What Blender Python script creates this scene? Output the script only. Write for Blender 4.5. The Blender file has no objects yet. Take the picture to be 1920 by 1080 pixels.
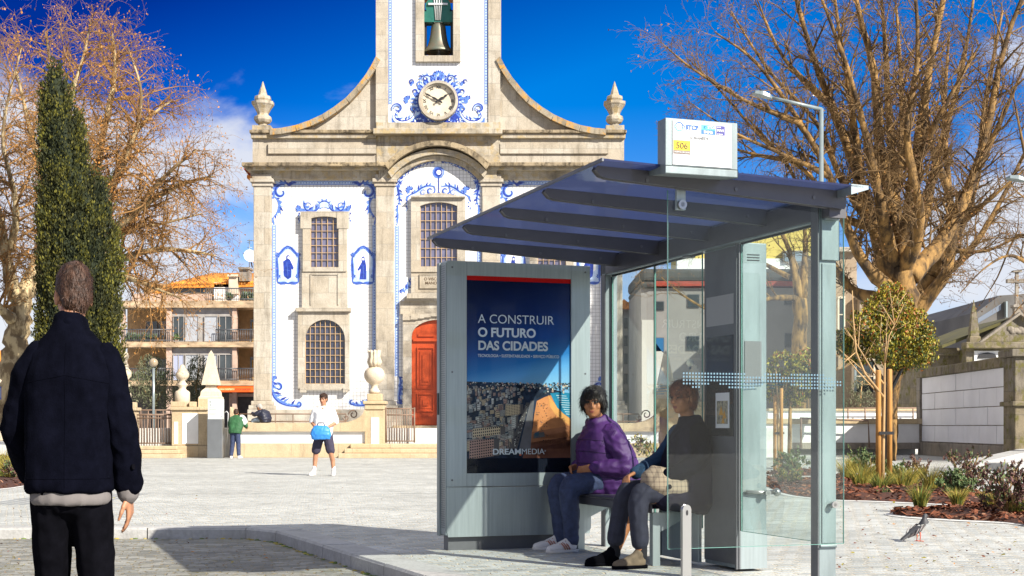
import bpy, bmesh, math, random
from mathutils import Vector, Matrix, Euler, noise as mnoise

sc = bpy.context.scene
COL = sc.collection
R = math.radians
# ------------------------------------------------------------------ camera, sky, sun, exposure
F = 2666.67      # focal length in pixels of the 1920 px photograph (50 mm on 36 mm)
H = 1.05         # eye height
cam_d = bpy.data.cameras.new('camera'); cam = bpy.data.objects.new('camera', cam_d); COL.objects.link(cam)
cam.location = (0, 0, H); cam.rotation_euler = (R(90), 0, 0)
cam_d.lens = 50; cam_d.sensor_width = 36; cam_d.shift_y = 260 / 1920
cam_d.clip_start = 0.1; cam_d.clip_end = 3000
sc.camera = cam

SUN = Vector((1.135, -1.116, 1.0)).normalized()      # towards the sun
sun_d = bpy.data.lights.new('sun', 'SUN'); sun = bpy.data.objects.new('sun', sun_d); COL.objects.link(sun)
sun_d.energy = 5.0; sun_d.angle = R(0.5); sun_d.color = (1.0, 0.93, 0.82)
sun.rotation_euler = SUN.to_track_quat('Z', 'Y').to_euler()
sun.location = (20, -20, 30)

world = bpy.data.worlds.new('World'); sc.world = world; world.use_nodes = True
wn = world.node_tree; wn.nodes.clear()
def N(t, ty, **kw):
    n = t.nodes.new(ty)
    for k, v in kw.items():
        if k.startswith('i_'): n.inputs[k[2:].replace('_', ' ')].default_value = v
        elif k.startswith('n_'): n.inputs[int(k[2:])].default_value = v
        else: setattr(n, k, v)
    return n
def L(t, a, b): t.links.new(a, b)
def mth(t, op, a, b=None, c=None, clamp=False):
    n = t.nodes.new('ShaderNodeMath'); n.operation = op; n.use_clamp = clamp
    for i, v in enumerate((a, b, c)):
        if v is None: continue
        if isinstance(v, (int, float)): n.inputs[i].default_value = v
        else: t.links.new(v, n.inputs[i])
    return n.outputs[0]
sky = N(wn, 'ShaderNodeTexSky', sky_type='NISHITA'); sky.sun_disc = False
sky.sun_elevation = math.asin(SUN.z); sky.sun_rotation = math.atan2(SUN.x, SUN.y)
sky.altitude = 900; sky.air_density = 1.0; sky.dust_density = 0.1; sky.ozone_density = 3.0
hs = N(wn, 'ShaderNodeHueSaturation', i_Saturation=1.55, i_Value=0.66, i_Hue=0.518)
L(wn, sky.outputs[0], hs.inputs['Color'])
tc = N(wn, 'ShaderNodeTexCoord')
sep = N(wn, 'ShaderNodeSeparateXYZ'); L(wn, tc.outputs['Generated'], sep.inputs[0])
az = mth(wn, 'DIVIDE', sep.outputs[0], mth(wn, 'MAXIMUM', mth(wn, 'ABSOLUTE', sep.outputs[1]), 0.05))
el = mth(wn, 'DIVIDE', sep.outputs[2], mth(wn, 'MAXIMUM', mth(wn, 'ABSOLUTE', sep.outputs[1]), 0.05))
mp = N(wn, 'ShaderNodeMapping'); L(wn, tc.outputs['Generated'], mp.inputs[0]); mp.inputs['Scale'].default_value = (1.0, 1.0, 1.7)
mp.inputs['Location'].default_value = (0.31, 0.2, 0.12)
nz = N(wn, 'ShaderNodeTexNoise', i_Scale=6.5, i_Detail=9.0, i_Roughness=0.55, i_Distortion=0.25); L(wn, mp.outputs[0], nz.inputs[0])
# clouds bank up towards the horizon, thicker to the left and thinner overhead
bank = mth(wn, 'MAXIMUM', mth(wn, 'MULTIPLY', mth(wn, 'SUBTRACT', 0.215, el), 1.5), -0.22)
side = mth(wn, 'MULTIPLY', mth(wn, 'SUBTRACT', mth(wn, 'ABSOLUTE', mth(wn, 'SUBTRACT', az, 0.04)), 0.19), 0.9)
side = mth(wn, 'MINIMUM', mth(wn, 'MAXIMUM', side, -0.08), 0.13)
side = mth(wn, 'ADD', side, mth(wn, 'MULTIPLY', mth(wn, 'LESS_THAN', az, 0.0), mth(wn, 'MULTIPLY', mth(wn, 'MULTIPLY', mth(wn, 'MULTIPLY_ADD', az, -1.0, -0.16, clamp=True), mth(wn, 'MULTIPLY', mth(wn, 'SUBTRACT', 0.275, el, clamp=True), 9.0, clamp=True)), 1.2)))
cv = mth(wn, 'ADD', mth(wn, 'ADD', nz.outputs['Fac'], bank), side)
cr = N(wn, 'ShaderNodeMapRange', interpolation_type='SMOOTHSTEP'); cr.inputs['From Min'].default_value = 0.53; cr.inputs['From Max'].default_value = 0.72
# unseen white cloud added overhead and behind the camera for a neutral fill light
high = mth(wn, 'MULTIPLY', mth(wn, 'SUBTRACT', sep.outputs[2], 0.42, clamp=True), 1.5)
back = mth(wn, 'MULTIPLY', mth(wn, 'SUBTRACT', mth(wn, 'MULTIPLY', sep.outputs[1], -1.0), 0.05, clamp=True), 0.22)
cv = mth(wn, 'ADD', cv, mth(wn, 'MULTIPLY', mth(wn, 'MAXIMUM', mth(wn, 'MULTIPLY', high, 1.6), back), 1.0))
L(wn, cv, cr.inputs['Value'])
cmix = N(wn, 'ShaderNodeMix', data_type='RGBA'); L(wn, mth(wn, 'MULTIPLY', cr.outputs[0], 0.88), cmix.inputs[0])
# the clear sky deepens upwards and to the left, away from the sun
fsk = mth(wn, 'MINIMUM', mth(wn, 'MAXIMUM', mth(wn, 'ADD', mth(wn, 'MULTIPLY_ADD', el, -5.0, 2.51), mth(wn, 'MULTIPLY', az, 1.8)), 0.5), 1.35)
fcb = N(wn, 'ShaderNodeCombineXYZ'); L(wn, mth(wn, 'MULTIPLY', fsk, fsk), fcb.inputs[0]); L(wn, mth(wn, 'MULTIPLY', mth(wn, 'MULTIPLY', fsk, fsk), 0.75), fcb.inputs[1]); L(wn, fsk, fcb.inputs[2])
fmx = N(wn, 'ShaderNodeVectorMath', operation='MULTIPLY'); L(wn, hs.outputs[0], fmx.inputs[0]); L(wn, fcb.outputs[0], fmx.inputs[1])
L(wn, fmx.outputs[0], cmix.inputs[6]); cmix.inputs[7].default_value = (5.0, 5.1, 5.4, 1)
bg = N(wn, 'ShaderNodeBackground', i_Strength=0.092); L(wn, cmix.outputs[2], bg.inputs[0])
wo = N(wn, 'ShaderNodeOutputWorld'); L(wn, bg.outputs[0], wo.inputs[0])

sc.view_settings.view_transform = 'Standard'; sc.view_settings.look = 'None'
sc.view_settings.gamma = 1; sc.view_settings.exposure = 0.86
try: sc.view_settings.use_curve_mapping = False
except Exception: pass
sc.cycles.max_bounces = 6; sc.cycles.transparent_max_bounces = 16
sc.cycles.diffuse_bounces = 3; sc.cycles.glossy_bounces = 3

# ------------------------------------------------------------------ helpers
def W(px, py, Y): return Vector(((px - 960) / F * Y, Y, H + (800 - py) / F * Y))
def G(px, py, z=0.0):
    Y = (H - z) * F / (py - 800); return Vector(((px - 960) / F * Y, Y, z))

class MB:
    def __init__(s): s.v = []; s.f = []; s.m = []; s.sm = []
    def quad(s, pts, m=0, smooth=False):
        b = len(s.v); s.v += [tuple(p) for p in pts]; s.f.append(tuple(range(b, b + len(pts)))); s.m.append(m); s.sm.append(smooth)
    def box(s, x0, x1, y0, y1, z0, z1, m=0):
        if x0 > x1: x0, x1 = x1, x0
        if y0 > y1: y0, y1 = y1, y0
        if z0 > z1: z0, z1 = z1, z0
        b = len(s.v)
        s.v += [(x0,y0,z0),(x1,y0,z0),(x1,y1,z0),(x0,y1,z0),(x0,y0,z1),(x1,y0,z1),(x1,y1,z1),(x0,y1,z1)]
        for f in ((0,3,2,1),(4,5,6,7),(0,1,5,4),(1,2,6,5),(2,3,7,6),(3,0,4,7)):
            s.f.append(tuple(b + i for i in f)); s.m.append(m); s.sm.append(False)
    def prism(s, poly, y0, y1, m=0, smooth=False, axis='y'):
        """poly of (x,z) extruded along y (or, axis 'x': (y,z) along x; axis 'z': (x,y) along z)"""
        n = len(poly); b = len(s.v)
        def mk(a, c, t): return {'y': (a, t, c), 'x': (t, a, c), 'z': (a, c, t)}[axis]
        s.v += [mk(a, c, y0) for a, c in poly] + [mk(a, c, y1) for a, c in poly]
        s.f.append(tuple(range(b, b + n))); s.m.append(m); s.sm.append(False)
        s.f.append(tuple(range(b + 2 * n - 1, b + n - 1, -1))); s.m.append(m); s.sm.append(False)
        for i in range(n):
            j = (i + 1) % n; s.f.append((b + i, b + j, b + n + j, b + n + i)); s.m.append(m); s.sm.append(smooth)
    def tube(s, pts, rads, n=6, m=0, cap=True, smooth=True):
        P = [Vector(p) for p in pts]
        if isinstance(rads, (int, float)): rads = [rads] * len(P)
        b = len(s.v); up = None
        for i, p in enumerate(P):
            t = (P[min(i + 1, len(P) - 1)] - P[max(i - 1, 0)])
            if t.length < 1e-9: t = Vector((0, 0, 1))
            t.normalize()
            if up is None:
                up = t.orthogonal().normalized()
            else:
                up = up - t * up.dot(t)
                if up.length < 1e-6: up = t.orthogonal()
                up.normalize()
            sd = t.cross(up)
            for k in range(n):
                a = 2 * math.pi * k / n
                s.v.append(tuple(p + (up * math.cos(a) + sd * math.sin(a)) * rads[i]))
        for i in range(len(P) - 1):
            for k in range(n):
                k2 = (k + 1) % n
                s.f.append((b+i*n+k, b+i*n+k2, b+(i+1)*n+k2, b+(i+1)*n+k)); s.m.append(m); s.sm.append(smooth)
        if cap and n > 2:
            s.f.append(tuple(b + k for k in range(n - 1, -1, -1))); s.m.append(m); s.sm.append(False)
            e = b + (len(P) - 1) * n; s.f.append(tuple(e + k for k in range(n))); s.m.append(m); s.sm.append(False)
    def lathe(s, cx, cy, prof, n=20, m=0, smooth=True, rot=0.0):
        """prof list of (radius, z)"""
        b = len(s.v)
        for r, z in prof:
            for k in range(n):
                a = 2 * math.pi * k / n + rot; s.v.append((cx + r * math.cos(a), cy + r * math.sin(a), z))
        for i in range(len(prof) - 1):
            for k in range(n):
                k2 = (k + 1) % n
                s.f.append((b+i*n+k, b+i*n+k2, b+(i+1)*n+k2, b+(i+1)*n+k)); s.m.append(m); s.sm.append(smooth)
        s.f.append(tuple(b + k for k in range(n - 1, -1, -1))); s.m.append(m); s.sm.append(False)
        e = b + (len(prof) - 1) * n; s.f.append(tuple(e + k for k in range(n))); s.m.append(m); s.sm.append(False)
    def disc(s, c, nrm, r, h, n=20, m=0):
        c = Vector(c); nrm = Vector(nrm).normalized(); s.tube([c, c + nrm * h], r, n=n, m=m)
    def ball(s, c, r, m=0, n=10, sc=(1,1,1)):
        c = Vector(c); b = len(s.v); rings = n // 2 + 1
        for i in range(rings + 1):
            th = math.pi * i / rings
            for k in range(n):
                a = 2 * math.pi * k / n
                s.v.append((c.x + r*sc[0]*math.sin(th)*math.cos(a), c.y + r*sc[1]*math.sin(th)*math.sin(a), c.z + r*sc[2]*math.cos(th)))
        for i in range(rings):
            for k in range(n):
                k2 = (k + 1) % n
                s.f.append((b+i*n+k, b+(i+1)*n+k, b+(i+1)*n+k2, b+i*n+k2)); s.m.append(m); s.sm.append(True)
    def mesh(s, name, mats):
        me = bpy.data.meshes.new(name); me.from_pydata(s.v, [], s.f)
        for mt in mats: me.materials.append(mt)
        me.polygons.foreach_set('material_index', s.m); me.polygons.foreach_set('use_smooth', s.sm)
        me.update(); return me
    def build(s, name, mats, parent=None, local=False, bevel=0):
        if not isinstance(mats, (list, tuple)): mats = [mats]
        return put(name, s.mesh(name, mats), parent, local, bevel)

def wloc(o):
    v = Vector((0, 0, 0))
    while o is not None: v = v + o.location; o = o.parent
    return v
def put(name, me, parent=None, local=False, bevel=0):
    o = bpy.data.objects.new(name, me); COL.objects.link(o)
    if parent is not None:
        o.parent = parent
        if not local: o.location = -wloc(parent)
    if bevel:
        bv = o.modifiers.new('bevel', 'BEVEL'); bv.width = bevel; bv.segments = 2; bv.limit_method = 'ANGLE'; bv.angle_limit = R(40)
    return o
def tag(o, label=None, cat=None, group=None, kind=None):
    if label: o['label'] = label
    if cat: o['category'] = cat
    if group: o['group'] = group
    if kind: o['kind'] = kind
    return o
def thing(name, loc, label, cat, group=None, rz=0.0):
    o = bpy.data.objects.new(name, None); COL.objects.link(o); o.location = loc; o.rotation_euler = (0, 0, rz)
    o.empty_display_size = 0.2
    return tag(o, label, cat, group)

TMP = bpy.data.scenes.new('tmp')
def applied(me, mods):
    o = bpy.data.objects.new('t', me); TMP.collection.objects.link(o)
    for ty, kw in mods:
        md = o.modifiers.new(ty.lower(), ty)
        for k, v in kw.items(): setattr(md, k, v)
    vl = TMP.view_layers[0]; vl.update(); dg = vl.depsgraph
    out = bpy.data.meshes.new_from_object(o.evaluated_get(dg))
    TMP.collection.objects.unlink(o); bpy.data.objects.remove(o)
    return out
def text(body, size, loc, mat, parent, bold=0.0, align='LEFT', local=True, name='lettering', sx=1.0, ext=0.001, mirror=False, space=1.0):
    cu = bpy.data.curves.new('t', 'FONT'); cu.body = body; cu.size = size; cu.align_x = align; cu.offset = bold * size
    cu.extrude = ext; cu.space_character = space
    to = bpy.data.objects.new('t', cu); TMP.collection.objects.link(to)
    vl = TMP.view_layers[0]; vl.update(); dg = vl.depsgraph
    me = bpy.data.meshes.new_from_object(to.evaluated_get(dg)); TMP.collection.objects.unlink(to); bpy.data.objects.remove(to)
    for v in me.vertices:
        x, y, z = v.co; v.co = (loc[0] + x * sx, loc[1] - z, loc[2] + y)      # faces -Y
    me.materials.clear(); me.materials.append(mat)
    return put(name, me, parent, local)

# ------------------------------------------------------------------ materials
def mat(name, col, rough=0.6, metal=0.0, var=0.0, vscale=3.0, col2=None, bump=0.0, bscale=40.0, spec=0.5, coat=0.0, emis=None, stretch=None, detail=6.0, thr=(0.35, 0.65)):
    m = bpy.data.materials.new(name); m.use_nodes = True; t = m.node_tree; p = t.nodes['Principled BSDF']
    p.inputs['Base Color'].default_value = (*col, 1); p.inputs['Roughness'].default_value = rough; p.inputs['Metallic'].default_value = metal
    p.inputs['Specular IOR Level'].default_value = spec; p.inputs['Coat Weight'].default_value = coat
    if emis: p.inputs['Emission Color'].default_value = (*emis[0], 1); p.inputs['Emission Strength'].default_value = emis[1]
    tcn = N(t, 'ShaderNodeTexCoord'); src = tcn.outputs['Object']
    if stretch:
        mpn = N(t, 'ShaderNodeMapping'); mpn.inputs['Scale'].default_value = stretch; L(t, src, mpn.inputs[0]); src2 = mpn.outputs[0]
    else: src2 = src
    if var or col2:
        nzn = N(t, 'ShaderNodeTexNoise', i_Scale=vscale, i_Detail=detail, i_Roughness=0.6); L(t, src2, nzn.inputs[0])
        rr = N(t, 'ShaderNodeMapRange'); rr.inputs['From Min'].default_value = thr[0]; rr.inputs['From Max'].default_value = thr[1]; L(t, nzn.outputs['Fac'], rr.inputs['Value'])
        mx = N(t, 'ShaderNodeMix', data_type='RGBA'); L(t, rr.outputs[0], mx.inputs[0])
        c2 = col2 if col2 else tuple(max(0, c * (1 - var)) for c in col); c1 = col if col2 else tuple(min(1, c * (1 + var * 0.6)) for c in col)
        mx.inputs[6].default_value = (*c1, 1); mx.inputs[7].default_value = (*c2, 1); L(t, mx.outputs[2], p.inputs['Base Color'])
    if bump:
        nb = N(t, 'ShaderNodeTexNoise', i_Scale=bscale, i_Detail=5.0); L(t, src2, nb.inputs[0])
        bp = N(t, 'ShaderNodeBump', i_Strength=bump, i_Distance=0.02); L(t, nb.outputs['Fac'], bp.inputs['Height']); L(t, bp.outputs[0], p.inputs['Normal'])
    return m

def stone_mat(name, base, dark, warm, bw=1.0, bh=0.5, stain=0.5, joint=0.012, rough=0.85, moss=None):
    m = bpy.data.materials.new(name); m.use_nodes = True; t = m.node_tree; p = t.nodes['Principled BSDF']; p.inputs['Roughness'].default_value = rough
    p.inputs['Specular IOR Level'].default_value = 0.3
    tcn = N(t, 'ShaderNodeTexCoord'); sp = N(t, 'ShaderNodeSeparateXYZ'); L(t, tcn.outputs['Object'], sp.inputs[0])
    cb = N(t, 'ShaderNodeCombineXYZ'); L(t, mth(t, 'ADD', sp.outputs[0], mth(t, 'MULTIPLY', sp.outputs[1], 1.0)), cb.inputs[0]); L(t, sp.outputs[2], cb.inputs[1])
    br = N(t, 'ShaderNodeTexBrick', i_Scale=1.0); L(t, cb.outputs[0], br.inputs[0])
    br.inputs['Brick Width'].default_value = bw; br.inputs['Row Height'].default_value = bh; br.inputs['Mortar Size'].default_value = joint
    br.inputs['Mortar Smooth'].default_value = 0.3; br.inputs['Bias'].default_value = -0.2
    br.inputs['Color1'].default_value = (*base, 1); br.inputs['Color2'].default_value = (*warm, 1)
    br.inputs['Mortar'].default_value = (*[c * 0.72 for c in base], 1)
    n1 = N(t, 'ShaderNodeTexNoise', i_Scale=1.6, i_Detail=8.0, i_Roughness=0.65); L(t, tcn.outputs['Object'], n1.inputs[0])
    r1 = N(t, 'ShaderNodeMapRange'); r1.inputs['From Min'].default_value = 0.45; r1.inputs['From Max'].default_value = 0.78; r1.inputs['To Max'].default_value = stain; L(t, n1.outputs['Fac'], r1.inputs['Value'])
    x1 = N(t, 'ShaderNodeMix', data_type='RGBA'); L(t, r1.outputs[0], x1.inputs[0]); L(t, br.outputs['Color'], x1.inputs[6]); x1.inputs[7].default_value = (*dark, 1)
    # rain streaks
    mpn = N(t, 'ShaderNodeMapping'); mpn.inputs['Scale'].default_value = (2.2, 2.2, 0.35); L(t, tcn.outputs['Object'], mpn.inputs[0])
    n2 = N(t, 'ShaderNodeTexNoise', i_Scale=2.0, i_Detail=7.0, i_Roughness=0.7); L(t, mpn.outputs[0], n2.inputs[0])
    r2 = N(t, 'ShaderNodeMapRange'); r2.inputs['From Min'].default_value = 0.52; r2.inputs['From Max'].default_value = 0.75; r2.inputs['To Max'].default_value = stain * 0.9; L(t, n2.outputs['Fac'], r2.inputs['Value'])
    x2 = N(t, 'ShaderNodeMix', data_type='RGBA'); L(t, r2.outputs[0], x2.inputs[0]); L(t, x1.outputs[2], x2.inputs[6]); x2.inputs[7].default_value = (*[c * 0.55 for c in dark], 1)
    last = x2.outputs[2]
    # fine grain
    n3 = N(t, 'ShaderNodeTexNoise', i_Scale=26.0, i_Detail=4.0); L(t, tcn.outputs['Object'], n3.inputs[0])
    if moss:
        n4 = N(t, 'ShaderNodeTexNoise', i_Scale=3.3, i_Detail=6.0, i_Roughness=0.7); L(t, tcn.outputs['Object'], n4.inputs[0])
        r4 = N(t, 'ShaderNodeMapRange'); r4.inputs['From Min'].default_value = 0.5; r4.inputs['From Max'].default_value = 0.62; L(t, n4.outputs['Fac'], r4.inputs['Value'])
        x4 = N(t, 'ShaderNodeMix', data_type='RGBA'); L(t, r4.outputs[0], x4.inputs[0]); L(t, last, x4.inputs[6]); x4.inputs[7].default_value = (*moss, 1); last = x4.outputs[2]
    hv = N(t, 'ShaderNodeHueSaturation'); L(t, last, hv.inputs['Color'])
    L(t, mth(t, 'MULTIPLY_ADD', n3.outputs['Fac'], 0.5, 0.75), hv.inputs['Value']); L(t, hv.outputs[0], p.inputs['Base Color'])
    bp = N(t, 'ShaderNodeBump', i_Strength=0.35, i_Distance=0.02); L(t, mth(t, 'ADD', n3.outputs['Fac'], mth(t, 'MULTIPLY', br.outputs['Fac'], -1.5)), bp.inputs['Height']); L(t, bp.outputs[0], p.inputs['Normal'])
    return m

def cobble_mat(name, c1, c2, mortar, w=0.11, rot=19.4, moss=None, dirt=0.25, bumps=0.6, warp=0.07):
    m = bpy.data.materials.new(name); m.use_nodes = True; t = m.node_tree; p = t.nodes['Principled BSDF']; p.inputs['Roughness'].default_value = 0.7
    p.inputs['Specular IOR Level'].default_value = 0.35
    tcn = N(t, 'ShaderNodeTexCoord'); mpn = N(t, 'ShaderNodeMapping'); mpn.inputs['Rotation'].default_value = (0, 0, R(-rot)); L(t, tcn.outputs['Object'], mpn.inputs[0])
    n0 = N(t, 'ShaderNodeTexNoise', i_Scale=5.0, i_Detail=3.0); L(t, mpn.outputs[0], n0.inputs[0])
    vm = N(t, 'ShaderNodeVectorMath', operation='MULTIPLY_ADD'); L(t, n0.outputs['Color'], vm.inputs[0]); vm.inputs[1].default_value = (warp, warp, 0.0); L(t, mpn.outputs[0], vm.inputs[2])
    br = N(t, 'ShaderNodeTexBrick', i_Scale=1.0); L(t, vm.outputs[0], br.inputs[0])
    br.inputs['Brick Width'].default_value = w * 1.25; br.inputs['Row Height'].default_value = w; br.inputs['Mortar Size'].default_value = w * 0.085; br.inputs['Mortar Smooth'].default_value = 0.6
    br.inputs['Color1'].default_value = (*c1, 1); br.inputs['Color2'].default_value = (*c2, 1); br.inputs['Mortar'].default_value = (*mortar, 1)
    n1 = N(t, 'ShaderNodeTexNoise', i_Scale=0.55, i_Detail=10.0, i_Roughness=0.72); L(t, tcn.outputs['Object'], n1.inputs[0])
    hv = N(t, 'ShaderNodeHueSaturation'); L(t, br.outputs['Color'], hv.inputs['Color'])
    n3 = N(t, 'ShaderNodeTexNoise', i_Scale=45.0, i_Detail=4.0); L(t, tcn.outputs['Object'], n3.inputs[0])
    val = mth(t, 'ADD', mth(t, 'MULTIPLY_ADD', n1.outputs['Fac'], dirt * 2, 1 - dirt), mth(t, 'MULTIPLY_ADD', n3.outputs['Fac'], 0.5, -0.25)); L(t, val, hv.inputs['Value'])
    last = hv.outputs[0]
    if moss:
        n4 = N(t, 'ShaderNodeTexNoise', i_Scale=2.6, i_Detail=8.0, i_Roughness=0.75); L(t, tcn.outputs['Object'], n4.inputs[0])
        r4 = N(t, 'ShaderNodeMapRange'); r4.inputs['From Min'].default_value = 0.54; r4.inputs['From Max'].default_value = 0.66; L(t, n4.outputs['Fac'], r4.inputs['Value'])
        x4 = N(t, 'ShaderNodeMix', data_type='RGBA'); L(t, mth(t, 'MULTIPLY', r4.outputs[0], mth(t, 'MULTIPLY_ADD', br.outputs['Fac'], 0.5, 0.35)), x4.inputs[0]); L(t, last, x4.inputs[6]); x4.inputs[7].default_value = (*moss, 1); last = x4.outputs[2]
    L(t, last, p.inputs['Base Color'])
    bp = N(t, 'ShaderNodeBump', i_Strength=bumps, i_Distance=0.02); L(t, mth(t, 'ADD', mth(t, 'MULTIPLY', br.outputs['Fac'], -1.0), mth(t, 'MULTIPLY', n3.outputs['Fac'], 0.5)), bp.inputs['Height']); L(t, bp.outputs[0], p.inputs['Normal'])
    return m

def glass_mat(name, tint=(0.82, 0.93, 0.9), refl=1.0, rough=0.0, haze=0.03):
    m = bpy.data.materials.new(name); m.use_nodes = True; t = m.node_tree; t.nodes.clear()
    tr = N(t, 'ShaderNodeBsdfTransparent'); tr.inputs[0].default_value = (*tint, 1)
    gl = N(t, 'ShaderNodeBsdfGlossy', i_Roughness=rough)
    df = N(t, 'ShaderNodeBsdfDiffuse'); df.inputs[0].default_value = (0.55, 0.66, 0.64, 1)
    fr = N(t, 'ShaderNodeFresnel', i_IOR=1.5)
    tcn = N(t, 'ShaderNodeTexCoord'); nzn = N(t, 'ShaderNodeTexNoise', i_Scale=7.0, i_Detail=8.0, i_Roughness=0.7); L(t, tcn.outputs['Object'], nzn.inputs[0])
    m0 = N(t, 'ShaderNodeMixShader'); L(t, mth(t, 'MULTIPLY', nzn.outputs['Fac'], haze * 2), m0.inputs[0]); L(t, tr.outputs[0], m0.inputs[1]); L(t, df.outputs[0], m0.inputs[2])
    geo = N(t, 'ShaderNodeNewGeometry'); front = mth(t, 'SUBTRACT', 1.0, geo.outputs['Backfacing'])
    m1 = N(t, 'ShaderNodeMixShader'); L(t, mth(t, 'MULTIPLY', mth(t, 'MULTIPLY', fr.outputs[0], front), refl, clamp=True), m1.inputs[0]); L(t, m0.outputs[0], m1.inputs[1]); L(t, gl.outputs[0], m1.inputs[2])
    o = N(t, 'ShaderNodeOutputMaterial'); L(t, m1.outputs[0], o.inputs[0]); return m

def tile_mat(name, col, size=0.14, line=0.86):
    m = bpy.data.materials.new(name); m.use_nodes = True; t = m.node_tree; p = t.nodes['Principled BSDF']; p.inputs['Roughness'].default_value = 0.28
    p.inputs['Specular IOR Level'].default_value = 0.4
    tcn = N(t, 'ShaderNodeTexCoord'); sp = N(t, 'ShaderNodeSeparateXYZ'); L(t, tcn.outputs['Object'], sp.inputs[0])
    cb = N(t, 'ShaderNodeCombineXYZ'); L(t, mth(t, 'ADD', sp.outputs[0], sp.outputs[1]), cb.inputs[0]); L(t, sp.outputs[2], cb.inputs[1])
    br = N(t, 'ShaderNodeTexBrick', i_Scale=1.0, offset=0.0); L(t, cb.outputs[0], br.inputs[0])
    br.inputs['Brick Width'].default_value = size; br.inputs['Row Height'].default_value = size; br.inputs['Mortar Size'].default_value = 0.009; br.inputs['Mortar Smooth'].default_value = 0.2
    br.inputs['Color1'].default_value = (*col, 1); br.inputs['Color2'].default_value = (*[c * 0.95 for c in col], 1); br.inputs['Mortar'].default_value = (*[c * line for c in col], 1)
    n1 = N(t, 'ShaderNodeTexNoise', i_Scale=1.1, i_Detail=7.0, i_Roughness=0.65); L(t, tcn.outputs['Object'], n1.inputs[0])
    r1 = N(t, 'ShaderNodeMapRange'); r1.inputs['From Min'].default_value = 0.5; r1.inputs['From Max'].default_value = 0.75; r1.inputs['To Max'].default_value = 0.3; L(t, n1.outputs['Fac'], r1.inputs['Value'])
    x1 = N(t, 'ShaderNodeMix', data_type='RGBA'); L(t, r1.outputs[0], x1.inputs[0]); L(t, br.outputs['Color'], x1.inputs[6]); x1.inputs[7].default_value = (col[0] * 0.86, col[1] * 0.84, col[2] * 0.76, 1)
    L(t, x1.outputs[2], p.inputs['Base Color'])
    n2 = N(t, 'ShaderNodeTexNoise', i_Scale=5.0, i_Detail=3.0); L(t, tcn.outputs['Object'], n2.inputs[0])
    bp = N(t, 'ShaderNodeBump', i_Strength=0.12, i_Distance=0.02); L(t, n2.outputs['Fac'], bp.inputs['Height']); L(t, bp.outputs[0], p.inputs['Normal'])
    return m

M = {}
M['stone'] = stone_mat('church granite', (0.47, 0.43, 0.36), (0.24, 0.205, 0.155), (0.40, 0.34, 0.255), 1.05, 0.62, 0.72)
M['stone_old'] = stone_mat('lichened granite', (0.45, 0.405, 0.325), (0.12, 0.10, 0.07), (0.39, 0.33, 0.24), 0.9, 0.5, 1.0, moss=(0.40, 0.31, 0.17))
M['stone_dark'] = stone_mat('blackened cornice granite', (0.30, 0.24, 0.16), (0.035, 0.028, 0.02), (0.42, 0.33, 0.2), 0.9, 5, 1.0, moss=(0.07, 0.055, 0.035))
M['lichen_cap'] = stone_mat('orange lichen coping', (0.34, 0.29, 0.21), (0.12, 0.10, 0.07), (0.30, 0.24, 0.16), 0.8, 5, 0.9, moss=(0.50, 0.26, 0.05))
M['stone_grey'] = stone_mat('grey weathered granite', (0.30, 0.27, 0.23), (0.10, 0.085, 0.07), (0.26, 0.22, 0.17), 1.2, 0.6, 0.8)
M['stone_lichen'] = stone_mat('mossy dark granite', (0.21, 0.185, 0.145), (0.065, 0.055, 0.045), (0.23, 0.185, 0.11), 1.4, 0.7, 1.0, moss=(0.12, 0.11, 0.03))
M['carved'] = stone_mat('carved pale granite', (0.62, 0.54, 0.42), (0.36, 0.29, 0.19), (0.60, 0.50, 0.37), 5, 5, 0.5, joint=0.0)
M['step'] = stone_mat('worn step granite', (0.52, 0.42, 0.28), (0.25, 0.19, 0.12), (0.48, 0.37, 0.22), 1.6, 5.0, 0.5)
M['tile'] = tile_mat('white glazed tile', (0.74, 0.74, 0.735), line=0.5)
M['whitewash'] = mat('white limewash', (0.78, 0.78, 0.76), 0.8, var=0.08, vscale=1.5, bump=0.1)
M['az_d'] = mat('cobalt glaze', (0.025, 0.055, 0.34), 0.3, var=0.35, vscale=9)
M['az_m'] = mat('mid blue glaze', (0.10, 0.20, 0.60), 0.3, var=0.3, vscale=9)
M['az_l'] = mat('pale blue glaze', (0.45, 0.58, 0.80), 0.3, var=0.15, vscale=7)
M['az_w'] = mat('white glaze', (0.84, 0.86, 0.88), 0.3)
M['pane'] = mat('old window glass', (0.05, 0.055, 0.09), 0.08, spec=0.8, var=0.4, vscale=2.0)
M['pane_sky'] = mat('leaded window glass', (0.13, 0.13, 0.21), 0.1, spec=0.8, var=0.3, vscale=1.2)
M['grille'] = mat('ochre painted iron', (0.50, 0.34, 0.18), 0.55, var=0.2)
M['door'] = mat('vermilion door paint', (0.50, 0.066, 0.010), 0.45, var=0.18, vscale=4, stretch=(6, 6, 0.6))
M['rooftile'] = mat('clay roof tile', (0.80, 0.28, 0.035), 0.8, var=0.45, vscale=5, bump=0.3, bscale=12)
M['redpaint'] = mat('red painted eave', (0.30, 0.035, 0.015), 0.6, var=0.2)
M['bronze'] = mat('weathered bronze', (0.20, 0.17, 0.13), 0.5, 0.6, var=0.4, vscale=4, col2=(0.16, 0.19, 0.15))
M['green_iron'] = mat('green painted yoke', (0.015, 0.13, 0.10), 0.4, var=0.2)
M['white_metal'] = mat('pale galvanised metal', (0.62, 0.63, 0.63), 0.4, 0.3)
M['black'] = mat('black iron', (0.015, 0.015, 0.017), 0.5)
M['dial'] = mat('cream clock dial', (0.66, 0.58, 0.44), 0.6, var=0.15, vscale=2)
M['iron'] = mat('rust brown railing', (0.20, 0.13, 0.09), 0.6, var=0.3)
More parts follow.
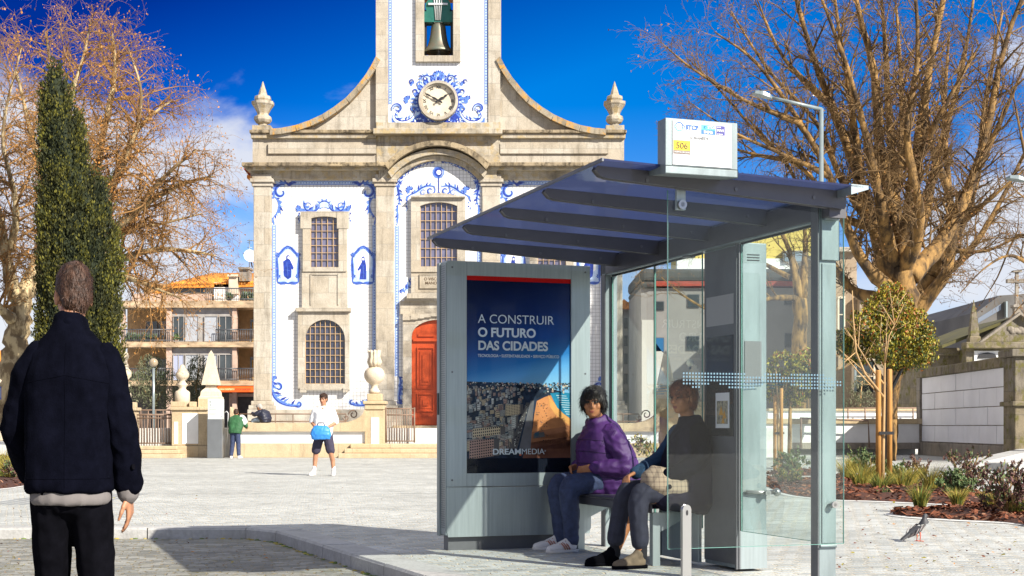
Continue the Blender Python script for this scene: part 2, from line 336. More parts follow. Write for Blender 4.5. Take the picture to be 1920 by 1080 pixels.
M['alu'] = mat('brushed grey aluminium', (0.33, 0.385, 0.395), 0.36, 0.55, var=0.1, vscale=3, stretch=(14, 14, 0.5), bump=0.03, bscale=30)
M['alu_light'] = mat('pale silver paint', (0.235, 0.285, 0.295), 0.38, 0.25, var=0.22, vscale=1.6, bump=0.05, bscale=60, stretch=(5, 5, 1.0))
M['alu_dark'] = mat('dark grey steel paint', (0.12, 0.125, 0.135), 0.42, 0.3, var=0.15, vscale=4)
M['beam'] = mat('graphite beam paint', (0.085, 0.085, 0.095), 0.4, 0.2, var=0.12)
M['steel'] = mat('satin stainless steel', (0.42, 0.42, 0.41), 0.28, 0.9)
M['plate'] = mat('grey vinyl plate', (0.14, 0.14, 0.145), 0.5)
M['glass'] = glass_mat('clear safety glass', (0.925, 0.965, 0.955), 1.7, 0.0, 0.004)
M['glass_end'] = glass_mat('clear end glass', (0.93, 0.965, 0.955), 0.8, 0.0, 0.003)
M['glass_edge'] = mat('green glass edge', (0.13, 0.30, 0.26), 0.15, spec=0.8)
M['dot'] = mat('etched dots', (0.12, 0.22, 0.29), 0.6)
M['whiteboard'] = mat('white sign face', (0.74, 0.75, 0.76), 0.35)
M['soil'] = mat('bark mulch', (0.085, 0.028, 0.014), 0.95, var=0.6, vscale=14, col2=(0.03, 0.012, 0.008), bump=1.0, bscale=30)
M['chip'] = mat('bark chip', (0.18, 0.055, 0.022), 0.9, var=0.5, vscale=20)
M['chip2'] = mat('pale bark chip', (0.32, 0.16, 0.09), 0.9, var=0.4, vscale=20)
M['edging'] = mat('pale concrete edging', (0.60, 0.60, 0.58), 0.85, var=0.1)
M['kerb'] = stone_mat('kerb granite', (0.42, 0.42, 0.41), (0.22, 0.21, 0.19), (0.38, 0.37, 0.35), 40, 40, 0.5, joint=0.0)
M['plaza'] = cobble_mat('granite setts', (0.49, 0.51, 0.50), (0.33, 0.35, 0.345), (0.64, 0.57, 0.44), 0.125, bumps=1.0, dirt=0.5, warp=0.11)
M['road'] = cobble_mat('old road setts', (0.30, 0.30, 0.275), (0.15, 0.155, 0.145), (0.27, 0.23, 0.15), 0.12, 12, moss=(0.17, 0.15, 0.03), dirt=0.5, bumps=1.0, warp=0.2)
M['bark'] = mat('mottled plane bark', (0.46, 0.36, 0.20), 0.9, vscale=3.2, col2=(0.16, 0.11, 0.055), bump=0.6, bscale=14, detail=4, thr=(0.42, 0.56), stretch=(1.5, 1.5, 0.7))
M['bark_dark'] = mat('dark plane bark', (0.33, 0.19, 0.06), 0.9, vscale=2.4, col2=(0.055, 0.034, 0.016), bump=0.8, bscale=12, detail=5, thr=(0.40, 0.60), stretch=(1.5, 1.5, 0.6))
M['twig'] = mat('rusty twigs', (0.29, 0.155, 0.05), 0.9, var=0.4, vscale=1.2)
M['twig_dark'] = mat('brown twigs', (0.18, 0.108, 0.042), 0.9, var=0.5, vscale=1.0)
M['deadleaf'] = mat('rust coloured dead leaves', (0.40, 0.18, 0.04), 0.9, var=0.4, vscale=3)
M['deadleaf2'] = mat('brown seed balls', (0.19, 0.095, 0.045), 0.9, var=0.4, vscale=3)
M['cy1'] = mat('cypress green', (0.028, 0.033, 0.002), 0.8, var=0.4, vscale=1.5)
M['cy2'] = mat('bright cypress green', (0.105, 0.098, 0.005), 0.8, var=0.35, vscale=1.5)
M['cy3'] = mat('shaded cypress green', (0.010, 0.017, 0.003), 0.85)
M['ol1'] = mat('olive leaf', (0.10, 0.115, 0.055), 0.7, var=0.3)
M['ol2'] = mat('silvery olive leaf', (0.19, 0.19, 0.11), 0.7, var=0.3)
M['lf_g'] = mat('glossy green leaf', (0.055, 0.080, 0.008), 0.5, var=0.5, vscale=4)
M['lf_y'] = mat('yellow green leaf', (0.30, 0.25, 0.015), 0.55, var=0.4, vscale=4)
M['lf_o'] = mat('orange red leaf', (0.34, 0.10, 0.012), 0.55, var=0.5, vscale=4)
M['gr_y'] = mat('straw grass', (0.38, 0.30, 0.05), 0.8, var=0.4, vscale=6)
M['gr_g'] = mat('green grass', (0.10, 0.15, 0.025), 0.8, var=0.4, vscale=6)
M['pl_g'] = mat('mid green leaf', (0.11, 0.17, 0.06), 0.7, var=0.4, vscale=6)
M['pl_p'] = mat('plum brown leaf', (0.11, 0.05, 0.045), 0.8, var=0.4, vscale=6)
M['stem'] = mat('pale tan stem', (0.42, 0.27, 0.12), 0.8, var=0.2)
M['stake'] = mat('honey pine stake', (0.45, 0.22, 0.055), 0.7, var=0.3, vscale=5, stretch=(10, 10, 0.7))
# ================================================================== GROUND
random.seed(7)
kerb_path = [(-60, 14.72), (-2.75, 14.72), (-2.56, 14.66), (-2.44, 14.50), (-2.36, 14.28), (-0.62, 10.0), (1.30, 5.0), (3.2, 0.0), (5.1, -5.0), (12, -23)]
ROADZ = -0.11
mb = MB()
outer = [(120, -23), (900, -23), (900, 1500), (-900, 1500), (-900, 14.72)]
poly = kerb_path + outer
bmx = bmesh.new(); vs = [bmx.verts.new((x, y, 0)) for x, y in poly]; bmx.faces.new(vs)
bmesh.ops.triangulate(bmx, faces=bmx.faces[:]); bmesh.ops.recalc_face_normals(bmx, faces=bmx.faces[:])
me = bpy.data.meshes.new('plaza'); bmx.to_mesh(me); bmx.free(); me.materials.append(M['plaza'])
if me.polygons[0].normal.z < 0: me.flip_normals()
tag(put('plaza_pavement', me), kind='structure')
mb = MB(); mb.quad([(-70, -26, ROADZ), (14, -26, ROADZ), (14, 16, ROADZ), (-70, 16, ROADZ)]); tag(mb.build('road', M['road']), kind='structure')

def offset_path(path, d):
    out = []
    for i, p in enumerate(path):
        a = Vector(path[max(i - 1, 0)]); b = Vector(path[min(i + 1, len(path) - 1)]); t = (b - a).normalized(); n = Vector((-t.y, t.x))
        out.append(Vector(p) + n * d)
    return out
# kerb stones about a metre long with open joints, cast as one strip
def resample(path, step):
    pts = [Vector(path[0])]; acc = 0
    for a, b in zip(path[:-1], path[1:]):
        a = Vector(a); b = Vector(b); n = max(1, round((b - a).length / step))
        for k in range(1, n + 1): pts.append(a.lerp(b, k / n))
    return pts
kp = resample([(-14, 14.72), (-2.75, 14.72), (-2.36, 14.28), (-0.62, 10.0), (1.30, 5.0), (3.2, 0)], 1.02)
kb = MB()
for a, b in zip(kp[:-1], kp[1:]):
    t = (b - a).normalized(); n = Vector((-t.y, t.x)); j = 0.007
    a2, b2 = a + t * j, b - t * j; w = 0.30
    h = 0.006 + random.uniform(-0.002, 0.002)
    P = [a2 - n * 0.012, b2 - n * 0.012, b2 + n * w, a2 + n * w]
    kb.v += [(p.x, p.y, ROADZ - 0.05) for p in P] + [(P[0].x + n.x * .018, P[0].y + n.y * .018, h), (P[1].x + n.x * .018, P[1].y + n.y * .018, h), (P[2].x, P[2].y, h), (P[3].x, P[3].y, h)] + [(P[0].x, P[0].y, h - .02), (P[1].x, P[1].y, h - .02)]
    o = len(kb.v) - 10
    for f in ((4,5,6,7),(0,1,9,8),(8,9,5,4),(1,2,6,5,9),(3,0,8,4,7),(2,3,7,6)): kb.f.append(tuple(o + i for i in f)); kb.m.append(0); kb.sm.append(False)
tag(kb.build('kerb_strip', M['kerb']), kind='structure')

# drain grating let into the pavement at the left
mb = MB(); g0 = G(0, 955); g1 = G(40, 925)
for k in range(9):
    x = -7.15 + k * 0.17; mb.box(x, x + 0.10, 19.0, 22.2, 0.0, 0.005)
tag(mb.build('paving_grate', mat('grey slate strip', (0.26, 0.27, 0.27), 0.8, var=0.2)), kind='structure')

# slot drain across the square
mb = MB(); a_, c_ = G(250, 926.5), G(1010, 926.0); dv_ = (c_ - a_).normalized(); nv_ = Vector((-dv_.y, dv_.x, 0))
for k in range(14):
    p = a_.lerp(c_, k / 14); q = a_.lerp(c_, (k + .97) / 14); mb.quad([(p - nv_ * .02) + Vector((0, 0, .004)), (q - nv_ * .02) + Vector((0, 0, .004)), (q + nv_ * .02) + Vector((0, 0, .004)), (p + nv_ * .02) + Vector((0, 0, .004))])
tag(mb.build('drain_channel', mat('dark drain slot', (0.10, 0.10, 0.10), .8)), kind='structure')

def bed(pix, name, hgt=0.05, chips=500, edge=0.10):
    pts = [G(*p) for p in pix]; n = len(pts)
    c = sum(pts, Vector()) / n
    # smooth closed outline
    sm = []
    for i in range(n):
        p0, p1, p2, p3 = pts[i - 1], pts[i], pts[(i + 1) % n], pts[(i + 2) % n]
        for k in range(5):
            t = k / 5; sm.append(0.5 * ((2 * p1) + (p2 - p0) * t + (2 * p0 - 5 * p1 + 4 * p2 - p3) * t * t + (3 * p1 - p0 - 3 * p2 + p3) * t ** 3))
    bm = bmesh.new(); vv = [bm.verts.new((p.x, p.y, 0.012)) for p in sm]; bm.faces.new(vv)
    bmesh.ops.triangulate(bm, faces=bm.faces[:]); bmesh.ops.subdivide_edges(bm, edges=bm.edges[:], cuts=3, use_grid_fill=True)
    rim = {v for e in bm.edges if e.is_boundary for v in e.verts}
    for v in bm.verts:
        if v not in rim: v.co.z += hgt * (0.5 + 0.8 * mnoise.noise(v.co * 1.3)) + 0.02
    bmesh.ops.recalc_face_normals(bm, faces=bm.faces[:])
    tris = [[tuple(v.co) for v in f.verts] for f in bm.faces]; areas = [f.calc_area() for f in bm.faces]
    me = bpy.data.meshes.new(name); bm.to_mesh(me); bm.free(); me.materials.append(M['soil'])
    if me.polygons[0].normal.z < 0: me.flip_normals()
    o = tag(put(name, me), kind='structure')
    ch = MB()
    for _ in range(chips):
        t = random.choices(tris, areas)[0]; a, b = random.random(), random.random()
        if a + b > 1: a, b = 1 - a, 1 - b
        p = Vector(t[0]) + (Vector(t[1]) - Vector(t[0])) * a + (Vector(t[2]) - Vector(t[0])) * b
        e = Euler((random.uniform(-.6, .6), random.uniform(-.6, .6), random.uniform(0, 6.3))).to_matrix(); s = random.uniform(.02, .055)
        q = [p + Vector((0, 0, .015)) + e @ Vector(x) for x in ((-s, -s * .4, 0), (s, -s * .35, 0), (s * .9, s * .4, .004), (-s, s * .3, .004))]
        ch.quad(q, 0 if random.random() < .85 else 1)
    tag(ch.build('bark_chips', [M['chip'], M['chip2']]), kind='stuff', label='reddish bark chips scattered over the planting bed', cat='mulch')
    # pale edging ring
    er = MB()
    for i in range(len(sm)):
        a, b = sm[i], sm[(i + 1) % len(sm)]
        da = (a - c); da.z = 0; da.normalize(); db = (b - c); db.z = 0; db.normalize()
        er.quad([(a.x, a.y, .014), (b.x, b.y, .014), (b.x + db.x * edge, b.y + db.y * edge, .006), (a.x + da.x * edge, a.y + da.y * edge, .006)])
    tag(er.build('bed_edging', M['edging']), kind='structure')
    return o
bed([(1425,905),(1500,902),(1580,899),(1650,901),(1720,908),(1790,917),(1850,926),(1960,934),(1960,956),(1860,951),(1750,946),(1640,941),(1560,938),(1480,929),(1440,915)], 'mulch_bed', .10, 2600)
bed([(1674,964),(1720,957),(1790,953),(1870,950),(1990,944),(1990,990),(1880,981),(1780,976),(1700,970)], 'mulch_bed', .08, 1600)
bed([(1440,886),(1520,884),(1560,886),(1540,893),(1450,892)], 'mulch_bed', .06, 300)
bed([(-60,862),(20,858),(62,872),(74,892),(66,908),(-60,913)], 'mulch_bed', .10, 700)

# litter
lf = MB()
for _ in range(300):
    if random.random() < .6: p = G(random.uniform(1560, 1930), random.uniform(930, 1078)); p.z = .012
    elif random.random() < .5: p = G(random.uniform(0, 800), random.uniform(870, 980)); p.z = .012
    else:
        p = G(random.uniform(0, 640), random.uniform(1008, 1078), ROADZ); p.z = ROADZ + .012
    e = Euler((random.uniform(-.5, .5), random.uniform(-.5, .5), random.uniform(0, 6.3))).to_matrix(); s = random.uniform(.008, .026)
    lf.quad([p + e @ Vector(x) for x in ((-s, 0, 0), (0, -s * .6, .003), (s, 0, 0), (0, s * .6, .004))], random.randint(0, 2))
tag(lf.build('leaf_litter', [M['deadleaf'], M['chip'], M['lf_y']]), kind='stuff', label='small dead leaves scattered on the paving', cat='leaf litter')
# moss tufts in the gutter of the kerb
ms = MB()
for a, b in zip(kp[:-1], kp[1:]):
    t = (b - a).normalized(); n = Vector((-t.y, t.x))
    for _ in range(26):
        if random.random() < .55: continue
        p = a.lerp(b, random.random()) - n * random.uniform(.015, .06); r = random.uniform(.006, .02)
        ms.ball((p.x, p.y, ROADZ), r, random.randint(0, 1), 6, (1.6, 1.6, .6))
tag(ms.build('gutter_moss', [M['gr_g'], M['gr_y']]), kind='stuff', label='low moss growing along the foot of the kerb', cat='moss')

# raised churchyard ground behind the retaining wall
mb = MB(); mb.box(-13.0, 9.6, 48.75, 92, 0.0, 1.0); mb.box(-60, -13.004, 48.3, 92, 0.0, 0.42); mb.box(9.604, 15.2, 53.6, 92, 0, 0.98); mb.box(15.204, 60, 58, 120, 0, .5)
tag(mb.build('churchyard_terrace', M['edging']), kind='structure')

# ================================================================== CHURCH (facade laid out on the plane Y = 55)
YC = 55.0
def X(px): return (px - 960) / F * YC
def Z(py): return H + (800 - py) / F * YC
def mx(px): return 1644 - px
church = thing('church', (X(822), 56, 0.98), 'cream granite church with blue and white tiled front, clock and bell tower', 'church')
def PB(b, x0, x1, y0, y1, ya, yb, m=0): b.box(X(x0), X(x1), ya, yb, Z(y1), Z(y0), m)
def both(fn):
    fn(lambda p: p); fn(mx)

# body of the nave
nb = MB(); nb.box(X(476), X(1168), 55.45, 84, 0.9, Z(316))
nb.build('nave_wall', M['whitewash'], church)
rf = MB(); xa, xb, xm = X(452), X(1192), X(822)
rf.prism([(xa, Z(318)), (xm, Z(238)), (xb, Z(318)), (xb, Z(324)), (xm, Z(246)), (xa, Z(324))], 56.2, 84.5)
rf.build('roof', M['rooftile'], church)
ev = MB(); ev.prism([(X(453), Z(313)), (X(478), Z(316)), (X(478), Z(345))], 55.3, 84.5); ev.prism([(X(1191), Z(313)), (X(1166), Z(345)), (X(1166), Z(316))], 55.3, 84.5)
ev.build('eave', M['redpaint'], church)
# plinth
pl = MB(); PB(pl, 470, 757, 768, 802, 54.3, 55.4); PB(pl, 887, 1174, 768, 802, 54.3, 55.4); pl.build('plinth', M['stone'], church, bevel=.02)
# tiled walls
tw = MB(); PB(tw, 500, 716, 336, 770, 55.0, 55.44); PB(tw, 928, 1144, 336, 770, 55.0, 55.44)
# centre bay with an arched head
def arc(cx, half, rise, yspring, n=24):
    Rr = (half * half + rise * rise) / (2 * rise); a = math.asin(min(1, half / Rr)); cy = yspring - rise + Rr
    return [(cx + Rr * math.sin(-a + 2 * a * k / n), cy - Rr * math.cos(-a + 2 * a * k / n)) for k in range(n + 1)]
ai = arc(822, 83, 42, 342)
tw.prism([(X(739), Z(800))] + [(X(p), Z(q)) for p, q in ai] + [(X(905), Z(800))], 54.80, 55.43)
tw.build('tiled_wall', M['tile'], church)
# pilasters with capitals and bases
for i, (a, b) in enumerate(((478, 510), (706, 740), (904, 938), (1134, 1166))):
    p = MB(); PB(p, a, b, 352, 752, 54.68, 55.42); PB(p, a - 4, b + 4, 752, 760, 54.60, 55.42); PB(p, a - 8, b + 8, 760, 768, 54.52, 55.42); PB(p, a - 8, b + 8, 768, 806, 54.46, 54.9)
    PB(p, a - 3, b + 3, 345, 352, 54.62, 55.42); PB(p, a - 6, b + 6, 338, 345, 54.54, 55.42); PB(p, a - 2, b + 2, 330, 338, 54.6, 55.42)
    p.build('pilaster', M['stone'], church, bevel=.025)
# entablature and cornice either side
for f in (lambda q: q, mx):
    e = MB()
    def S(x0, x1, *r):
        a, b = sorted((f(x0), f(x1))); PB(e, a, b, *r)
    S(472, 724, 322, 338, 54.74, 55.40); S(466, 724, 317, 323, 54.45, 55.40); S(712, 738, 316, 340, 54.55, 55.41, 0)
    e.build('cornice', M['stone_old'], church, bevel=.02)
    e = MB(); S(460, 728, 311, 318, 54.22, 55.41); e.build('cornice_top', M['stone_dark'], church, bevel=.02)
# attic with its curved parapet
for f in (lambda q: q, mx):
    a = MB()
    def S(x0, x1, y0, y1, ya, yb):
        p, q = sorted((f(x0), f(x1))); PB(a, p, q, y0, y1, ya, yb)
    S(474, 706, 247, 312, 54.95, 55.9); S(504, 706, 270, 289, 54.86, 54.96)
    cur = [(508, 247), (530, 245), (556, 240), (582, 231), (606, 220), (628, 206), (650, 189), (668, 170), (684, 150), (697, 130), (706, 112)]
    poly = [(X(f(p)), Z(q)) for p, q in cur] + [(X(f(706)), Z(248))]
    a.prism(poly, 54.97, 55.88)
    a.build('attic_wall', M['stone'], church)
    c = MB()
    for (p, q), (p2, q2) in zip(cur[:-1], cur[1:]):
        d = Vector((p2 - p, q2 - q)).normalized(); nx, ny = -d.y * 0 + d.y, -d.x
        o = 9
        quad = [(p, q), (p2, q2), (p2 - d.y * -o * 0 + d.y * 0, q2 + o), (p, q + o)]
        A = [(X(f(p - 2 * 0)), Z(q - 2)), (X(f(p2)), Z(q2 - 2))]
        n2 = Vector((-d.y, d.x)) * o
        c.prism([A[0], A[1], (X(f(p2 + n2.x)), Z(q2 + n2.y)), (X(f(p + n2.x)), Z(q + n2.y))], 54.66, 55.95)
    c.build('parapet_coping', M['lichen_cap'], church)
    m_ = MB()
    def S2(x0, x1, y0, y1, ya, yb):
        p, q = sorted((f(x0), f(x1))); PB(m_, p, q, y0, y1, ya, yb)
    S2(470, 706, 246, 252, 54.70, 55.92)
    m_.build('moulding_top', M['stone_dark'], church, bevel=.02); m_ = MB(); S2(472, 706, 252, 261, 54.80, 55.91)
    m_.build('attic_moulding', M['stone_old'], church, bevel=.02)
    pn = MB(); cx = X(f(491)); s = YC / F
    PB(pn, *sorted((f(474), f(508))), 236, 246, 54.85, 55.6)
    prof = [(13,236),(8,233),(8,231),(13,228),(16,223),(15,217),(10,214),(10,211),(14,203),(18,197),(20,194),(20,189),(13,188),(15,184),(14,179),(8,176),(6,168),(3.4,160),(1.5,153),(.3,150)]
    pn.lathe(cx, 55.22, [(r * s * 1.08, Z(y)) for r, y in prof], 8, rot=math.pi / 8, smooth=False)
    pn.build('pinnacle', M['stone_old'], church)
# central block and tower
tb = MB()
PB(tb, 706, 938, 256, 342, 54.90, 55.44)
PB(tb, 702, 942, 246, 256, 54.45, 56.2)
PB(tb, 706.4, 937.6, 232.3, 246, 54.70, 56.19)
tb.build('central_wall', M['stone_old'], church, bevel=.02)
# arched cornice over the centre bay
ac = MB()
for (half, rise, ys, o, ya) in ((97, 44, 316, 9, 54.10), (92, 43, 328, 10, 54.35), (86, 42, 338, 8, 54.55)):
    if half == 92: ac.build('arched_cornice_top', M['stone_dark'], church); ac = MB()
    A = arc(822, half, rise, ys, 28)
    for (p, q), (p2, q2) in zip(A[:-1], A[1:]):
        ac.prism([(X(p), Z(q)), (X(p2), Z(q2)), (X(822 + (p2 - 822) * .93), Z(q2 + o)), (X(822 + (p - 822) * .93), Z(q + o))], ya, 55.2)
ac.build('arched_cornice', M['stone_old'], church)
sp_ = MB()
A = arc(822, 97, 44, 320, 28); B = arc(822, 83, 42, 342, 28)
for i in range(28):
    sp_.prism([(X(A[i][0]), Z(A[i][1])), (X(A[i+1][0]), Z(A[i+1][1])), (X(B[i+1][0]), Z(B[i+1][1])), (X(B[i][0]), Z(B[i][1]))], 54.70, 55.3)
sp_.build('archivolt', M['stone'], church)
# tower: corner strips, tiled panel, bell opening front and back
TT = -150
tw2 = MB()
PB(tw2, 706, 729, TT, 232, 54.73, 59.0); PB(tw2, 916, 938, TT, 232, 54.73, 59.0)
tw2.build('tower_quoin', M['stone'], church)
tp = MB()
PB(tp, 727, 781, TT, 236, 54.80, 55.3); PB(tp, 863, 918, TT, 236, 54.80, 55.3); PB(tp, 780.5, 863.5, 119, 236, 54.81, 55.3); PB(tp, 780.5, 863.5, TT, -60, 54.81, 55.3)
tp.build('tower_tiles', M['tile'], church)
tk = MB()
def PK(b, x0, x1, y0, y1, ya, yb): b.box((x0-960)/F*59, (x1-960)/F*59, ya, yb, H+(800-y1)/F*59, H+(800-y0)/F*59)
PK(tk, 716, 786, TT, 230, 58.5, 58.99); PK(tk, 868, 930, TT, 230, 58.5, 58.99); PK(tk, 785, 869, 116, 230, 58.5, 58.98); PK(tk, 785, 869, TT, 6, 58.5, 58.98)
tk.build('tower_back_wall', M['stone_grey'], church)
bf = MB(); PB(bf, 780, 795, -60, 120, 54.66, 55.5); PB(bf, 850, 864, -60, 120, 54.66, 55.5); PB(bf, 795, 850, 108, 120, 54.66, 55.5)
bf.build('bell_surround', M['stone'], church, bevel=.02)
cap = MB(); PB(cap, 698, 946, TT - 14, TT, 54.4, 59.3)
x0, x1 = X(704), X(940); z0 = Z(TT - 14); cxx, cyy = (x0 + x1) / 2, 56.9
for a, b in (((x0, 54.6), (x1, 54.6)), ((x1, 54.6), (x1, 59.1)), ((x1, 59.1), (x0, 59.1)), ((x0, 59.1), (x0, 54.6))): cap.quad([(a[0], a[1], z0), (b[0], b[1], z0), (cxx, cyy, z0 + 2.6)])
cap.build('tower_cap', M['stone_old'], church)

# windows -------------------------------------------------------------
def arch_frame(b, ox0, ox1, oy0, oys, rise, X0, X1, Y0, Y1, ya, yb, m=0):
    """surround X0..X1 x Y0..Y1 (pixels, y down) with an opening ox0..ox1, sill at oy0, springing at oys, arch rising by rise"""
    PB(b, X0, ox0, Y0, Y1, ya, yb, m); PB(b, ox1, X1, Y0, Y1, ya, yb, m); PB(b, ox0, ox1, oy0, Y1, ya, yb, m)
    c = (ox0 + ox1) / 2; hw = (ox1 - ox0) / 2; n = 16
    P = [(c - hw * math.cos(math.pi * k / n), oys - rise * math.sin(math.pi * k / n)) for k in range(n + 1)] if rise > hw * .6 else arc(c, hw, rise, oys, n)
    for (p, q), (p2, q2) in zip(P[:-1], P[1:]): b.prism([(X(p), Z(q)), (X(p2), Z(q2)), (X(p2), Z(Y0)), (X(p), Z(Y0))], ya, yb, m)
    return P
def church_window(ox0, ox1, oy0, oys, rise, X0, X1, Y0, Y1, ncol, nrow, panem, extra=None, ybase=55.0, parent=church, ears=0):
    b = MB(); ya = ybase - .20
    P = arch_frame(b, ox0, ox1, oy0, oys, rise, X0, X1, Y0, Y1, ya, ybase + .02)
    if extra: extra(b)
    w = b.build('window', M['stone'], parent)
    g = MB(); top = min(q for p, q in P)
    g.prism([(X(ox0), Z(oy0))] + [(X(p), Z(q)) for p, q in P] + [(X(ox1), Z(oy0))], ybase - .03, ybase + .01)
    g.build('pane', panem, w)
    gr = MB(); t = .9
    def ytop(x):
        for (p, q), (p2, q2) in zip(P[:-1], P[1:]):
            if p <= x <= p2: return q + (q2 - q) * (x - p) / max(1e-6, p2 - p)
        return oys
    for k in range(ncol + 1):
        x = ox0 + (ox1 - ox0) * k / ncol; x = min(max(x, ox0 + t / 2), ox1 - t / 2); PB(gr, x - t / 2, x + t / 2, ytop(x) + .5, oy0, ybase - .10, ybase - .055)
    for k in range(nrow):
        y = oy0 - (oy0 - top) * k / nrow - t / 2; xa, xb = ox0, ox1
        if y < oys:
            xs = [p for p, q in P if q <= y];
            if xs: xa, xb = min(xs), max(xs)
        PB(gr, xa, xb, y - t / 2, y + t / 2, ybase - .095, ybase - .06)
    gr.build('grille', M['grille'], w)
    return w
for f in (lambda q: q, mx):
    lo = lambda a, b: sorted((f(a), f(b)))
    def ext(b, lo=lo):
        PB(b, *lo(567, 652), 506, 584, 54.86, 55.01); PB(b, *lo(565, 585), 398, 430, 54.78, 54.86); PB(b, *lo(633, 655), 398, 430, 54.78, 54.86)
        PB(b, *lo(584, 635), 514, 516, 54.82, 54.87); PB(b, *lo(634, 636), 514, 572, 54.82, 54.87); PB(b, *lo(583, 585), 514, 572, 54.82, 54.87)
    church_window(*lo(583, 636), 502, 411, 4, *lo(569, 651), 398, 510, 5, 7, M['pane_sky'], ext)
    def ext2(b, lo=lo):
        PB(b, *lo(557, 659), 578, 585, 54.66, 55.01); PB(b, *lo(564, 576), 727, 736, 54.72, 54.81); PB(b, *lo(645, 654), 727, 736, 54.72, 54.81)
    church_window(*lo(573, 648), 720, 637, 37, *lo(560, 656), 585, 732, 8, 9, M['pane'], ext2)
def ext3(b):
    for k in range(12):
        a = 772 + 101 * k / 12; c = a + 101 / 12; u = (k + .5) / 12; PB(b, a, c, 366 + 7 * abs(2 * u - 1) ** 1.5, 374, 54.44, 54.82)
    PB(b, 772, 873, 512, 556, 54.66, 54.82); PB(b, 765, 879, 553, 562, 54.35, 54.82); PB(b, 760, 884, 562, 566, 54.45, 54.82)
church_window(789, 858, 502, 389, 7, 772, 873, 373, 512, 7, 7, M['pane_sky'], ext3, 54.80)
# tablet over the door
tbm = MB(); PB(tbm, 789, 855, 517, 541, 54.63, 54.66); PB(tbm, 788, 856, 515.5, 517, 54.60, 54.66); PB(tbm, 788, 856, 541, 542.5, 54.60, 54.66); PB(tbm, 788, 789, 517, 541, 54.60, 54.66); PB(tbm, 855, 856, 517, 541, 54.60, 54.66)
tbo = tbm.build('tablet', M['stone'], church)
text('O VISCONDE', 0.155, (X(796), 54.625, Z(527.5)), M['az_d'] if False else mat('dark incised letters', (0.10, 0.06, 0.03), .8), tbo, .012, local=False, name='lettering')
text('MANDOU C', 0.155, (X(798), 54.625, Z(535)), bpy.data.materials['dark incised letters'], tbo, .012, local=False, name='lettering')
# door
df = MB(); arch_frame(df, 773, 871, 798, 632, 31, 757, 887, 590, 800, 54.56, 54.82); PB(df, 752, 892, 566, 590, 54.64, 54.82)
PB(df, 757, 772, 596, 602, 54.48, 54.57); PB(df, 872, 887, 596, 602, 54.48, 54.57)
for k in range(8):
    a = 772 + 100 * k / 8; u = (k + .5) / 8; PB(df, a, a + 12.5, 588 + 6 * abs(2 * u - 1), 594 + 8 * abs(2 * u - 1), 54.46, 54.57)
df.build('door_surround', M['stone'], church)
dd = MB(); c = 822; Pd = [(c - 49 * math.cos(math.pi * k / 20), 632 - 31 * math.sin(math.pi * k / 20)) for k in range(21)]
dd.prism([(X(773), Z(798))] + [(X(p), Z(q)) for p, q in Pd] + [(X(871), Z(798))], 54.72, 54.79)
for s in (lambda q: q, mx):
    def Q(x0, x1, y0, y1, d0):
        a, b = sorted((s(x0), s(x1))); PB(dd, a, b, y0, y1, d0, 54.73)
    Q(783, 815, 652, 654, 54.66); Q(783, 815, 727, 729, 54.66); Q(783, 785, 654, 727, 54.66); Q(813, 815, 654, 727, 54.66); Q(788, 810, 659, 722, 54.69); Q(793, 805, 666, 716, 54.65)
    Q(783, 815, 738, 740, 54.66); Q(783, 815, 770, 772, 54.66); Q(783, 785, 740, 770, 54.66); Q(813, 815, 740, 770, 54.66); Q(788, 810, 745, 766, 54.69); Q(794, 804, 750, 761, 54.65)
    Q(776, 821, 636, 641, 54.62); Q(776, 821, 782, 796, 54.68); Q(785, 815, 627, 632, 54.66)
    A = [(785, 627), (815, 627), (815, 616), (800, 618)]
    dd.prism([(X(s(p)), Z(q)) for p, q in A], 54.68, 54.73)
PB(dd, 821.2, 822.8, 641, 797, 54.60, 54.73)
dd.build('door', M['door'], church)
st_ = MB(); PB(st_, 740, 904, 798, 805, 53.9, 54.6); st_.build('door_step', M['step'], church, bevel=.02)

# clock ----------------------------------------------------------------
ck = MB(); cc = (X(823), 0, Z(193)); sPx = YC / F
n = 48
for (ro, ri, ya, yb) in ((36.5, 32, 54.50, 54.82), (33.0, 29.5, 54.58, 54.82)):
    for k in range(n):
        a, b = 2 * math.pi * k / n, 2 * math.pi * (k + 1) / n
        ck.prism([(cc[0] + r * sPx * math.cos(t), cc[2] + r * sPx * math.sin(t)) for r, t in ((ro, a), (ro, b), (ri, b), (ri, a))], ya, yb)
cko = ck.build('clock', M['stone'], church)
dl = MB(); dl.tube([(cc[0], 54.80, cc[2]), (cc[0], 54.66, cc[2])], 31 * sPx, 40, smooth=False); dlo = dl.build('dial', M['dial'], cko)
for k, s in enumerate(['XII', 'I', 'II', 'III', 'IIII', 'V', 'VI', 'VII', 'VIII', 'IX', 'X', 'XI']):
    a = math.pi / 2 - k * math.pi / 6; r = 25.5 * sPx
    cu = bpy.data.curves.new('t', 'FONT'); cu.body = s; cu.size = .155; cu.align_x = 'CENTER'; cu.align_y = 'CENTER'; cu.extrude = .002; cu.offset = .002
    to = bpy.data.objects.new('t', cu); TMP.collection.objects.link(to); TMP.view_layers[0].update(); me = bpy.data.meshes.new_from_object(to.evaluated_get(TMP.view_layers[0].depsgraph)); TMP.collection.objects.unlink(to)
    rot = a - math.pi / 2
    for v in me.vertices:
        x, y = v.co.x, v.co.y; v.co = (cc[0] + r * math.cos(a) + x * math.cos(rot) - y * math.sin(rot), 54.65 - v.co.z, cc[2] + r * math.sin(a) + x * math.sin(rot) + y * math.cos(rot))
    me.materials.clear(); me.materials.append(M['black']); put('numeral', me, dlo)
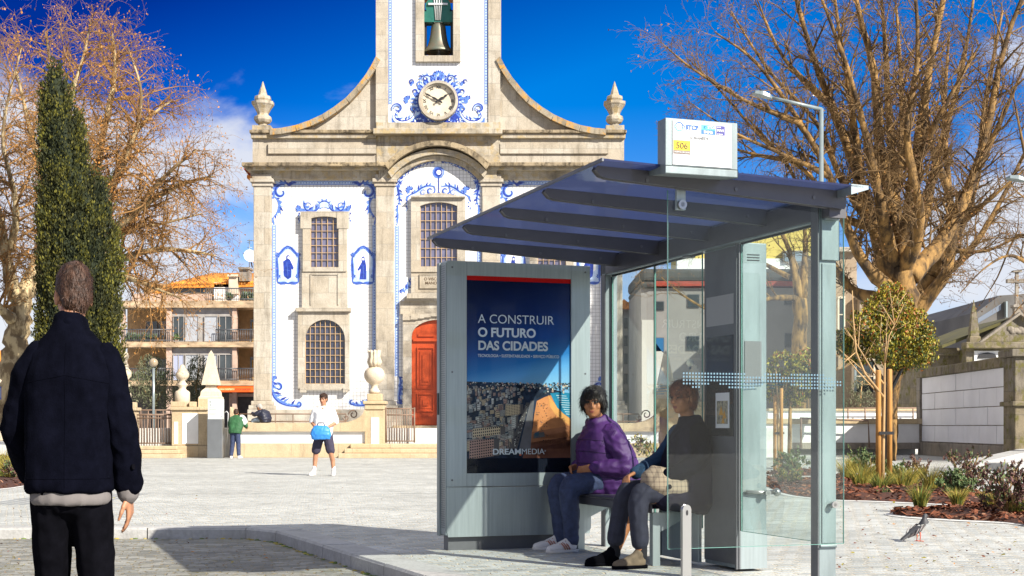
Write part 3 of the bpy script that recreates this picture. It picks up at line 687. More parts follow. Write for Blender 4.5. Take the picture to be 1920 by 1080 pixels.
def hand(px, py, w, y):
    h = MB(); a = Vector((cc[0], cc[2])); b = Vector((X(px), Z(py))); d = (b - a).normalized(); nn = Vector((-d.y, d.x)); l = (b - a).length
    pts = [(-.28, .3), (-.2, 1.4), (-.08, .6), (.06, 1.1), (.28, 1.5), (.5, .5), (.66, 1.3), (.82, .5), (1, .05)]
    poly = [a + d * l * t + nn * w * s for t, s in pts] + [a + d * l * t - nn * w * s for t, s in reversed(pts)]
    h.prism([(p.x, p.y) for p in poly], y - .012, y); return h.build('clock_hand', M['black'], dlo)
hand(796, 178, .030, 54.60); hand(843, 180, .036, 54.57)

# glazed blue ornament ------------------------------------------------------
class Orn:
    """painted scrollwork on the tiles: each layer 4 mm in front of the last"""
    def __init__(s, ybase): s.b = MB(); s.y = ybase; s.c = 0
    def yl(s, lay): s.c += 1; return s.y - .004 * (lay + 1) - (s.c % 200) * 1.7e-5
    def stroke(s, pts, w, col=0, lay=0, taper=True):
        P = [Vector(p) for p in pts]; n = len(P); y = s.yl(lay); L_, R_ = [], []
        for i, p in enumerate(P):
            t = P[min(i + 1, n - 1)] - P[max(i - 1, 0)]
            if t.length < 1e-9: t = Vector((1, 0))
            t.normalize(); nn = Vector((-t.y, t.x)); u = i / (n - 1); ww = w * (0.25 + 1.5 * math.sin(math.pi * (u * .9 + .05)) * .55 if taper else 1) / 2
            L_.append(p + nn * ww); R_.append(p - nn * ww)
        for i in range(n - 1): s.b.quad([(X(q.x), y, Z(q.y)) for q in (L_[i], L_[i+1], R_[i+1], R_[i])], col)
    def fill(s, pts, col=0, lay=0): y = s.yl(lay); s.b.quad([(X(p), y, Z(q)) for p, q in pts], col)
    def spiral(s, cx, cy, r0, r1, a0, a1, w, col=0, lay=0, n=22):
        s.stroke([(cx + (r0 + (r1 - r0) * k / n) * math.cos(R(a0 + (a1 - a0) * k / n)), cy - (r0 + (r1 - r0) * k / n) * math.sin(R(a0 + (a1 - a0) * k / n))) for k in range(n + 1)], w, col, lay)
    def petal(s, x, y, ang, l, w, col=0, lay=0):
        a = R(ang); d = Vector((math.cos(a), -math.sin(a))); nn = Vector((-d.y, d.x)); o = Vector((x, y))
        s.fill([tuple(o), tuple(o + d * l * .4 + nn * w / 2), tuple(o + d * l), tuple(o + d * l * .4 - nn * w / 2)], col, lay)
    def leafcurve(s, pts, l, w, side, cols=(0, 1, 2), n=9, lay=1, lean=50):
        P = [Vector(p) for p in pts]; tot = len(P) - 1
        for k in range(n):
            u = (k + .5) / n * tot; i = min(int(u), tot - 1); p = P[i].lerp(P[i+1], u - i); t = P[i+1] - P[i]
            ang = math.degrees(math.atan2(-t.y, t.x)); s.petal(p.x, p.y, ang + side * lean, l * (.6 + .6 * math.sin(math.pi * (k + .5) / n)), w, cols[k % len(cols)], lay + k % 2)
    def shell(s, cx, cy, r, a0=0, a1=180, n=9, cols=(0, 1)):
        for k in range(n): s.petal(cx, cy, a0 + (a1 - a0) * (k + .5) / n, r, r * .62, cols[k % 2], 1 + k % 2)
    def chain(s, x0, y0, x1, y1, w=7, step=5.2):
        a, b = Vector((x0, y0)), Vector((x1, y1)); t = (b - a).normalized(); nn = Vector((-t.y, t.x)); ln = (b - a).length
        s.stroke([a, b], w, 2, 0, False); s.stroke([a + nn * (w / 2 - .6), b + nn * (w / 2 - .6)], 1.3, 1, 1, False); s.stroke([a - nn * (w / 2 - .6), b - nn * (w / 2 - .6)], 1.3, 1, 1, False)
        k = step / 2
        while k < ln:
            p = a + t * k; s.fill([tuple(p + t * 1.6), tuple(p + nn * 1.2), tuple(p - t * 1.6), tuple(p - nn * 1.2)], 0 if int(k / step) % 2 else 1, 2); k += step
    def build(s, name, parent): return s.b.build(name, [M['az_d'], M['az_m'], M['az_l'], M['az_w']], parent)
def bez(p0, p1, p2, p3, n=14):
    P = [Vector(p) for p in (p0, p1, p2, p3)]
    return [P[0] * (1-t)**3 + P[1] * 3*t*(1-t)**2 + P[2] * 3*t*t*(1-t) + P[3] * t**3 for t in (k / n for k in range(n + 1))]
for f, sg in ((lambda q: q, 1), (mx, -1)):
    m_ = (lambda pts, f=f: [(f(p[0]), p[1]) for p in pts])
    an = (lambda a, sg=sg: a if sg > 0 else 180 - a)
    o = Orn(55.0)
    def scroll(cx, cy, r, a0, a1, w=5, o=o, an=an, f=f):
        o.spiral(f(cx), cy, r, r * .25, an(a0), an(a1), w + 2.5, 2, 0); o.spiral(f(cx), cy, r + .8, r * .25, an(a0), an(a1), w * .5, 0, 2); o.spiral(f(cx), cy, r - w * .5, r * .2, an(a0), an(a1), 1.0, 1, 3)
    # borders of the side bay
    o.chain(f(514), 422, f(514), 708); o.chain(f(702), 422, f(702), 735); o.chain(f(546), 343, f(672), 343)
    # top corner scrolls
    for g in (lambda x: x, lambda x: 1216 - x):
        h = lambda x, g=g, f=f: f(g(x)); q = (lambda a, g=g, an=an: an(a) if g(1) == 1 else an(180 - a))
        def sc2(cx, cy, r, a0, a1, w=5): 
            o.spiral(h(cx), cy, r, r * .25, q(a0), q(a1), w + 2.5, 2, 0); o.spiral(h(cx), cy, r + .8, r * .25, q(a0), q(a1), w * .55, 0, 2); o.spiral(h(cx), cy, r - w * .5, r * .2, q(a0), q(a1), 1.0, 1, 3)
        sc2(527, 360, 14, 60, 400, 6)
        P = bez((540, 344), (522, 340), (510, 352), (514, 372)); o.stroke([(h(p.x), p.y) for p in P], 7, 1, 1); o.leafcurve([(h(p.x), p.y) for p in P], 11, 4, -1 if (h(1) < h(2)) else 1, n=8)
        P = bez((516, 370), (530, 380), (526, 396), (514, 406)); o.stroke([(h(p.x), p.y) for p in P], 6, 1, 1); o.leafcurve([(h(p.x), p.y) for p in P], 9, 3.5, 1 if (h(1) < h(2)) else -1, n=7)
        P = bez((514, 406), (508, 412), (514, 416), (514, 422)); o.stroke([(h(p.x), p.y) for p in P], 4, 1, 1)
        P = bez((536, 342), (546, 352), (540, 340), (556, 343)); o.stroke([(h(p.x), p.y) for p in P], 6, 0, 1)
        # lower corners
        P = bez((513, 712), (505, 738), (520, 762), (562, 760)) if g(1) == 1 else bez((517, 742), (517, 752), (528, 762), (556, 758))
        o.stroke([(h(p.x), p.y) for p in P], 11, 2, 0); o.stroke([(h(p.x), p.y) for p in P], 5, 1, 1); o.stroke([(h(p.x - 2), p.y + 2) for p in P], 2.2, 0, 2)
        o.leafcurve([(h(p.x), p.y) for p in P], 15 if g(1) == 1 else 9, 4.5, 1 if (h(1) < h(2)) else -1, n=11, lean=60)
        if g(1) == 1: sc2(522, 726, 9, 180, -160, 5); sc2(560, 757, 7, 200, 480, 4); o.shell(h(516), 712, 8, 60, 200, 6)
        else: sc2(556, 753, 6, 200, 480, 4); sc2(516, 738, 6, 180, -120, 4)
    # crest over the upper window
    o.shell(f(608), 388, 17, 0, 180, 11, (1, 2)); o.spiral(f(608), 388, 11, 11, 10, 170, 2.2, 0, 3)
    for g in (lambda x: x, lambda x: 1216 - x):
        h = lambda x, g=g, f=f: f(g(x)); sd = 1 if (h(1) < h(2)) else -1
        P = bez((570, 376), (566, 402), (598, 400), (600, 382)); Q = [(h(p.x), p.y) for p in P]
        o.stroke(Q, 8, 2, 0); o.stroke(Q, 4.5, 1, 1); o.stroke([(a, b + 1.6) for a, b in Q], 2.2, 0, 2); o.leafcurve(Q, 10, 4, sd, n=9, lean=60)
        o.spiral(h(577), 386, 7, 2, 0, 400, 2, 1, 2); P = bez((558, 384), (562, 398), (566, 392), (578, 396)); o.stroke([(h(p.x), p.y) for p in P], 6, 1, 1); o.shell(h(561), 392, 8, 60, 240, 6)
        for k in range(6): o.petal(h(560 + (k % 2)), 398 + k * 3.4, -90 + (-1) ** k * 30, 5, 3.2, k % 3, 1)
    # saints' plaques
    for cx, nun in ((540, 0), (681, 1)):
        def T(pts, cx=cx, f=f): return [(f(cx + a), 498 + b) for a, b in pts]
        o.fill(T([(-19, 30), (-19, -20), (-10, -28), (0, -34), (10, -28), (19, -20), (19, 30), (0, 33)]), 2, 0)
        o.fill(T([(-13, 27), (-14, -18), (-6, -26), (0, -28), (6, -26), (14, -18), (13, 27)]), 3, 1)
        o.fill(T([(-13, 27), (-13, 8), (-4, 14), (4, 12), (13, 4), (13, 27)]), 2, 2)
        for sgn in (1, -1):
            for ed in ([(-20, -18), (-22, 0), (-18, 12), (-20, 30)], [(-20, -18), (-12, -24), (-8, -34), (0, -36)], [(-20, 30), (-14, 36), (-6, 30), (0, 34)]):
                P = bez(*[(a * sgn, b) for a, b in ed]); Q = T([tuple(p) for p in P]); o.stroke(Q, 5.5, 1, 2); o.stroke(Q, 1.8, 0, 3)
            o.shell(f(cx + 19 * sgn), 478, 6, 0, 360, 8); o.shell(f(cx + 18 * sgn), 518, 5, 0, 360, 7)
        o.shell(f(cx), 466, 7, 0, 180, 7)
        if nun: o.fill(T([(-7, 26), (-4, 0), (-2, -10), (4, -10), (6, 2), (6, 26)]), 0, 3); o.fill(T([(-11, 8), (-3, -6), (0, 0), (-8, 10)]), 0, 3); o.fill(T([(-3, -8), (-3, -15), (0, -18), (3, -15), (3, -8)]), 0, 4); o.fill(T([(-1.6, -10), (-1.6, -14), (1.6, -14), (1.6, -10)]), 3, 5); o.stroke(T([(0, 0), (1, 25)]), 1.6, 1, 4)
        else: o.fill(T([(-8, 16), (-9, -8), (-3, -12), (4, -11), (7, 4), (6, 22), (0, 26), (-7, 20)]), 0, 3); o.fill(T([(4, -11), (11, 4), (9, 8), (2, 0)]), 0, 3); o.fill(T([(-3, -12), (-3, -18), (0, -20), (4, -18), (3, -12)]), 0, 4); o.fill(T([(-.5, -13), (-.5, -17), (3, -17), (2.5, -13)]), 3, 5); o.stroke(T([(-6, 8), (5, 10)]), 1.4, 1, 4); o.stroke(T([(-2, -8), (0, 22)]), 1.4, 1, 4)
    o.build('tile_painting', church)
# centre bay and tower
o = Orn(54.80)
for f, sd in ((lambda q: q, 1), (mx, -1)):
    o.chain(f(745), 425, f(745), 706)
    P = [Vector((822 + (p - 822) * .955, q + 4.5)) for p, q in arc(822, 83, 42, 342, 28)][:15]
    for k in range(13):
        p = P[k]; q = P[k + 1]; o.spiral(f((p.x + q.x) / 2), (p.y + q.y) / 2, 4.2, 1.2, 30 + 60 * k, 390 + 60 * k, 1.8, k % 2, 2, 9); o.stroke([(f(p.x), p.y), (f(q.x), q.y)], 4.5, 1 + k % 2, 1)
        o.petal(f(p.x), p.y, 90 + (40 if k % 2 else -60), 6, 2.6, 0, 3)
    P = bez((756, 340), (736, 352), (756, 366), (748, 384)); Q = [(f(p.x), p.y) for p in P]; o.stroke(Q, 7, 2, 0); o.stroke(Q, 3.4, 0, 2); o.leafcurve(Q, 9, 3.6, sd, n=8); o.leafcurve(Q, 8, 3, -sd, n=6)
    P = bez((748, 384), (742, 396), (750, 406), (744, 424)); Q = [(f(p.x), p.y) for p in P]; o.stroke(Q, 4, 1, 1); o.leafcurve(Q, 6, 3, -sd, n=6)
    # crest beside the monstrance
    P = bez((817, 352), (812, 374), (790, 366), (776, 366)); P = bez((770, 366), (786, 364), (790, 344), (816, 352)); Q = [(f(p.x), p.y) for p in P]
    o.stroke(Q, 7, 2, 0); o.stroke(Q, 3.6, 1, 1); o.stroke(Q, 1.4, 0, 3); o.leafcurve(Q, 9, 3.4, sd, n=9)
    o.spiral(f(808), 359, 9, 2.5, 60, -330, 3.2, 1, 2); o.spiral(f(808), 359, 10, 3, 60, -330, 1.2, 0, 3); o.spiral(f(794), 363, 6, 2, 40, 380, 2, 1, 2)
    o.shell(f(769), 358, 9, 20, 250, 8); P = bez((772, 366), (760, 372), (766, 372), (762, 378)); o.stroke([(f(p.x), p.y) for p in P], 4, 1, 1)
    for k in range(6): o.petal(f(763 + k % 2), 376 + k * 3.5, -90 + (-1) ** k * 30, 5, 3.2, k % 3, 1)
    # beside the doorway
    P = bez((748, 706), (760, 716), (744, 744), (752, 758)); Q = [(f(p.x), p.y) for p in P]; o.stroke(Q, 9, 2, 0); o.stroke(Q, 5, 1, 1); o.stroke(Q, 1.8, 0, 2); o.leafcurve(Q, 9, 4, sd, n=8)
    o.spiral(f(752), 722, 7, 2, 90, -250, 3, 1, 2); o.spiral(f(750), 752, 5, 1.5, 180, 520, 2.4, 0, 2)
    P = bez((748, 548), (760, 548), (770, 540), (773, 524)); Q = [(f(p.x), p.y) for p in P]; o.stroke(Q, 5, 2, 0); o.stroke(Q, 2.4, 1, 1); o.leafcurve(Q, 9, 4, sd, n=8); o.leafcurve(Q, 6, 3, -sd, n=6)
    o.spiral(f(754), 570, 4.5, 1, 140, -200, 2, 0, 2); o.stroke([(f(755), 574), (f(753), 580)], 2, 0, 2)
o.spiral(823, 325, 6.2, 6.2, 0, 360, 4.2, 0, 2, 26); o.spiral(823, 325, 9.5, 9.5, 0, 360, 3.4, 1, 1, 26)
for k in range(26): o.petal(823, 325, k * 360 / 26, 15 + 3 * (k % 2), 1.2, 2, 0)
o.fill([(823 + 4.6 * math.cos(k * .6283), 325 + 4.6 * math.sin(k * .6283)) for k in range(10)], 3, 1)
o.stroke([(823, 334), (823.4, 364)], 1.8, 0, 2, False); o.petal(823, 368, 90, 8, 8, 1, 1)
o.build('tile_painting', church)
o = Orn(54.80)
for f, sd in ((lambda q: q, 1), (mx, -1)):
    fx = lambda x, f=f: f(x)
    o.chain(f(732.5), TT + 5, f(732.5), 198, 6)
    P = bez((738, 224), (726, 196), (748, 192), (758, 204)); 
    # volute at the foot
    o.fill([(f(a), b) for a, b in ((735, 235), (735, 222), (745, 230), (760, 233), (775, 226), (788, 212), (800, 222), (822, 232), (822, 235))], 1, 0)
    o.fill([(f(a), b) for a, b in ((756, 235), (778, 227), (790, 214), (800, 224), (822, 233), (822, 235))], 0, 1)
    for k in range(40):
        px_, py_ = random.uniform(768, 822), random.uniform(225, 234.5); o.petal(f(px_), py_, random.uniform(0, 360), 4, 2.2, random.choice((1, 2, 2, 3)), 2 + k % 3)
    P = bez((752, 206), (720, 226), (770, 244), (780, 210)); Q = [(f(p.x), p.y) for p in P]; o.stroke(Q, 12, 2, 5); o.stroke(Q, 6, 3, 6); o.stroke(Q, 2.6, 0, 7); o.leafcurve(Q, 9, 3.6, sd, n=10, lay=7)
    o.spiral(f(746), 206, 10.5, 3, 200, -160, 5, 2, 5); o.spiral(f(746), 206, 11.5, 3, 200, -160, 2.4, 0, 7); o.spiral(f(746), 206, 7, 3, 200, -100, 1.5, 1, 8)
    o.spiral(f(777), 208, 6, 2, 0, 300, 3, 1, 7)
    # border climbing round the clock
    B = [Vector((823 + (36 + 7 * math.sin(k * 1.7)) * math.cos(R(205 - k * 9.6)) , 193 - (36 + 7 * math.sin(k * 1.7)) * math.sin(R(205 - k * 9.6)))) for k in range(13)]
    for k, p in enumerate(B):
        a = 205 - k * 9.6; q = Vector((823 + 39 * math.cos(R(a)), 193 - 39 * math.sin(R(a)))); aa = a if sd > 0 else 180 - a
        o.petal(f(q.x), q.y, aa + 25 * (-1) ** k, 14 + 4 * math.sin(k * 2.1), 7.5, 2, 2); o.petal(f(q.x), q.y, aa - 20 * (-1) ** k, 12, 5, 1, 3); o.petal(f(q.x), q.y, aa, 9, 3.4, 0, 4)
        if k % 2: o.spiral(f(q.x + 10 * math.cos(R(a))), q.y - 10 * math.sin(R(a)), 5.5, 1.5, 90 + k * 40, 430 + k * 40, 2.2, k % 4 // 2, 5)
    Q = [(f(823 + 39 * math.cos(R(a))), 193 - 39 * math.sin(R(a))) for a in range(210, 88, -6)]; o.stroke(Q, 8, 2, 1, False); o.stroke(Q, 2.4, 0, 5, False)
    o.shell(f(766), 190, 10, 60, 240, 8); o.shell(f(775), 160, 7, 60, 220, 6); o.spiral(f(772), 156, 5, 1.5, 0, 330, 2.2, 0, 4)
    P = bez((812, 150), (800, 138), (786, 146), (792, 154)); Q = [(f(p.x), p.y) for p in P]; o.stroke(Q, 5, 2, 2); o.stroke(Q, 2, 0, 4); o.leafcurve(Q, 7, 3, -sd, n=6, lay=4)
o.shell(823, 147, 14, 10, 170, 9, (0, 1)); o.shell(823, 147, 8, 0, 180, 7, (1, 2))
o.build('tile_painting', church)

# bell -----------------------------------------------------------------------
yb_ = 55.45
def Xb(p): return (p - 960) / F * yb_
def Zb(p): return H + (800 - p) / F * yb_
sb = yb_ / F
bell = thing('church_bell', (Xb(822), yb_, Zb(103)), 'large bronze bell hanging under a green yoke in the tower opening', 'bell')
b = MB(); prof = [(3,42),(9,43),(12.5,47),(14,54),(15,64),(17,76),(20,86),(24,93),(26.5,97),(26,99.5),(23.5,98.5),(20,92),(12,60)]
b.lathe(Xb(822), yb_, [(r * sb, Zb(y)) for r, y in prof], 28); b.build('bell_body', M['bronze'], bell)
b = MB(); b.tube([(Xb(823), yb_, Zb(80)), (Xb(823), yb_, Zb(103))], [.04, .06], 8); b.ball((Xb(823), yb_, Zb(104)), .1, 0, 10); b.build('clapper', M['alu_dark'], bell)
b = MB(); hp = [(26,44),(26,26),(20,26),(23,18),(22,10),(17,3),(17,-6),(22,-16),(16,-30),(6,-38)]
b.prism([(Xb(822 - a), Zb(y)) for a, y in hp] + [(Xb(822 + a), Zb(y)) for a, y in reversed(hp)], yb_ - .28, yb_ + .28); b.build('yoke', M['green_iron'], bell, bevel=.02)
b = MB()
for d0, d1 in ((-4, -9), (-1.5, -3), (1.5, 3), (4, 9)): b.tube([(Xb(822 + d0), yb_ - .31, Zb(42)), (Xb(822 + d1), yb_ - .31, Zb(-20))], .022, 6)
b.box(Xb(804), Xb(840), yb_ - .36, yb_ - .29, Zb(14), Zb(10.5)); b.tube([(Xb(814), yb_ - .2, Zb(43)), (Xb(830), yb_ - .2, Zb(43))], .05, 6); b.build('strap', M['white_metal'], bell)
b = MB(); b.box(Xb(794), Xb(800), yb_ - .1, yb_ + .1, Zb(112), Zb(20)); b.box(Xb(845), Xb(851), yb_ - .1, yb_ + .1, Zb(112), Zb(20)); b.box(Xb(793), Xb(852), yb_ - .07, yb_ + .07, Zb(36), Zb(30)); b.build('bell_frame', M['black'], bell)
# ================================================================== CHURCHYARD WALL, PIERS, STEPS, RAILINGS
YW = 48.3
def pw(px, Y=YW): return (px - 960) / F * Y
def zw(py, Y=YW): return H + (800 - py) / F * Y
def WB(b, x0, x1, y0, y1, d0, d1, m=0, Y=YW): b.box(pw(x0, Y), pw(x1, Y), d0, d1, zw(y1, Y), zw(y0, Y), m)

def yard_wall(x0, x1, up_l, up_r, lab):
    t = thing('churchyard_wall', (pw((x0 + x1) / 2), YW, 0), lab, 'wall')
    b = MB(); b.box(pw(x0), pw(x1), YW, YW + .5, -.05, zw(831)); b.build('base_course', M['step'], t, bevel=.02)
    b = MB(); b.box(pw(x0) + .02, pw(x1) - .02, YW + .06, YW + .45, zw(831), zw(808)); b.build('white_panel', M['whitewash'], t)
    c = MB(); ins = 52
    xs = [x0 + (x1 - x0) * k / 40 for k in range(41)]
    def top(x):
        h = 793.0
        if up_r and x > x1 - ins: u = (x - (x1 - ins)) / ins; h -= 30 * (1 - math.sqrt(max(0, 1 - u * u)))
        if up_l and x < x0 + ins: u = ((x0 + ins) - x) / ins; h -= 30 * (1 - math.sqrt(max(0, 1 - u * u)))
        return h
    for a, bb in zip(xs[:-1], xs[1:]):
        ya, yb = top(a), top(bb)
        c.prism([(pw(a), zw(809)), (pw(bb), zw(809)), (pw(bb), zw(yb)), (pw(a), zw(ya))], YW - .07, YW + .57)
    c.build('coping', M['step'], t)
    return t
yard_wall(432, 686, True, True, 'low churchyard wall of granite and white plaster left of the door steps')
yard_wall(1004, 1236, True, True, 'low churchyard wall of granite and white plaster seen through the shelter glass')

def railing(x0, x1, Y, scroll, lab, ys=(776, 790), n=7, zb=None):
    t = thing('iron_railing', (pw((x0 + x1) / 2), Y, zw(806)), lab, 'railing')
    for y in ys: b = MB(); b.tube([(pw(x0), Y, zw(y)), (pw(x1), Y, zw(y))], .022, 6); b.build('rail', M['iron'], t)
    for k in range(n):
        x = x0 + (x1 - x0) * k / (n - 1); b = MB(); b.tube([(pw(x), Y, zw(ys[0])), (pw(x), Y, zw(806))], .02, 6); b.build('post', M['iron'], t)
    if scroll:
        b = MB(); cx = x1 + 14
        P = [(pw(cx + (9 - 6 * k / 20) * math.cos(R(180 - 22 * k))), Y, zw(777 - (9 - 6 * k / 20) * math.sin(R(180 - 22 * k)))) for k in range(21)]
        b.tube(P, .02, 6); P = [(pw(x1 + (6 - 4 * k / 14) * math.cos(R(180 + 26 * k))) , Y, zw(783 - (6 - 4 * k / 14) * math.sin(R(180 + 26 * k)))) for k in range(15)]; b.tube(P, .018, 6); b.build('scroll', M['iron'], t)
railing(446, 646, YW + .40, True, 'thin iron railing with a scrolled end above the white wall left of the door')
railing(1020, 1200, YW + .40, True, 'thin iron railing with a scrolled end behind the shelter glass')

URN = [(8,738),(11,734),(9,731),(6,727),(6,723),(9,720),(14,716),(18,710),(19.5,703),(18,696),(14,691),(9,689)]
def urn(b, cx, base, k, prof, Y=YW + .3):
    s = Y / F * k
    b.lathe(pw(cx, Y), Y, [(r * s, zw(base - (738 - y) * k, Y)) for r, y in prof], 24)
# tall pier with the flaming urn, left of the door
t = thing('gate_pier', (pw(702), YW + .3, 0), 'granite gate pier with a flaming urn beside the orange church door', 'gate pier')
b = MB(); WB(b, 684, 721, 768, 834, YW - .05, YW + .6); WB(b, 681, 724, 834, 858, YW - .12, YW + .66); b.build('shaft', M['step'], t, bevel=.02)
b = MB(); WB(b, 696, 711, 783, 832, YW - .066, YW - .03); 
b.build('white_inset', M['whitewash'], t)
b = MB(); WB(b, 681, 724, 752, 758, YW - .16, YW + .7); WB(b, 684, 721, 758, 768, YW - .1, YW + .64); WB(b, 688, 716, 738, 752, YW + .02, YW + .55); b.build('capital', M['step'], t, bevel=.025)
b = MB(); urn(b, 702, 738, 1.0, URN + [(9, 686), (10, 683)]); u = b.build('urn', M['carved'], t)
b = MB(); s = YW / F
for k in range(9):
    a = 2 * math.pi * k / 9; ca, sa = math.cos(a), math.sin(a); cx, cy = pw(702, YW + .3), YW + .3
    pts = [(cx + ca * r * s, cy + sa * r * s, zw(y)) for r, y in ((7, 686), (10, 678), (7.5, 668), (9, 660), (12, 656))]; b.tube(pts, [.07, .085, .07, .06, .025], 6)
b.lathe(pw(702, YW + .3), YW + .3, [(8 * s, zw(686)), (9 * s, zw(672)), (7 * s, zw(660)), (3 * s, zw(657))], 12); b.build('flame_finial', M['carved'], u)

# left pier block with urn
def block_pier(f, lab, full=True):
    lo = lambda a, c: sorted((f(a), f(c)))
    t = thing('gate_pier', (pw(f(350)), YW + .3, 0), lab, 'gate pier')
    def B(b, x0, x1, *r): a, c = lo(x0, x1); WB(b, a, c, *r)
    b = MB(); B(b, 322, 392, 768, 836, YW - .02, YW + .62); B(b, 318, 394, 836, 858, YW - .08, YW + .66); b.build('shaft', M['step'], t, bevel=.02)
    b = MB(); B(b, 342, 372, 775, 832, YW - .036, YW - .01); B(b, 327, 334, 791, 832, YW - .036, YW - .01); b.build('white_inset', M['whitewash'], t)
    b = MB(); B(b, 320, 392, 763, 769, YW - .1, YW + .7); B(b, 320, 348, 753, 763, YW - .03, YW + .6); B(b, 354, 364, 753, 763, YW + .02, YW + .5); b.build('capital', M['step'], t, bevel=.02)
    b = MB(); cx = f(342); b.lathe(pw(cx, YW + .3), YW + .3, [(r * s, zw(y)) for r, y in ((14,764),(14,736),(12,733),(8,731),(6,727),(9,723),(10,720),(6,716),(5,713),(9,710),(12.5,705),(12.5,700),(9,695),(8,692),(5,690),(4.5,685),(2,683))], 24); b.build('urn', M['carved'], t)
block_pier(lambda x: x, 'squat granite pier with round urn left of the grey information pillar')
block_pier(mx, 'squat granite pier with round urn seen through the shelter glass')
t = thing('gate_pier', (pw(234), YW + .3, 0), 'granite pier with tall tapering urn half hidden by the man in navy', 'gate pier')
b = MB(); WB(b, 222, 252, 770, 858, YW, YW + .6); WB(b, 218, 256, 764, 770, YW - .06, YW + .66); WB(b, 224, 250, 754, 764, YW + .05, YW + .55); b.build('shaft', M['step'], t, bevel=.02)
b = MB(); b.lathe(pw(234, YW + .3), YW + .3, [(r * s, zw(y)) for r, y in ((12,755),(12,738),(8,734),(6,728),(10,722),(5,717),(6,712),(12,705),(13,699),(10,693),(7,690),(8,686),(5,680),(4,674),(7,671),(8,666),(6,661),(1,658))], 20); b.build('urn', M['carved'], t)
def obelisk(f, lab):
    t = thing('stone_obelisk', (pw(f(396)), YW + .5, 0), lab, 'obelisk'); cx = f(396); Y = YW + .75
    def sq(b, prof): b.lathe(pw(cx, Y), Y, [(r * Y / F * 1.414, zw(y, Y)) for r, y in prof], 4, rot=math.pi / 4, smooth=False)
    b = MB(); sq(b, [(20, 858), (20, 748)]); b.build('pedestal', M['step'], t)
    b = MB(); sq(b, [(19.5, 748), (19.5, 745), (17, 743), (16, 735), (14, 732), (9.5, 728), (8, 724), (8, 722)]); b.build('base_moulding', M['carved'], t)
    b = MB(); sq(b, [(15, 722), (14.8, 719), (4, 664), (0.3, 657)]); b.build('shaft', M['carved'], t)
obelisk(lambda x: x, 'pale granite obelisk behind the grey information pillar')
obelisk(mx, 'pale granite obelisk seen through the shelter glass')

# information pillar
t = thing('information_pillar', (pw(403, 47.4), 47.6, 0), 'grey and white information pillar beside the person in green', 'information pillar')
b = MB(); WB(b, 389, 417, 786, 859, 47.35, 47.75, Y=47.4); b.build('lower_body', mat('slate grey panel', (0.13, .14, .15), .4, var=.1), t, bevel=.01)
b = MB(); WB(b, 390, 416.5, 748, 786, 47.36, 47.74, Y=47.4); po = b.build('notice_face', mat('frosted notice glass', (0.62, .66, .64), .25), t, bevel=.01)
b = MB()
for y0, y1, x0, x1 in ((752, 755, 393, 397), (757, 762, 394, 396), (764, 765, 392, 404), (767, 768, 392, 407), (770, 771, 392, 402), (774, 775, 392, 409), (777, 778, 392, 405)): WB(b, x0, x1, y0, y1, 47.352, 47.358, Y=47.4)
b.build('notice_print', mat('grey print', (.3, .33, .33), .6), po)

# steps
def steps(x0, x1, n, lab, ytop, d=.36):
    t = thing('stone_steps', (pw((x0 + x1) / 2), YW - .4, 0), lab, 'steps'); h = zw(ytop) / n
    for k in range(n):
        b = MB(); o = 9 * k; b.box(pw(x0 + o), pw(x1 - o), YW - .9 + d * k, YW + .7, h * k - (.03 if k == 0 else -.002), h * (k + 1)); b.build('step', M['step'], t, bevel=.025)
steps(640, 1004, 3, 'wide granite steps up to the church door', 832)
steps(236, 352, 3, 'granite steps in front of the churchyard gate at the left', 836)

# gate railing at the right of the flaming urn pier, and left gate
def bars(x0, x1, y0, y1, Y, n, lab, mid=None, cat='railing', name='iron_gate'):
    t = thing(name, (pw((x0 + x1) / 2, Y), Y, zw(y1, Y)), lab, cat)
    b = MB()
    for y in (y0, y1 - 3) + ((mid,) if mid else ()): b.tube([(pw(x0, Y), Y, zw(y, Y)), (pw(x1, Y), Y, zw(y, Y))], .022, 6)
    for x in (x0, x1): b.tube([(pw(x, Y), Y, zw(y0 - 2, Y)), (pw(x, Y), Y, zw(y1, Y))], .03, 6)
    b.build('frame', M['iron'], t)
    b = MB()
    for k in range(1, n):
        x = x0 + (x1 - x0) * k / n; b.tube([(pw(x, Y), Y, zw(y0, Y)), (pw(x, Y), Y, zw(y1 - 3, Y))], .013 if k % 4 else .02, 5)
    b.build('bars', M['iron'], t)
bars(724, 777, 766, 830, YW + .2, 11, 'iron railing panel between the urn pier and the orange door', 778)
bars(256, 322, 778, 834, YW + .3, 13, 'brown iron gate left of the squat granite pier', 784)
# low planter wall inside the gate, with railing
t = thing('planter_wall', (pw(285, 58), 58, .42), 'low stone planter wall behind the iron gate', 'wall')
b = MB(); WB(b, 200, 330, 806, 812, 57.8, 58.6, Y=58); b.build('coping', M['step'], t); b = MB(); WB(b, 200, 330, 812, 836, 57.9, 58.5, Y=58); b.build('wall', M['stone_grey'], t)
t = thing('iron_railing', (pw(280, 59), 59, 1), 'thin brown railing behind the iron gate and below the olive tree', 'railing')
b = MB()
for y in (769, 777): b.tube([(pw(215, 59), 59, zw(y, 59)), (pw(322, 59), 59, zw(y, 59))], .03, 6)
for x in range(222, 322, 14): b.tube([(pw(x, 59), 59, zw(769, 59)), (pw(x, 59), 59, zw(806, 59))], .025, 5)
b.build('rails', M['iron'], t)

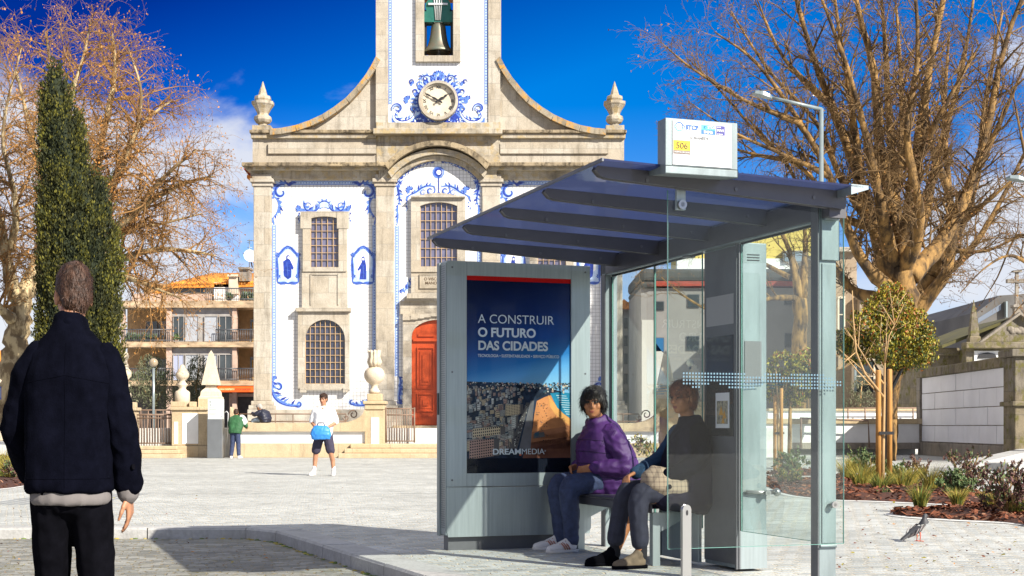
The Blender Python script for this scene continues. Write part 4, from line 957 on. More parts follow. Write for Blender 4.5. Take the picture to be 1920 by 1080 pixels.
# ================================================================== APARTMENT BLOCK at the left (Y = 95)
YA = 95.0
def xa_(p): return (p - 960) / F * YA
def za_(p): return H + (800 - p) / F * YA
def AB(b, x0, x1, y0, y1, d0, d1, m=0): b.box(xa_(x0), xa_(x1), d0, d1, za_(y1), za_(y0), m)
apt = thing('apartment_building', (xa_(390), YA, .4), 'beige apartment block with balconies, orange tiled roof and grey shutters', 'building')
brick = mat('tan brick', (.40, .25, .12), .9, var=.2, vscale=3); conc = mat('stained concrete slab', (.44, .32, .20), .9, var=.5, vscale=1.2, stretch=(1, 1, 3))
plaster = mat('grey white plaster', (.33, .31, .29), .8, var=.2); shut = mat('grey roller shutter', (.36, .38, .41), .5, var=.05); dkglass = mat('dark flat window', (.04, .05, .055), .08, spec=.8, var=.5, vscale=.7)
pink = mat('pinkish column render', (.50, .36, .28), .9, var=.2); curt = mat('ochre curtain', (.45, .26, .05), .8, var=.3, vscale=3)
b = MB(); AB(b, 222, 560, 560, 806, YA + 2.2, YA + 9); b.build('wall', brick, apt)
b = MB(); AB(b, 320, 436, 577, 642, YA + .3, YA + 2.3); AB(b, 320, 436, 652, 714, YA + .3, YA + 2.3); b.build('bay_wall', plaster, apt)
for i, (y0, y1) in enumerate(((564, 577), (641, 651), (714, 723))):
    b = MB(); AB(b, 228, 560, y0, y1, YA - .15, YA + 2.4); b.build('balcony_slab', conc, apt)
for x0, x1 in ((311, 321), (435, 443), (226, 232)):
    b = MB(); AB(b, x0, x1, 577, 641, YA + .1, YA + .5); AB(b, x0, x1, 651, 714, YA + .1, YA + .5); AB(b, x0, x1, 723, 806, YA + .1, YA + .5); b.build('column', pink, apt)
def awin(x0, x1, y0, y1, d, m, fr=plaster, split=True):
    b = MB(); t = 1.0
    AB(b, x0, x1, y0, y0 + t, d - .06, d + .05); AB(b, x0, x1, y1 - t, y1, d - .06, d + .05); AB(b, x0, x0 + t, y0 + t, y1 - t, d - .06, d + .05); AB(b, x1 - t, x1, y0 + t, y1 - t, d - .06, d + .05)
    if split: xm = (x0 + x1) / 2; AB(b, xm - .5, xm + .5, y0 + t, y1 - t, d - .05, d + .04)
    w = b.build('window', fr, apt); p = MB(); AB(p, x0 + t, x1 - t, y0 + t, y1 - t, d + .0, d + .03); p.build('pane', m, w); return w
for y0, y1 in ((592, 640), (664, 713)):
    awin(323, 344, y0, y1, YA + .22, dkglass if y0 < 600 else mat('white blue blind', (.35, .38, .5), .5)); awin(346, 371, y0, y1, YA + .22, shut, plaster, False); awin(382, 407, y0, y1, YA + .22, shut, plaster, False); awin(410, 434, y0, y1, YA + .22, dkglass)
    awin(458, 486, y0 + 2, y1, YA + 2.14, dkglass, plaster); b = MB(); AB(b, 462, 466, y0 + 8, y1 - 2, YA + 2.02, YA + 2.06); AB(b, 476, 479, y0 + 8, y1 - 2, YA + 2.02, YA + 2.06); b.build('curtain', curt, apt)
    awin(258, 280, y0 + 6, y1 - 3, YA + 2.14, dkglass); awin(282, 306, y0 + 6, y1 - 3, YA + 2.14, dkglass)
for x0, x1, yy in ((228, 322, 641), (405, 445, 641), (445, 500, 641), (228, 322, 714), (405, 445, 714), (445, 500, 714), (385, 500, 564)):
    b = MB(); h = 23
    b.tube([(xa_(x0), YA - .1, za_(yy - h)), (xa_(x1), YA - .1, za_(yy - h))], .04, 5); b.tube([(xa_(x0), YA - .1, za_(yy - 3)), (xa_(x1), YA - .1, za_(yy - 3))], .03, 5)
    n = int((x1 - x0) / 3.2)
    for k in range(n + 1): x = x0 + (x1 - x0) * k / n; b.tube([(xa_(x), YA - .1, za_(yy)), (xa_(x), YA - .1, za_(yy - h))], .02, 4)
    b.build('balcony_railing', M['alu_dark'], apt)
for k, (x, y) in enumerate(((240, 641), (252, 641), (268, 641), (284, 641), (330, 641), (246, 714), (262, 714), (300, 714), (428, 564), (455, 564), (470, 564))):
    b = MB()
    for _ in range(60):
        p = Vector((xa_(x + random.uniform(-5, 5)), YA + .4 + random.uniform(-.3, .3), za_(y - random.uniform(2, 16)))); s_ = .16
        e = Euler((random.uniform(0, 3), random.uniform(0, 3), random.uniform(0, 6))).to_matrix(); b.quad([p + e @ Vector(q) for q in ((-s_, 0, 0), (0, -s_ * .5, 0), (s_, 0, 0), (0, s_ * .5, 0))], 0)
    b.box(xa_(x - 3), xa_(x + 3), YA + .2, YA + .6, za_(y), za_(y - 5), 1); b.build('potted_plant', [M['pl_g'], M['iron']], apt)
# penthouse storey, roof, chimneys
b = MB(); AB(b, 248, 388, 524, 566, YA + 3, YA + 8); AB(b, 430, 560, 512, 566, YA + 3.2, YA + 8); b.build('penthouse_wall', brick, apt)
b = MB(); AB(b, 302, 386, 527, 548, YA + 2.92, YA + 3.02); b.build('penthouse_window', dkglass, apt)
b = MB(); AB(b, 240, 390, 548, 566, YA + 1.0, YA + 1.3); b.build('parapet', pink, apt)
b = MB(); b.prism([(xa_(386), za_(566)), (xa_(386), za_(522)), (xa_(420), za_(524)), (xa_(432), za_(545)), (xa_(432), za_(566))], YA + 2.6, YA + 3.1); b.build('gable_wall', M['whitewash'], apt)
b = MB()
def slope(pts, th=.25):
    P = [Vector(p) for p in pts]; b.quad(P); b.quad([p - Vector((0, 0, th)) for p in reversed(P)])
    for i in range(len(P)):
        q = P[(i + 1) % len(P)]; p = P[i]; b.quad([p, p - Vector((0, 0, th)), q - Vector((0, 0, th)), q])
slope([(xa_(298), YA + 2.6, za_(526)), (xa_(560), YA + 2.6, za_(522)), (xa_(560), YA + 7.6, za_(488)), (xa_(348), YA + 7.6, za_(491))])
slope([(xa_(258), YA + 2.5, za_(548)), (xa_(300), YA + 2.6, za_(526)), (xa_(348), YA + 7.6, za_(491)), (xa_(262), YA + 9, za_(545))])
ro = b.build('roof', M['rooftile'], apt)
rb = MB()      # tile ridges
for k in range(64):
    x = 300 + k * 4; rb.tube([(xa_(x), YA + 2.55, za_(525.5 - (x - 300) * .013)), (xa_(max(x, 300) + 0), YA + 7.55, za_(490.2))] if x > 348 else [(xa_(x), YA + 2.55, za_(525.5)), (xa_(x + 0), YA + 2.6 + 5 * (x - 298) / 52, za_(525.5 - 35 * (x - 298) / 52))], .07, 5)
rb.build('tile_ridges', M['rooftile'], ro)
for x0, x1, y0, y1 in ((416, 433, 508, 545), (436, 455, 494, 520)):
    b = MB(); AB(b, x0, x1, y0 + 4, y1, YA + 2.3, YA + 3.4); AB(b, x0 - 1.5, x1 + 1.5, y0, y0 + 4, YA + 2.1, YA + 3.6); b.build('chimney', M['stone_grey'] if x0 > 430 else M['carved'], apt)
d = thing('satellite_dish', (xa_(456), YA + 3, za_(490)), 'round white satellite dish on the apartment roof', 'satellite dish')
b = MB(); c = Vector((xa_(456), YA + 2.4, za_(473))); ax = Vector((.35, -.9, .25)).normalized(); up = ax.orthogonal().normalized(); sd = ax.cross(up)
for i in range(5):
    r0, r1 = .40 * i * .9 / 4 * 1.0, .40 * (i + 1) * .9 / 4
    for k in range(20):
        a, a2 = 2 * math.pi * k / 20, 2 * math.pi * (k + 1) / 20; q = lambda r, t: c + (up * math.cos(t) + sd * math.sin(t)) * r + ax * (r * r * .9)
        b.quad([q(r0, a), q(r1, a), q(r1, a2), q(r0, a2)], 0, True)
b.build('dish', M['whiteboard'], d); b = MB(); b.tube([c, c + Vector((.1, .4, -.7))], .05, 6); b.tube([c + ax * .0 - up * .3, c + ax * .55], .02, 5); b.build('mount', M['alu_dark'], d)
d = thing('tv_antenna', (xa_(452), YA + 4, za_(490)), 'thin metal television aerial on the apartment roof', 'aerial')
b = MB(); b.tube([(xa_(452), YA + 3, za_(498)), (xa_(452), YA + 3, za_(437))], .03, 5)
for y, l in ((440, 8), (453, 6), (444, 5)): b.tube([(xa_(452 - 4), YA + 3, za_(y)), (xa_(452 + l), YA + 3, za_(y + 1))], .025, 4)
for k in range(5): b.tube([(xa_(450 + k * 2.4), YA + 2.7, za_(440)), (xa_(450 + k * 2.4), YA + 3.3, za_(440))], .018, 4)
b.build('aerial', M['alu'], d)
# ground floor shop with awning
b = MB(); AB(b, 226, 560, 723, 806, YA + 1.6, YA + 2.4); b.build('shop_wall', mat('dark shop front', (.06, .05, .045), .5, var=.4), apt)
b = MB(); AB(b, 440, 478, 737, 743, YA + 1.0, YA + 1.7); AB(b, 424, 431, 737, 806, YA + 1.0, YA + 1.7); b.build('shop_frame', pink, apt)
aw = thing('shop_awning', (xa_(450), YA - .3, za_(735)), 'orange red shop awning with cream and dark lettering under the balconies', 'awning')
b = MB(); b.prism([(YA + 1.2, za_(721.5)), (YA - .35, za_(725)), (YA - .75, za_(735.5)), (YA + 1.2, za_(735.5))], xa_(408), xa_(512), axis='x')
ao = b.build('canopy', mat('orange awning cloth', (.75, .10, .008), .6), aw)
tm1 = mat('cream print', (.85, .6, .3), .6); tm2 = mat('dark red print', (.14, .012, .008), .6)
a_ = text('BOGANI DESPERTA', .155, (xa_(410.5), YA - .80, za_(732.0)), tm1, ao, .03, local=False, sx=.9); b_ = text('NOVOS SABORES', .155, (xa_(443.5), YA - .80, za_(732.0)), tm2, ao, .03, local=False, sx=.9)

# low old building at the far left edge
t = thing('stone_kiosk', (pw(-30, 62), 63, 0), 'small pale stone building at the far left edge with dark openings', 'building')
b = MB(); Y = 62
def KB(b, x0, x1, y0, y1, d0, d1, m=0): b.box(pw(x0, Y), pw(x1, Y), d0, d1, zw(y1, Y), zw(y0, Y), m)
KB(b, -80, 60, 694, 830, 62.4, 66); b.build('wall', M['stone_grey'], t)
b = MB(); KB(b, -84, 64, 686, 694, 61.8, 66.2); KB(b, -84, 64, 728, 733, 62.0, 62.5); b.build('cornice', M['stone'], t)
b = MB(); b.prism([(pw(-90, Y), zw(686, Y)), (pw(-12, Y), zw(655, Y)), (pw(66, Y), zw(686, Y))], 61.9, 66.2); b.build('roof', M['rooftile'], t)
for x in (2, 24, 46): b = MB(); KB(b, x + 5, x + 17, 696, 727, 62.3, 62.42); KB(b, x + 5, x + 17, 735, 800, 62.3, 62.42); b.build('window', dkglass, t)
for x in (0, 22, 44): b = MB(); KB(b, x, x + 4, 694, 826, 62.0, 62.38); b.build('column', M['carved'], t)
t = thing('street_sign', (pw(-2, 40), 40, 0), 'small blue rectangular sign at the far left edge', 'sign')
b = MB(); b.tube([(pw(-6, 40), 40, 0), (pw(-6, 40), 40, zw(722, 40))], .03, 8); b.build('pole', M['alu'], t)
b = MB(); b.box(pw(-16, 40), pw(3.5, 40), 39.93, 39.96, zw(749, 40), zw(725, 40)); so = b.build('sign_plate', mat('blue enamel', (.02, .06, .42), .4), t, bevel=.01)
b = MB(); b.box(pw(-14.5, 40), pw(2.0, 40), 39.922, 39.93, zw(747, 40), zw(746, 40)); b.box(pw(-14.5, 40), pw(2, 40), 39.922, 39.93, zw(728, 40), zw(727, 40)); b.box(pw(1.4, 40), pw(2.2, 40), 39.9215, 39.9295, zw(746, 40), zw(728, 40)); b.build('sign_border', M['whiteboard'], so)

# ================================================================== RIGHT: block wall, chapel, low walls, buildings
t = thing('tomb_wall', (15.15, 48, 0), 'tall wall of pale square panels framed in dark granite at the right', 'wall')
cor = [Vector((15.3, 53.2)), Vector((15.0, 43.0))]      # far, near corner
dv = (cor[1] - cor[0]); ln = dv.length; dv.normalize(); nv = Vector((-dv.y, dv.x)) * -1
if nv.x > 0: nv = -nv
def WP(u, o, z): p = cor[0] + dv * u + nv * o; return (p.x, p.y, z)
def wbox(b, u0, u1, o0, o1, z0, z1, m=0):
    q = len(b.v); b.v += [WP(u0,o0,z0),WP(u1,o0,z0),WP(u1,o1,z0),WP(u0,o1,z0),WP(u0,o0,z1),WP(u1,o0,z1),WP(u1,o1,z1),WP(u0,o1,z1)]
    for f in ((0,3,2,1),(4,5,6,7),(0,1,5,4),(1,2,6,5),(2,3,7,6),(3,0,4,7)): b.f.append(tuple(q + i for i in f)); b.m.append(m); b.sm.append(False)
b = MB(); wbox(b, 0, ln, -.6, 0, .45, 2.86); b.build('core', M['stone_grey'], t)
b = MB(); wbox(b, -.1, ln + .1, -.7, .1, -.05, .47); b.build('base', M['stone_grey'], t, bevel=.03)
b = MB(); wbox(b, -.15, ln + .2, -.75, .14, 2.86, 3.18); b.build('coping', M['stone_lichen'], t, bevel=.03)
b = MB(); wbox(b, -.2, .25, -.65, .12, .46, 2.87); b.build('end_post', M['stone_grey'], t)
b = MB(); slab = 1.78; rows = 4; rh = (2.86 - .50) / rows
for r_ in range(rows):
    off = 0.0 if r_ % 2 == 0 else .9; u = .3 - off
    while u < ln - .05:
        a, c = max(u, .3) + .012, min(u + slab, ln - .02) - .012
        if c - a > .1: wbox(b, a, c, .0, .035 + random.uniform(0, .012), .50 + r_ * rh + .014, .50 + (r_ + 1) * rh - .014)
        u += slab
b.build('panels', mat('pale marble panel', (.74, .75, .79), .6, var=.07, vscale=.8), t)
t = thing('tomb_wall', (15.6, 42.6, 0), 'rough granite corner pier with lower panelled wall at the right edge', 'wall')
b = MB(); b.box(14.85, 15.75, 42.0, 43.0, -.05, 3.12); b.box(14.75, 15.85, 41.9, 43.05, 1.66, 1.80); b.box(14.72, 15.9, 41.86, 43.1, 3.12, 3.34); b.build('pier', M['stone_lichen'], t, bevel=.03)
b = MB(); b.box(15.752, 26, 42.3, 42.9, -.05, 1.62); b.box(15.7, 26, 42.2, 43.0, 1.62, 1.75); b.build('wall', M['stone_grey'], t)
b = MB()
for k in range(6): b.box(15.9 + k * 1.5, 17.36 + k * 1.5, 42.26, 42.30, .5, 1.58)
b.build('panels', bpy.data.materials['pale marble panel'], t)
# low grey granite benches
for i, (a, c, lab) in enumerate((((1800, 884), (1960, 866), 'long low granite bench slab at the foot of the panelled wall'), ((1890, 884), (1990, 880), 'short low granite block at the right edge by the planting'))):
    t = tag(thing('granite_bench', G(a[0], a[1]), lab, 'bench'))
    p, q = G(*a), G(*c); b = MB(); d_ = (q - p).normalized(); n_ = Vector((-d_.y, d_.x, 0)) * (1.0 if d_.x > 0 else -1); h = .10 if i == 0 else .2
    h2 = .42 if i == 0 else .2
    P = [p, q, q + n_ * .6, p + n_ * .6]; b.v += [tuple(x) for x in P] + [(P[0].x, P[0].y, h), (P[1].x, P[1].y, h2), (P[2].x, P[2].y, h2), (P[3].x, P[3].y, h)]
    for f in ((0,3,2,1),(4,5,6,7),(0,1,5,4),(1,2,6,5),(2,3,7,6),(3,0,4,7)): b.f.append(f); b.m.append(0); b.sm.append(False)
    b.build('slab', M['kerb'], t, bevel=.015)

# chapel behind the wall
Y = 60
t = thing('stone_chapel', (pw(1870, Y), Y + 3, 0), 'weathered granite chapel with mossy roof, pediment and stone cross', 'chapel')
def CB(b, x0, x1, y0, y1, d0, d1, m=0): b.box(pw(x0, Y), pw(x1, Y), d0, d1, zw(y1, Y), zw(y0, Y), m)
b = MB(); CB(b, 1812, 1990, 654, 830, 60.0, 68); CB(b, 1762, 1812, 662, 830, 61.2, 68); b.build('wall', M['stone_lichen'], t)
b = MB(); CB(b, 1806, 1996, 642, 654, 59.6, 60.3); CB(b, 1756, 1812, 650, 664, 60.9, 61.6); b.build('cornice', M['stone_lichen'], t, bevel=.04)
b = MB(); CB(b, 1826, 1875, 658, 684, 59.94, 60.02); b.build('white_arch', M['whitewash'], t)
b = MB(); b.prism([(pw(1832, Y), zw(672, Y)), (pw(1835, Y), zw(664, Y)), (pw(1850, Y), zw(661, Y)), (pw(1864, Y), zw(664, Y)), (pw(1868, Y), zw(672, Y))], 59.88, 59.95); b.build('dark_window', M['black'], t)
b = MB(); b.prism([(pw(1836, Y), zw(641, Y)), (pw(1908, Y), zw(588, Y)), (pw(1980, Y), zw(641, Y))], 59.9, 60.5); b.build('pediment', M['stone_lichen'], t)
b = MB()
for sg in (1, -1): b.prism([(pw(1908 + sg * 78, Y), zw(643, Y)), (pw(1908, Y), zw(586, Y)), (pw(1908, Y), zw(591, Y)), (pw(1908 + sg * 72, Y), zw(643, Y))], 59.62, 59.92)
b.build('raking_cornice', M['stone_grey'], t)
b = MB(); 
for k in range(9): b.ball((pw(1893 + 4 * k, Y), 59.9, zw(617 + 5 * abs(math.sin(k * 1.9)), Y)), .12, 0, 8, (1.4, .5, 1))
b.build('carved_relief', M['stone_grey'], t)
b = MB(); b.prism([(pw(1772, Y), zw(646, Y)), (pw(1908, Y), zw(592, Y)), (pw(1908, Y), zw(598, Y)), (pw(1772, Y), zw(652, Y))], 60.4, 68); b.prism([(pw(2044, Y), zw(646, Y)), (pw(2044, Y), zw(652, Y)), (pw(1908, Y), zw(598, Y)), (pw(1908, Y), zw(592, Y))], 60.4, 68)
b.build('roof', mat('mossy stone roof', (.11, .10, .03), .95, vscale=1.5, col2=(.07, .065, .035), bump=.6, bscale=8), t)
b = MB(); c4 = lambda cx, prof: b.lathe(pw(cx, Y), 60.1, [(r * Y / F * 1.414, zw(y, Y)) for r, y in prof], 4, rot=math.pi / 4, smooth=False)
c4(1827, [(10, 642), (10, 632), (8, 630), (8, 622), (4.2, 586), (.4, 562)]); b.build('obelisk_finial', M['stone_lichen'], t)
b = MB(); c4(1908, [(6, 590), (6, 578), (9, 576), (9, 572), (3.2, 570), (2.6, 507)]); CB(b, 1889, 1927, 523, 530, 59.98, 60.22); CB(b, 1900, 1916, 507, 510, 59.95, 60.25); b.build('cross', M['stone_grey'], t)
# modern building behind the chapel
Y = 105
t = thing('office_building', (pw(1900, Y), Y + 8, 0), 'distant grey modern building with a slanting roofline behind the stone cross', 'building')
b = MB(); b.prism([(pw(1832, Y), zw(800, Y)), (pw(1832, Y), zw(585, Y)), (pw(1874, Y), zw(554, Y)), (pw(2100, Y), zw(540, Y)), (pw(2100, Y), zw(800, Y))], Y, Y + 20); b.build('wall', mat('dark grey cladding', (.10, .095, .09), .7, var=.25, vscale=.5), t)
b = MB(); b.prism([(pw(1833, Y), zw(606, Y)), (pw(1833, Y), zw(597, Y)), (pw(1876, Y), zw(570, Y)), (pw(1876, Y), zw(581, Y))], Y - .1, Y - .002); b.build('window_band', mat('blue grey glazing', (.16, .19, .24), .2), t)
b = MB(); CB_ = lambda x0, x1, y0, y1: b.box(pw(x0, Y), pw(x1, Y), Y - .5, Y - .02, zw(y1, Y), zw(y0, Y)); CB_(1882, 1885, 566, 596); b.build('flue', M['alu'], t)

# white retaining wall with stone coping, and the upper wall
def lowwall(x0, x1, Y, yt, yc, yw, yb, lab, rail=None):
    t = thing('retaining_wall', (pw((x0 + x1) / 2, Y), Y, 0), lab, 'wall')
    b = MB(); WB(b, x0, x1, yt, yc, Y - .1, Y + .6, Y=Y); b.build('coping', M['step'], t, bevel=.03)
    b = MB(); WB(b, x0, x1, yc, yw, Y, Y + .5, Y=Y); b.build('white_panel', M['whitewash'], t)
    b = MB(); WB(b, x0, x1, yw, yb, Y - .06, Y + .5, Y=Y); b.build('base_course', M['stone_grey'], t)
lowwall(1420, 1738, 53, 785, 795, 830, 842, 'white plastered low wall with granite coping beyond the young staked tree')
lowwall(1440, 1760, 58, 766, 771, 786, 801, 'upper pale wall with railing below the old stone house')
t = thing('iron_railing', (pw(1600, 52.4), 52.4, 0), 'rusty tubular handrail in front of the white low wall at the right', 'railing')
b = MB(); b.tube([(pw(1500, 52.4), 52.4, zw(784, 52.4)), (pw(1628, 52.4), 52.4, zw(789, 52.4)), (pw(1630, 52.4), 52.4, zw(839, 52.4))], .035, 8); b.tube([(pw(1502, 52.4), 52.4, zw(784, 52.4)), (pw(1502, 52.4), 52.4, zw(839, 52.4))], .035, 8); b.build('handrail', M['iron'], t)
t = thing('iron_railing', (pw(1650, 57.6), 57.6, .98), 'rusty tubular railing on the upper wall before the old stone house', 'railing')
b = MB(); b.tube([(pw(1565, 57.6), 57.6, zw(765, 57.6)), (pw(1735, 57.6), 57.6, zw(765, 57.6))], .03, 6)
for x in (1590, 1622, 1660, 1712): b.tube([(pw(x, 57.6), 57.6, zw(765, 57.6)), (pw(x, 57.6), 57.6, zw(788, 57.6))], .03, 6)
b.build('rails', M['iron'], t)

# old stone house behind the trees
Y = 70
t = thing('stone_house', (pw(1650, Y), Y + 4, .9), 'old grey beige stone house with tall windows behind the orange leaved tree', 'house')
hw = stone_mat('house masonry', (.36, .29, .21), (.2, .15, .1), (.30, .23, .16), 1.3, .55, .5)
def HB(b, x0, x1, y0, y1, d0, d1, m=0): b.box(pw(x0, Y), pw(x1, Y), d0, d1, zw(y1, Y), zw(y0, Y), m)
b = MB(); HB(b, 1556, 1612, 470, 802, 70.6, 78); HB(b, 1612, 1690, 560, 802, 70, 78); HB(b, 1690, 1764, 655, 802, 70.3, 78); b.build('wall', hw, t)
b = MB(); HB(b, 1552, 1616, 462, 470, 70.2, 78.3); HB(b, 1610, 1692, 553, 560, 69.7, 78.2); HB(b, 1688, 1768, 648, 655, 70, 78.2); b.build('cornice', M['stone'], t)
for x0, x1, y0, y1 in ((1602, 1640, 676, 735), (1708, 1722, 692, 750), (1640, 1655, 590, 640), (1570, 1584, 560, 620)):
    b = MB(); HB(b, x0, x0 + 3, y0, y1, 69.9, 70.7); HB(b, x1 - 3, x1, y0, y1, 69.9, 70.7); HB(b, x0, x1, y0 - 4, y0, 69.88, 70.7); HB(b, x0 + 3, x1 - 3, (y0 + y1) / 2 - 1, (y0 + y1) / 2 + 1, 69.93, 70.0); w = b.build('window', M['carved'], t)
    b = MB(); HB(b, x0 + 3, x1 - 3, y0, y1, 69.95, 70.65); b.build('pane', dkglass, w)
b = MB(); HB(b, 1600, 1604, 640, 736, 69.75, 69.9); b.build('drainpipe', M['alu_light'], t); b = MB(); HB(b, 1741, 1745, 660, 770, 70.0, 70.2); b.build('drainpipe', M['alu_light'], t)

# buildings seen through the shelter
Y = 78
t = thing('office_building', (pw(1340, Y), Y + 4, .9), 'grey rendered building with dark fascia and red strip seen through the shelter', 'building')
gr1 = mat('grey render', (.24, .22, .21), .9, var=.15, vscale=.4); gr2 = mat('charcoal fascia', (.055, .053, .05), .8, var=.2)
b = MB(); HB(b, 1202, 1560, 540, 802, 78, 86); b.build('wall', gr1, t)
b = MB(); HB(b, 1200, 1560, 505, 528, 77.6, 86.2); HB(b, 1200, 1228, 528, 541, 77.62, 86.1); b.build('fascia', gr2, t, bevel=.3)
b = MB(); HB(b, 1228, 1560, 528, 537, 77.7, 86.1); b.build('red_strip', M['redpaint'], t)
b = MB(); HB(b, 1203, 1226, 600, 802, 77.9, 78.0); b.prism([(pw(1227, Y), zw(802, Y)), (pw(1227, Y), zw(640, Y)), (pw(1245, Y), zw(665, Y)), (pw(1245, Y), zw(802, Y))], 77.9, 78.0); b.build('light_panel', mat('pale render', (.42, .40, .37), .9), t)
blu = mat('blue window', (.03, .12, .26), .15)
for x0, x1, y0, y1, m_ in ((1228, 1245, 565, 582, dkglass), (1289, 1311, 552, 577, dkglass), (1228, 1245, 633, 660, blu), (1287, 1311, 630, 657, dkglass), (1470, 1484, 556, 572, dkglass), (1471, 1485, 625, 652, dkglass), (1350, 1372, 552, 577, dkglass)):
    b = MB(); HB(b, x0, x1, y0, y1, 77.93, 78.02); w = b.build('window', M['alu_dark'], t); b = MB(); HB(b, x0 + 1.2, x1 - 1.2, y0 + 1.2, y1 - 1.2, 77.9, 77.935); b.build('pane', m_, w)
b = MB(); HB(b, 1500, 1520, 535, 800, 77.8, 78.01); b.build('light_panel', bpy.data.materials['pale render'], t)
Y = 92
t = thing('apartment_building', (pw(1400, Y), Y + 5, .9), 'yellow upper block with white band rising behind the grey building', 'building')
b = MB(); HB(b, 1300, 1530, 420, 800, 92, 100); HB(b, 1284, 1310, 452, 800, 92.3, 100); b.build('wall', mat('warm yellow render', (.62, .47, .13), .85, var=.1, vscale=.3), t)
b = MB(); HB(b, 1268, 1535, 486, 508, 91.6, 92.2); b.build('white_band', M['whitewash'], t)
b = MB(); HB(b, 1466, 1512, 472, 494, 91.4, 92.1); w = b.build('window', plaster, t); b = MB(); HB(b, 1468, 1510, 475, 492, 91.36, 91.42); b.build('pane', mat('pale blue window', (.22, .27, .32), .15), w)
Y = 100
t = thing('apartment_building', (pw(1182, Y), Y + 5, .9), 'narrow old block with iron balconies beside the church corner', 'building')
b = MB(); HB(b, 1168, 1206, 575, 802, 100.6, 110); HB(b, 1188, 1206, 556, 802, 100, 110); b.build('wall', mat('dull grey plaster', (.27, .25, .22), .9, var=.3, vscale=.5), t)
b = MB(); b.prism([(pw(1164, Y), zw(578, Y)), (pw(1170, Y), zw(560, Y)), (pw(1190, Y), zw(575, Y)), (pw(1190, Y), zw(580, Y))], 100.2, 110); b.build('roof', M['rooftile'], t)
for y in (595, 628, 662, 700, 735):
    b = MB(); HB(b, 1184, 1198, y + 22, y + 24, 99.2, 100.1); 
    for k in range(8): b.tube([(pw(1184.5 + k * 1.9, Y), 99.25, zw(y + 22, Y)), (pw(1184.5 + k * 1.9, Y), 99.25, zw(y + 11, Y))], .03, 4)
    b.tube([(pw(1184, Y), 99.25, zw(y + 11, Y)), (pw(1198, Y), 99.25, zw(y + 11, Y))], .04, 5); b.build('balcony', M['black'], t)
    b = MB(); HB(b, 1188.5, 1196, y, y + 22, 99.93, 100.02); HB(b, 1171, 1178, y, y + 20, 100.53, 100.62); b.build('window', dkglass, t)
# ================================================================== BUS SHELTER  (local axes: x right, y away, z up)
RZ = math.atan2(0.332, 0.943)
SO = Vector((2.02, 9.2, 0))
SM = Matrix.Translation(SO) @ Matrix.Rotation(RZ, 4, 'Z')
def SH(x, y, z=0): return SM @ Vector((x, y, z))
sh = thing('bus_shelter', SO, 'grey steel and glass bus shelter with a dark tinted roof and metal bench', 'bus shelter', rz=RZ)
def sp(name, b, m, parent=None, bevel=0): return b.build(name, m, parent or sh, True, bevel)
# roof
rg = bpy.data.materials.new('violet tinted roof glass'); rg.use_nodes = True; t = rg.node_tree; t.nodes.clear()
tr = N(t, 'ShaderNodeBsdfTransparent'); tr.inputs[0].default_value = (.27, .31, .46, 1)
tl = N(t, 'ShaderNodeBsdfTranslucent'); tl.inputs[0].default_value = (.30, .36, .56, 1); df_ = N(t, 'ShaderNodeBsdfDiffuse'); df_.inputs[0].default_value = (.08, .085, .18, 1)
gl = N(t, 'ShaderNodeBsdfGlossy', i_Roughness=.05); gl.inputs[0].default_value = (.5, .5, .5, 1); fr = N(t, 'ShaderNodeFresnel', i_IOR=1.5)
a1 = N(t, 'ShaderNodeMixShader'); a1.inputs[0].default_value = .4; L(t, tl.outputs[0], a1.inputs[1]); L(t, df_.outputs[0], a1.inputs[2])
a2 = N(t, 'ShaderNodeMixShader'); a2.inputs[0].default_value = .5; L(t, tr.outputs[0], a2.inputs[1]); L(t, a1.outputs[0], a2.inputs[2])
a3 = N(t, 'ShaderNodeMixShader'); L(t, mth(t, 'MULTIPLY', fr.outputs[0], .3), a3.inputs[0]); L(t, a2.outputs[0], a3.inputs[1]); L(t, gl.outputs[0], a3.inputs[2])
oo = N(t, 'ShaderNodeOutputMaterial'); L(t, a3.outputs[0], oo.inputs[0])
YN, YF = -.36, 3.34; XL, XR = -1.70, .06
def rz_(x): return 2.615 - .062 * (x - XL) / (XR - XL)
b = MB(); b.prism([(XL, rz_(XL) - .012), (XR, rz_(XR) - .012), (XR, rz_(XR)), (XL, rz_(XL))], YN, YF); ro = sp('roof_pane', b, rg)
b = MB(); b.prism([(XL - .012, rz_(XL) - .016), (XL, rz_(XL) - .016), (XL, rz_(XL) + .004), (XL - .012, rz_(XL) + .004)], YN, YF); sp('roof_edge', b, M['alu_dark'], ro)
b = MB(); b.prism([(-.03, rz_(0) - .06), (XR + .035, rz_(XR) - .02), (XR + .035, rz_(XR) + .004), (-.03, rz_(0) + .006)], YN, YF); sp('gutter', b, M['alu'], ro)
# beams: tapering fins under the pane
for y in (-.17, .68, 1.54, 2.42, 3.26):
    b = MB(); top = lambda x: rz_(x) - .016
    pr = [(XL + .03, top(XL)), (XL + .02, top(XL) - .018), (XL + .05, top(XL) - .05), (XL + .09, top(XL) - .062), (-.6, top(-.6) - .085), (.03, top(0) - .105), (.03, top(0)) ]
    b.prism(pr, y - .03, y + .03); sp('roof_beam', b, M['beam'], bevel=.006)
    for x in (-1.35, -.75, -.2): b = MB(); b.disc((x, y - .031, rz_(x) - .07), (0, -1, 0), .011, .006, 10); sp('bolt', b, M['alu_dark'])
b = MB(); b.prism([(-.055, 2.385), (.055, 2.385), (.055, 2.53), (-.055, 2.53)], -.16, 3.56); sp('header_beam', b, M['beam'], bevel=.006)
b = MB(); b.box(-.05, .05, -.10, 3.5, 2.374, 2.384); sp('soffit_strip', b, M['alu_light'])
b = MB(); b.disc((0, 1.95, 2.3738), (0, 0, -1), .05, .012, 20); sp('downlight', b, M['alu_dark'])
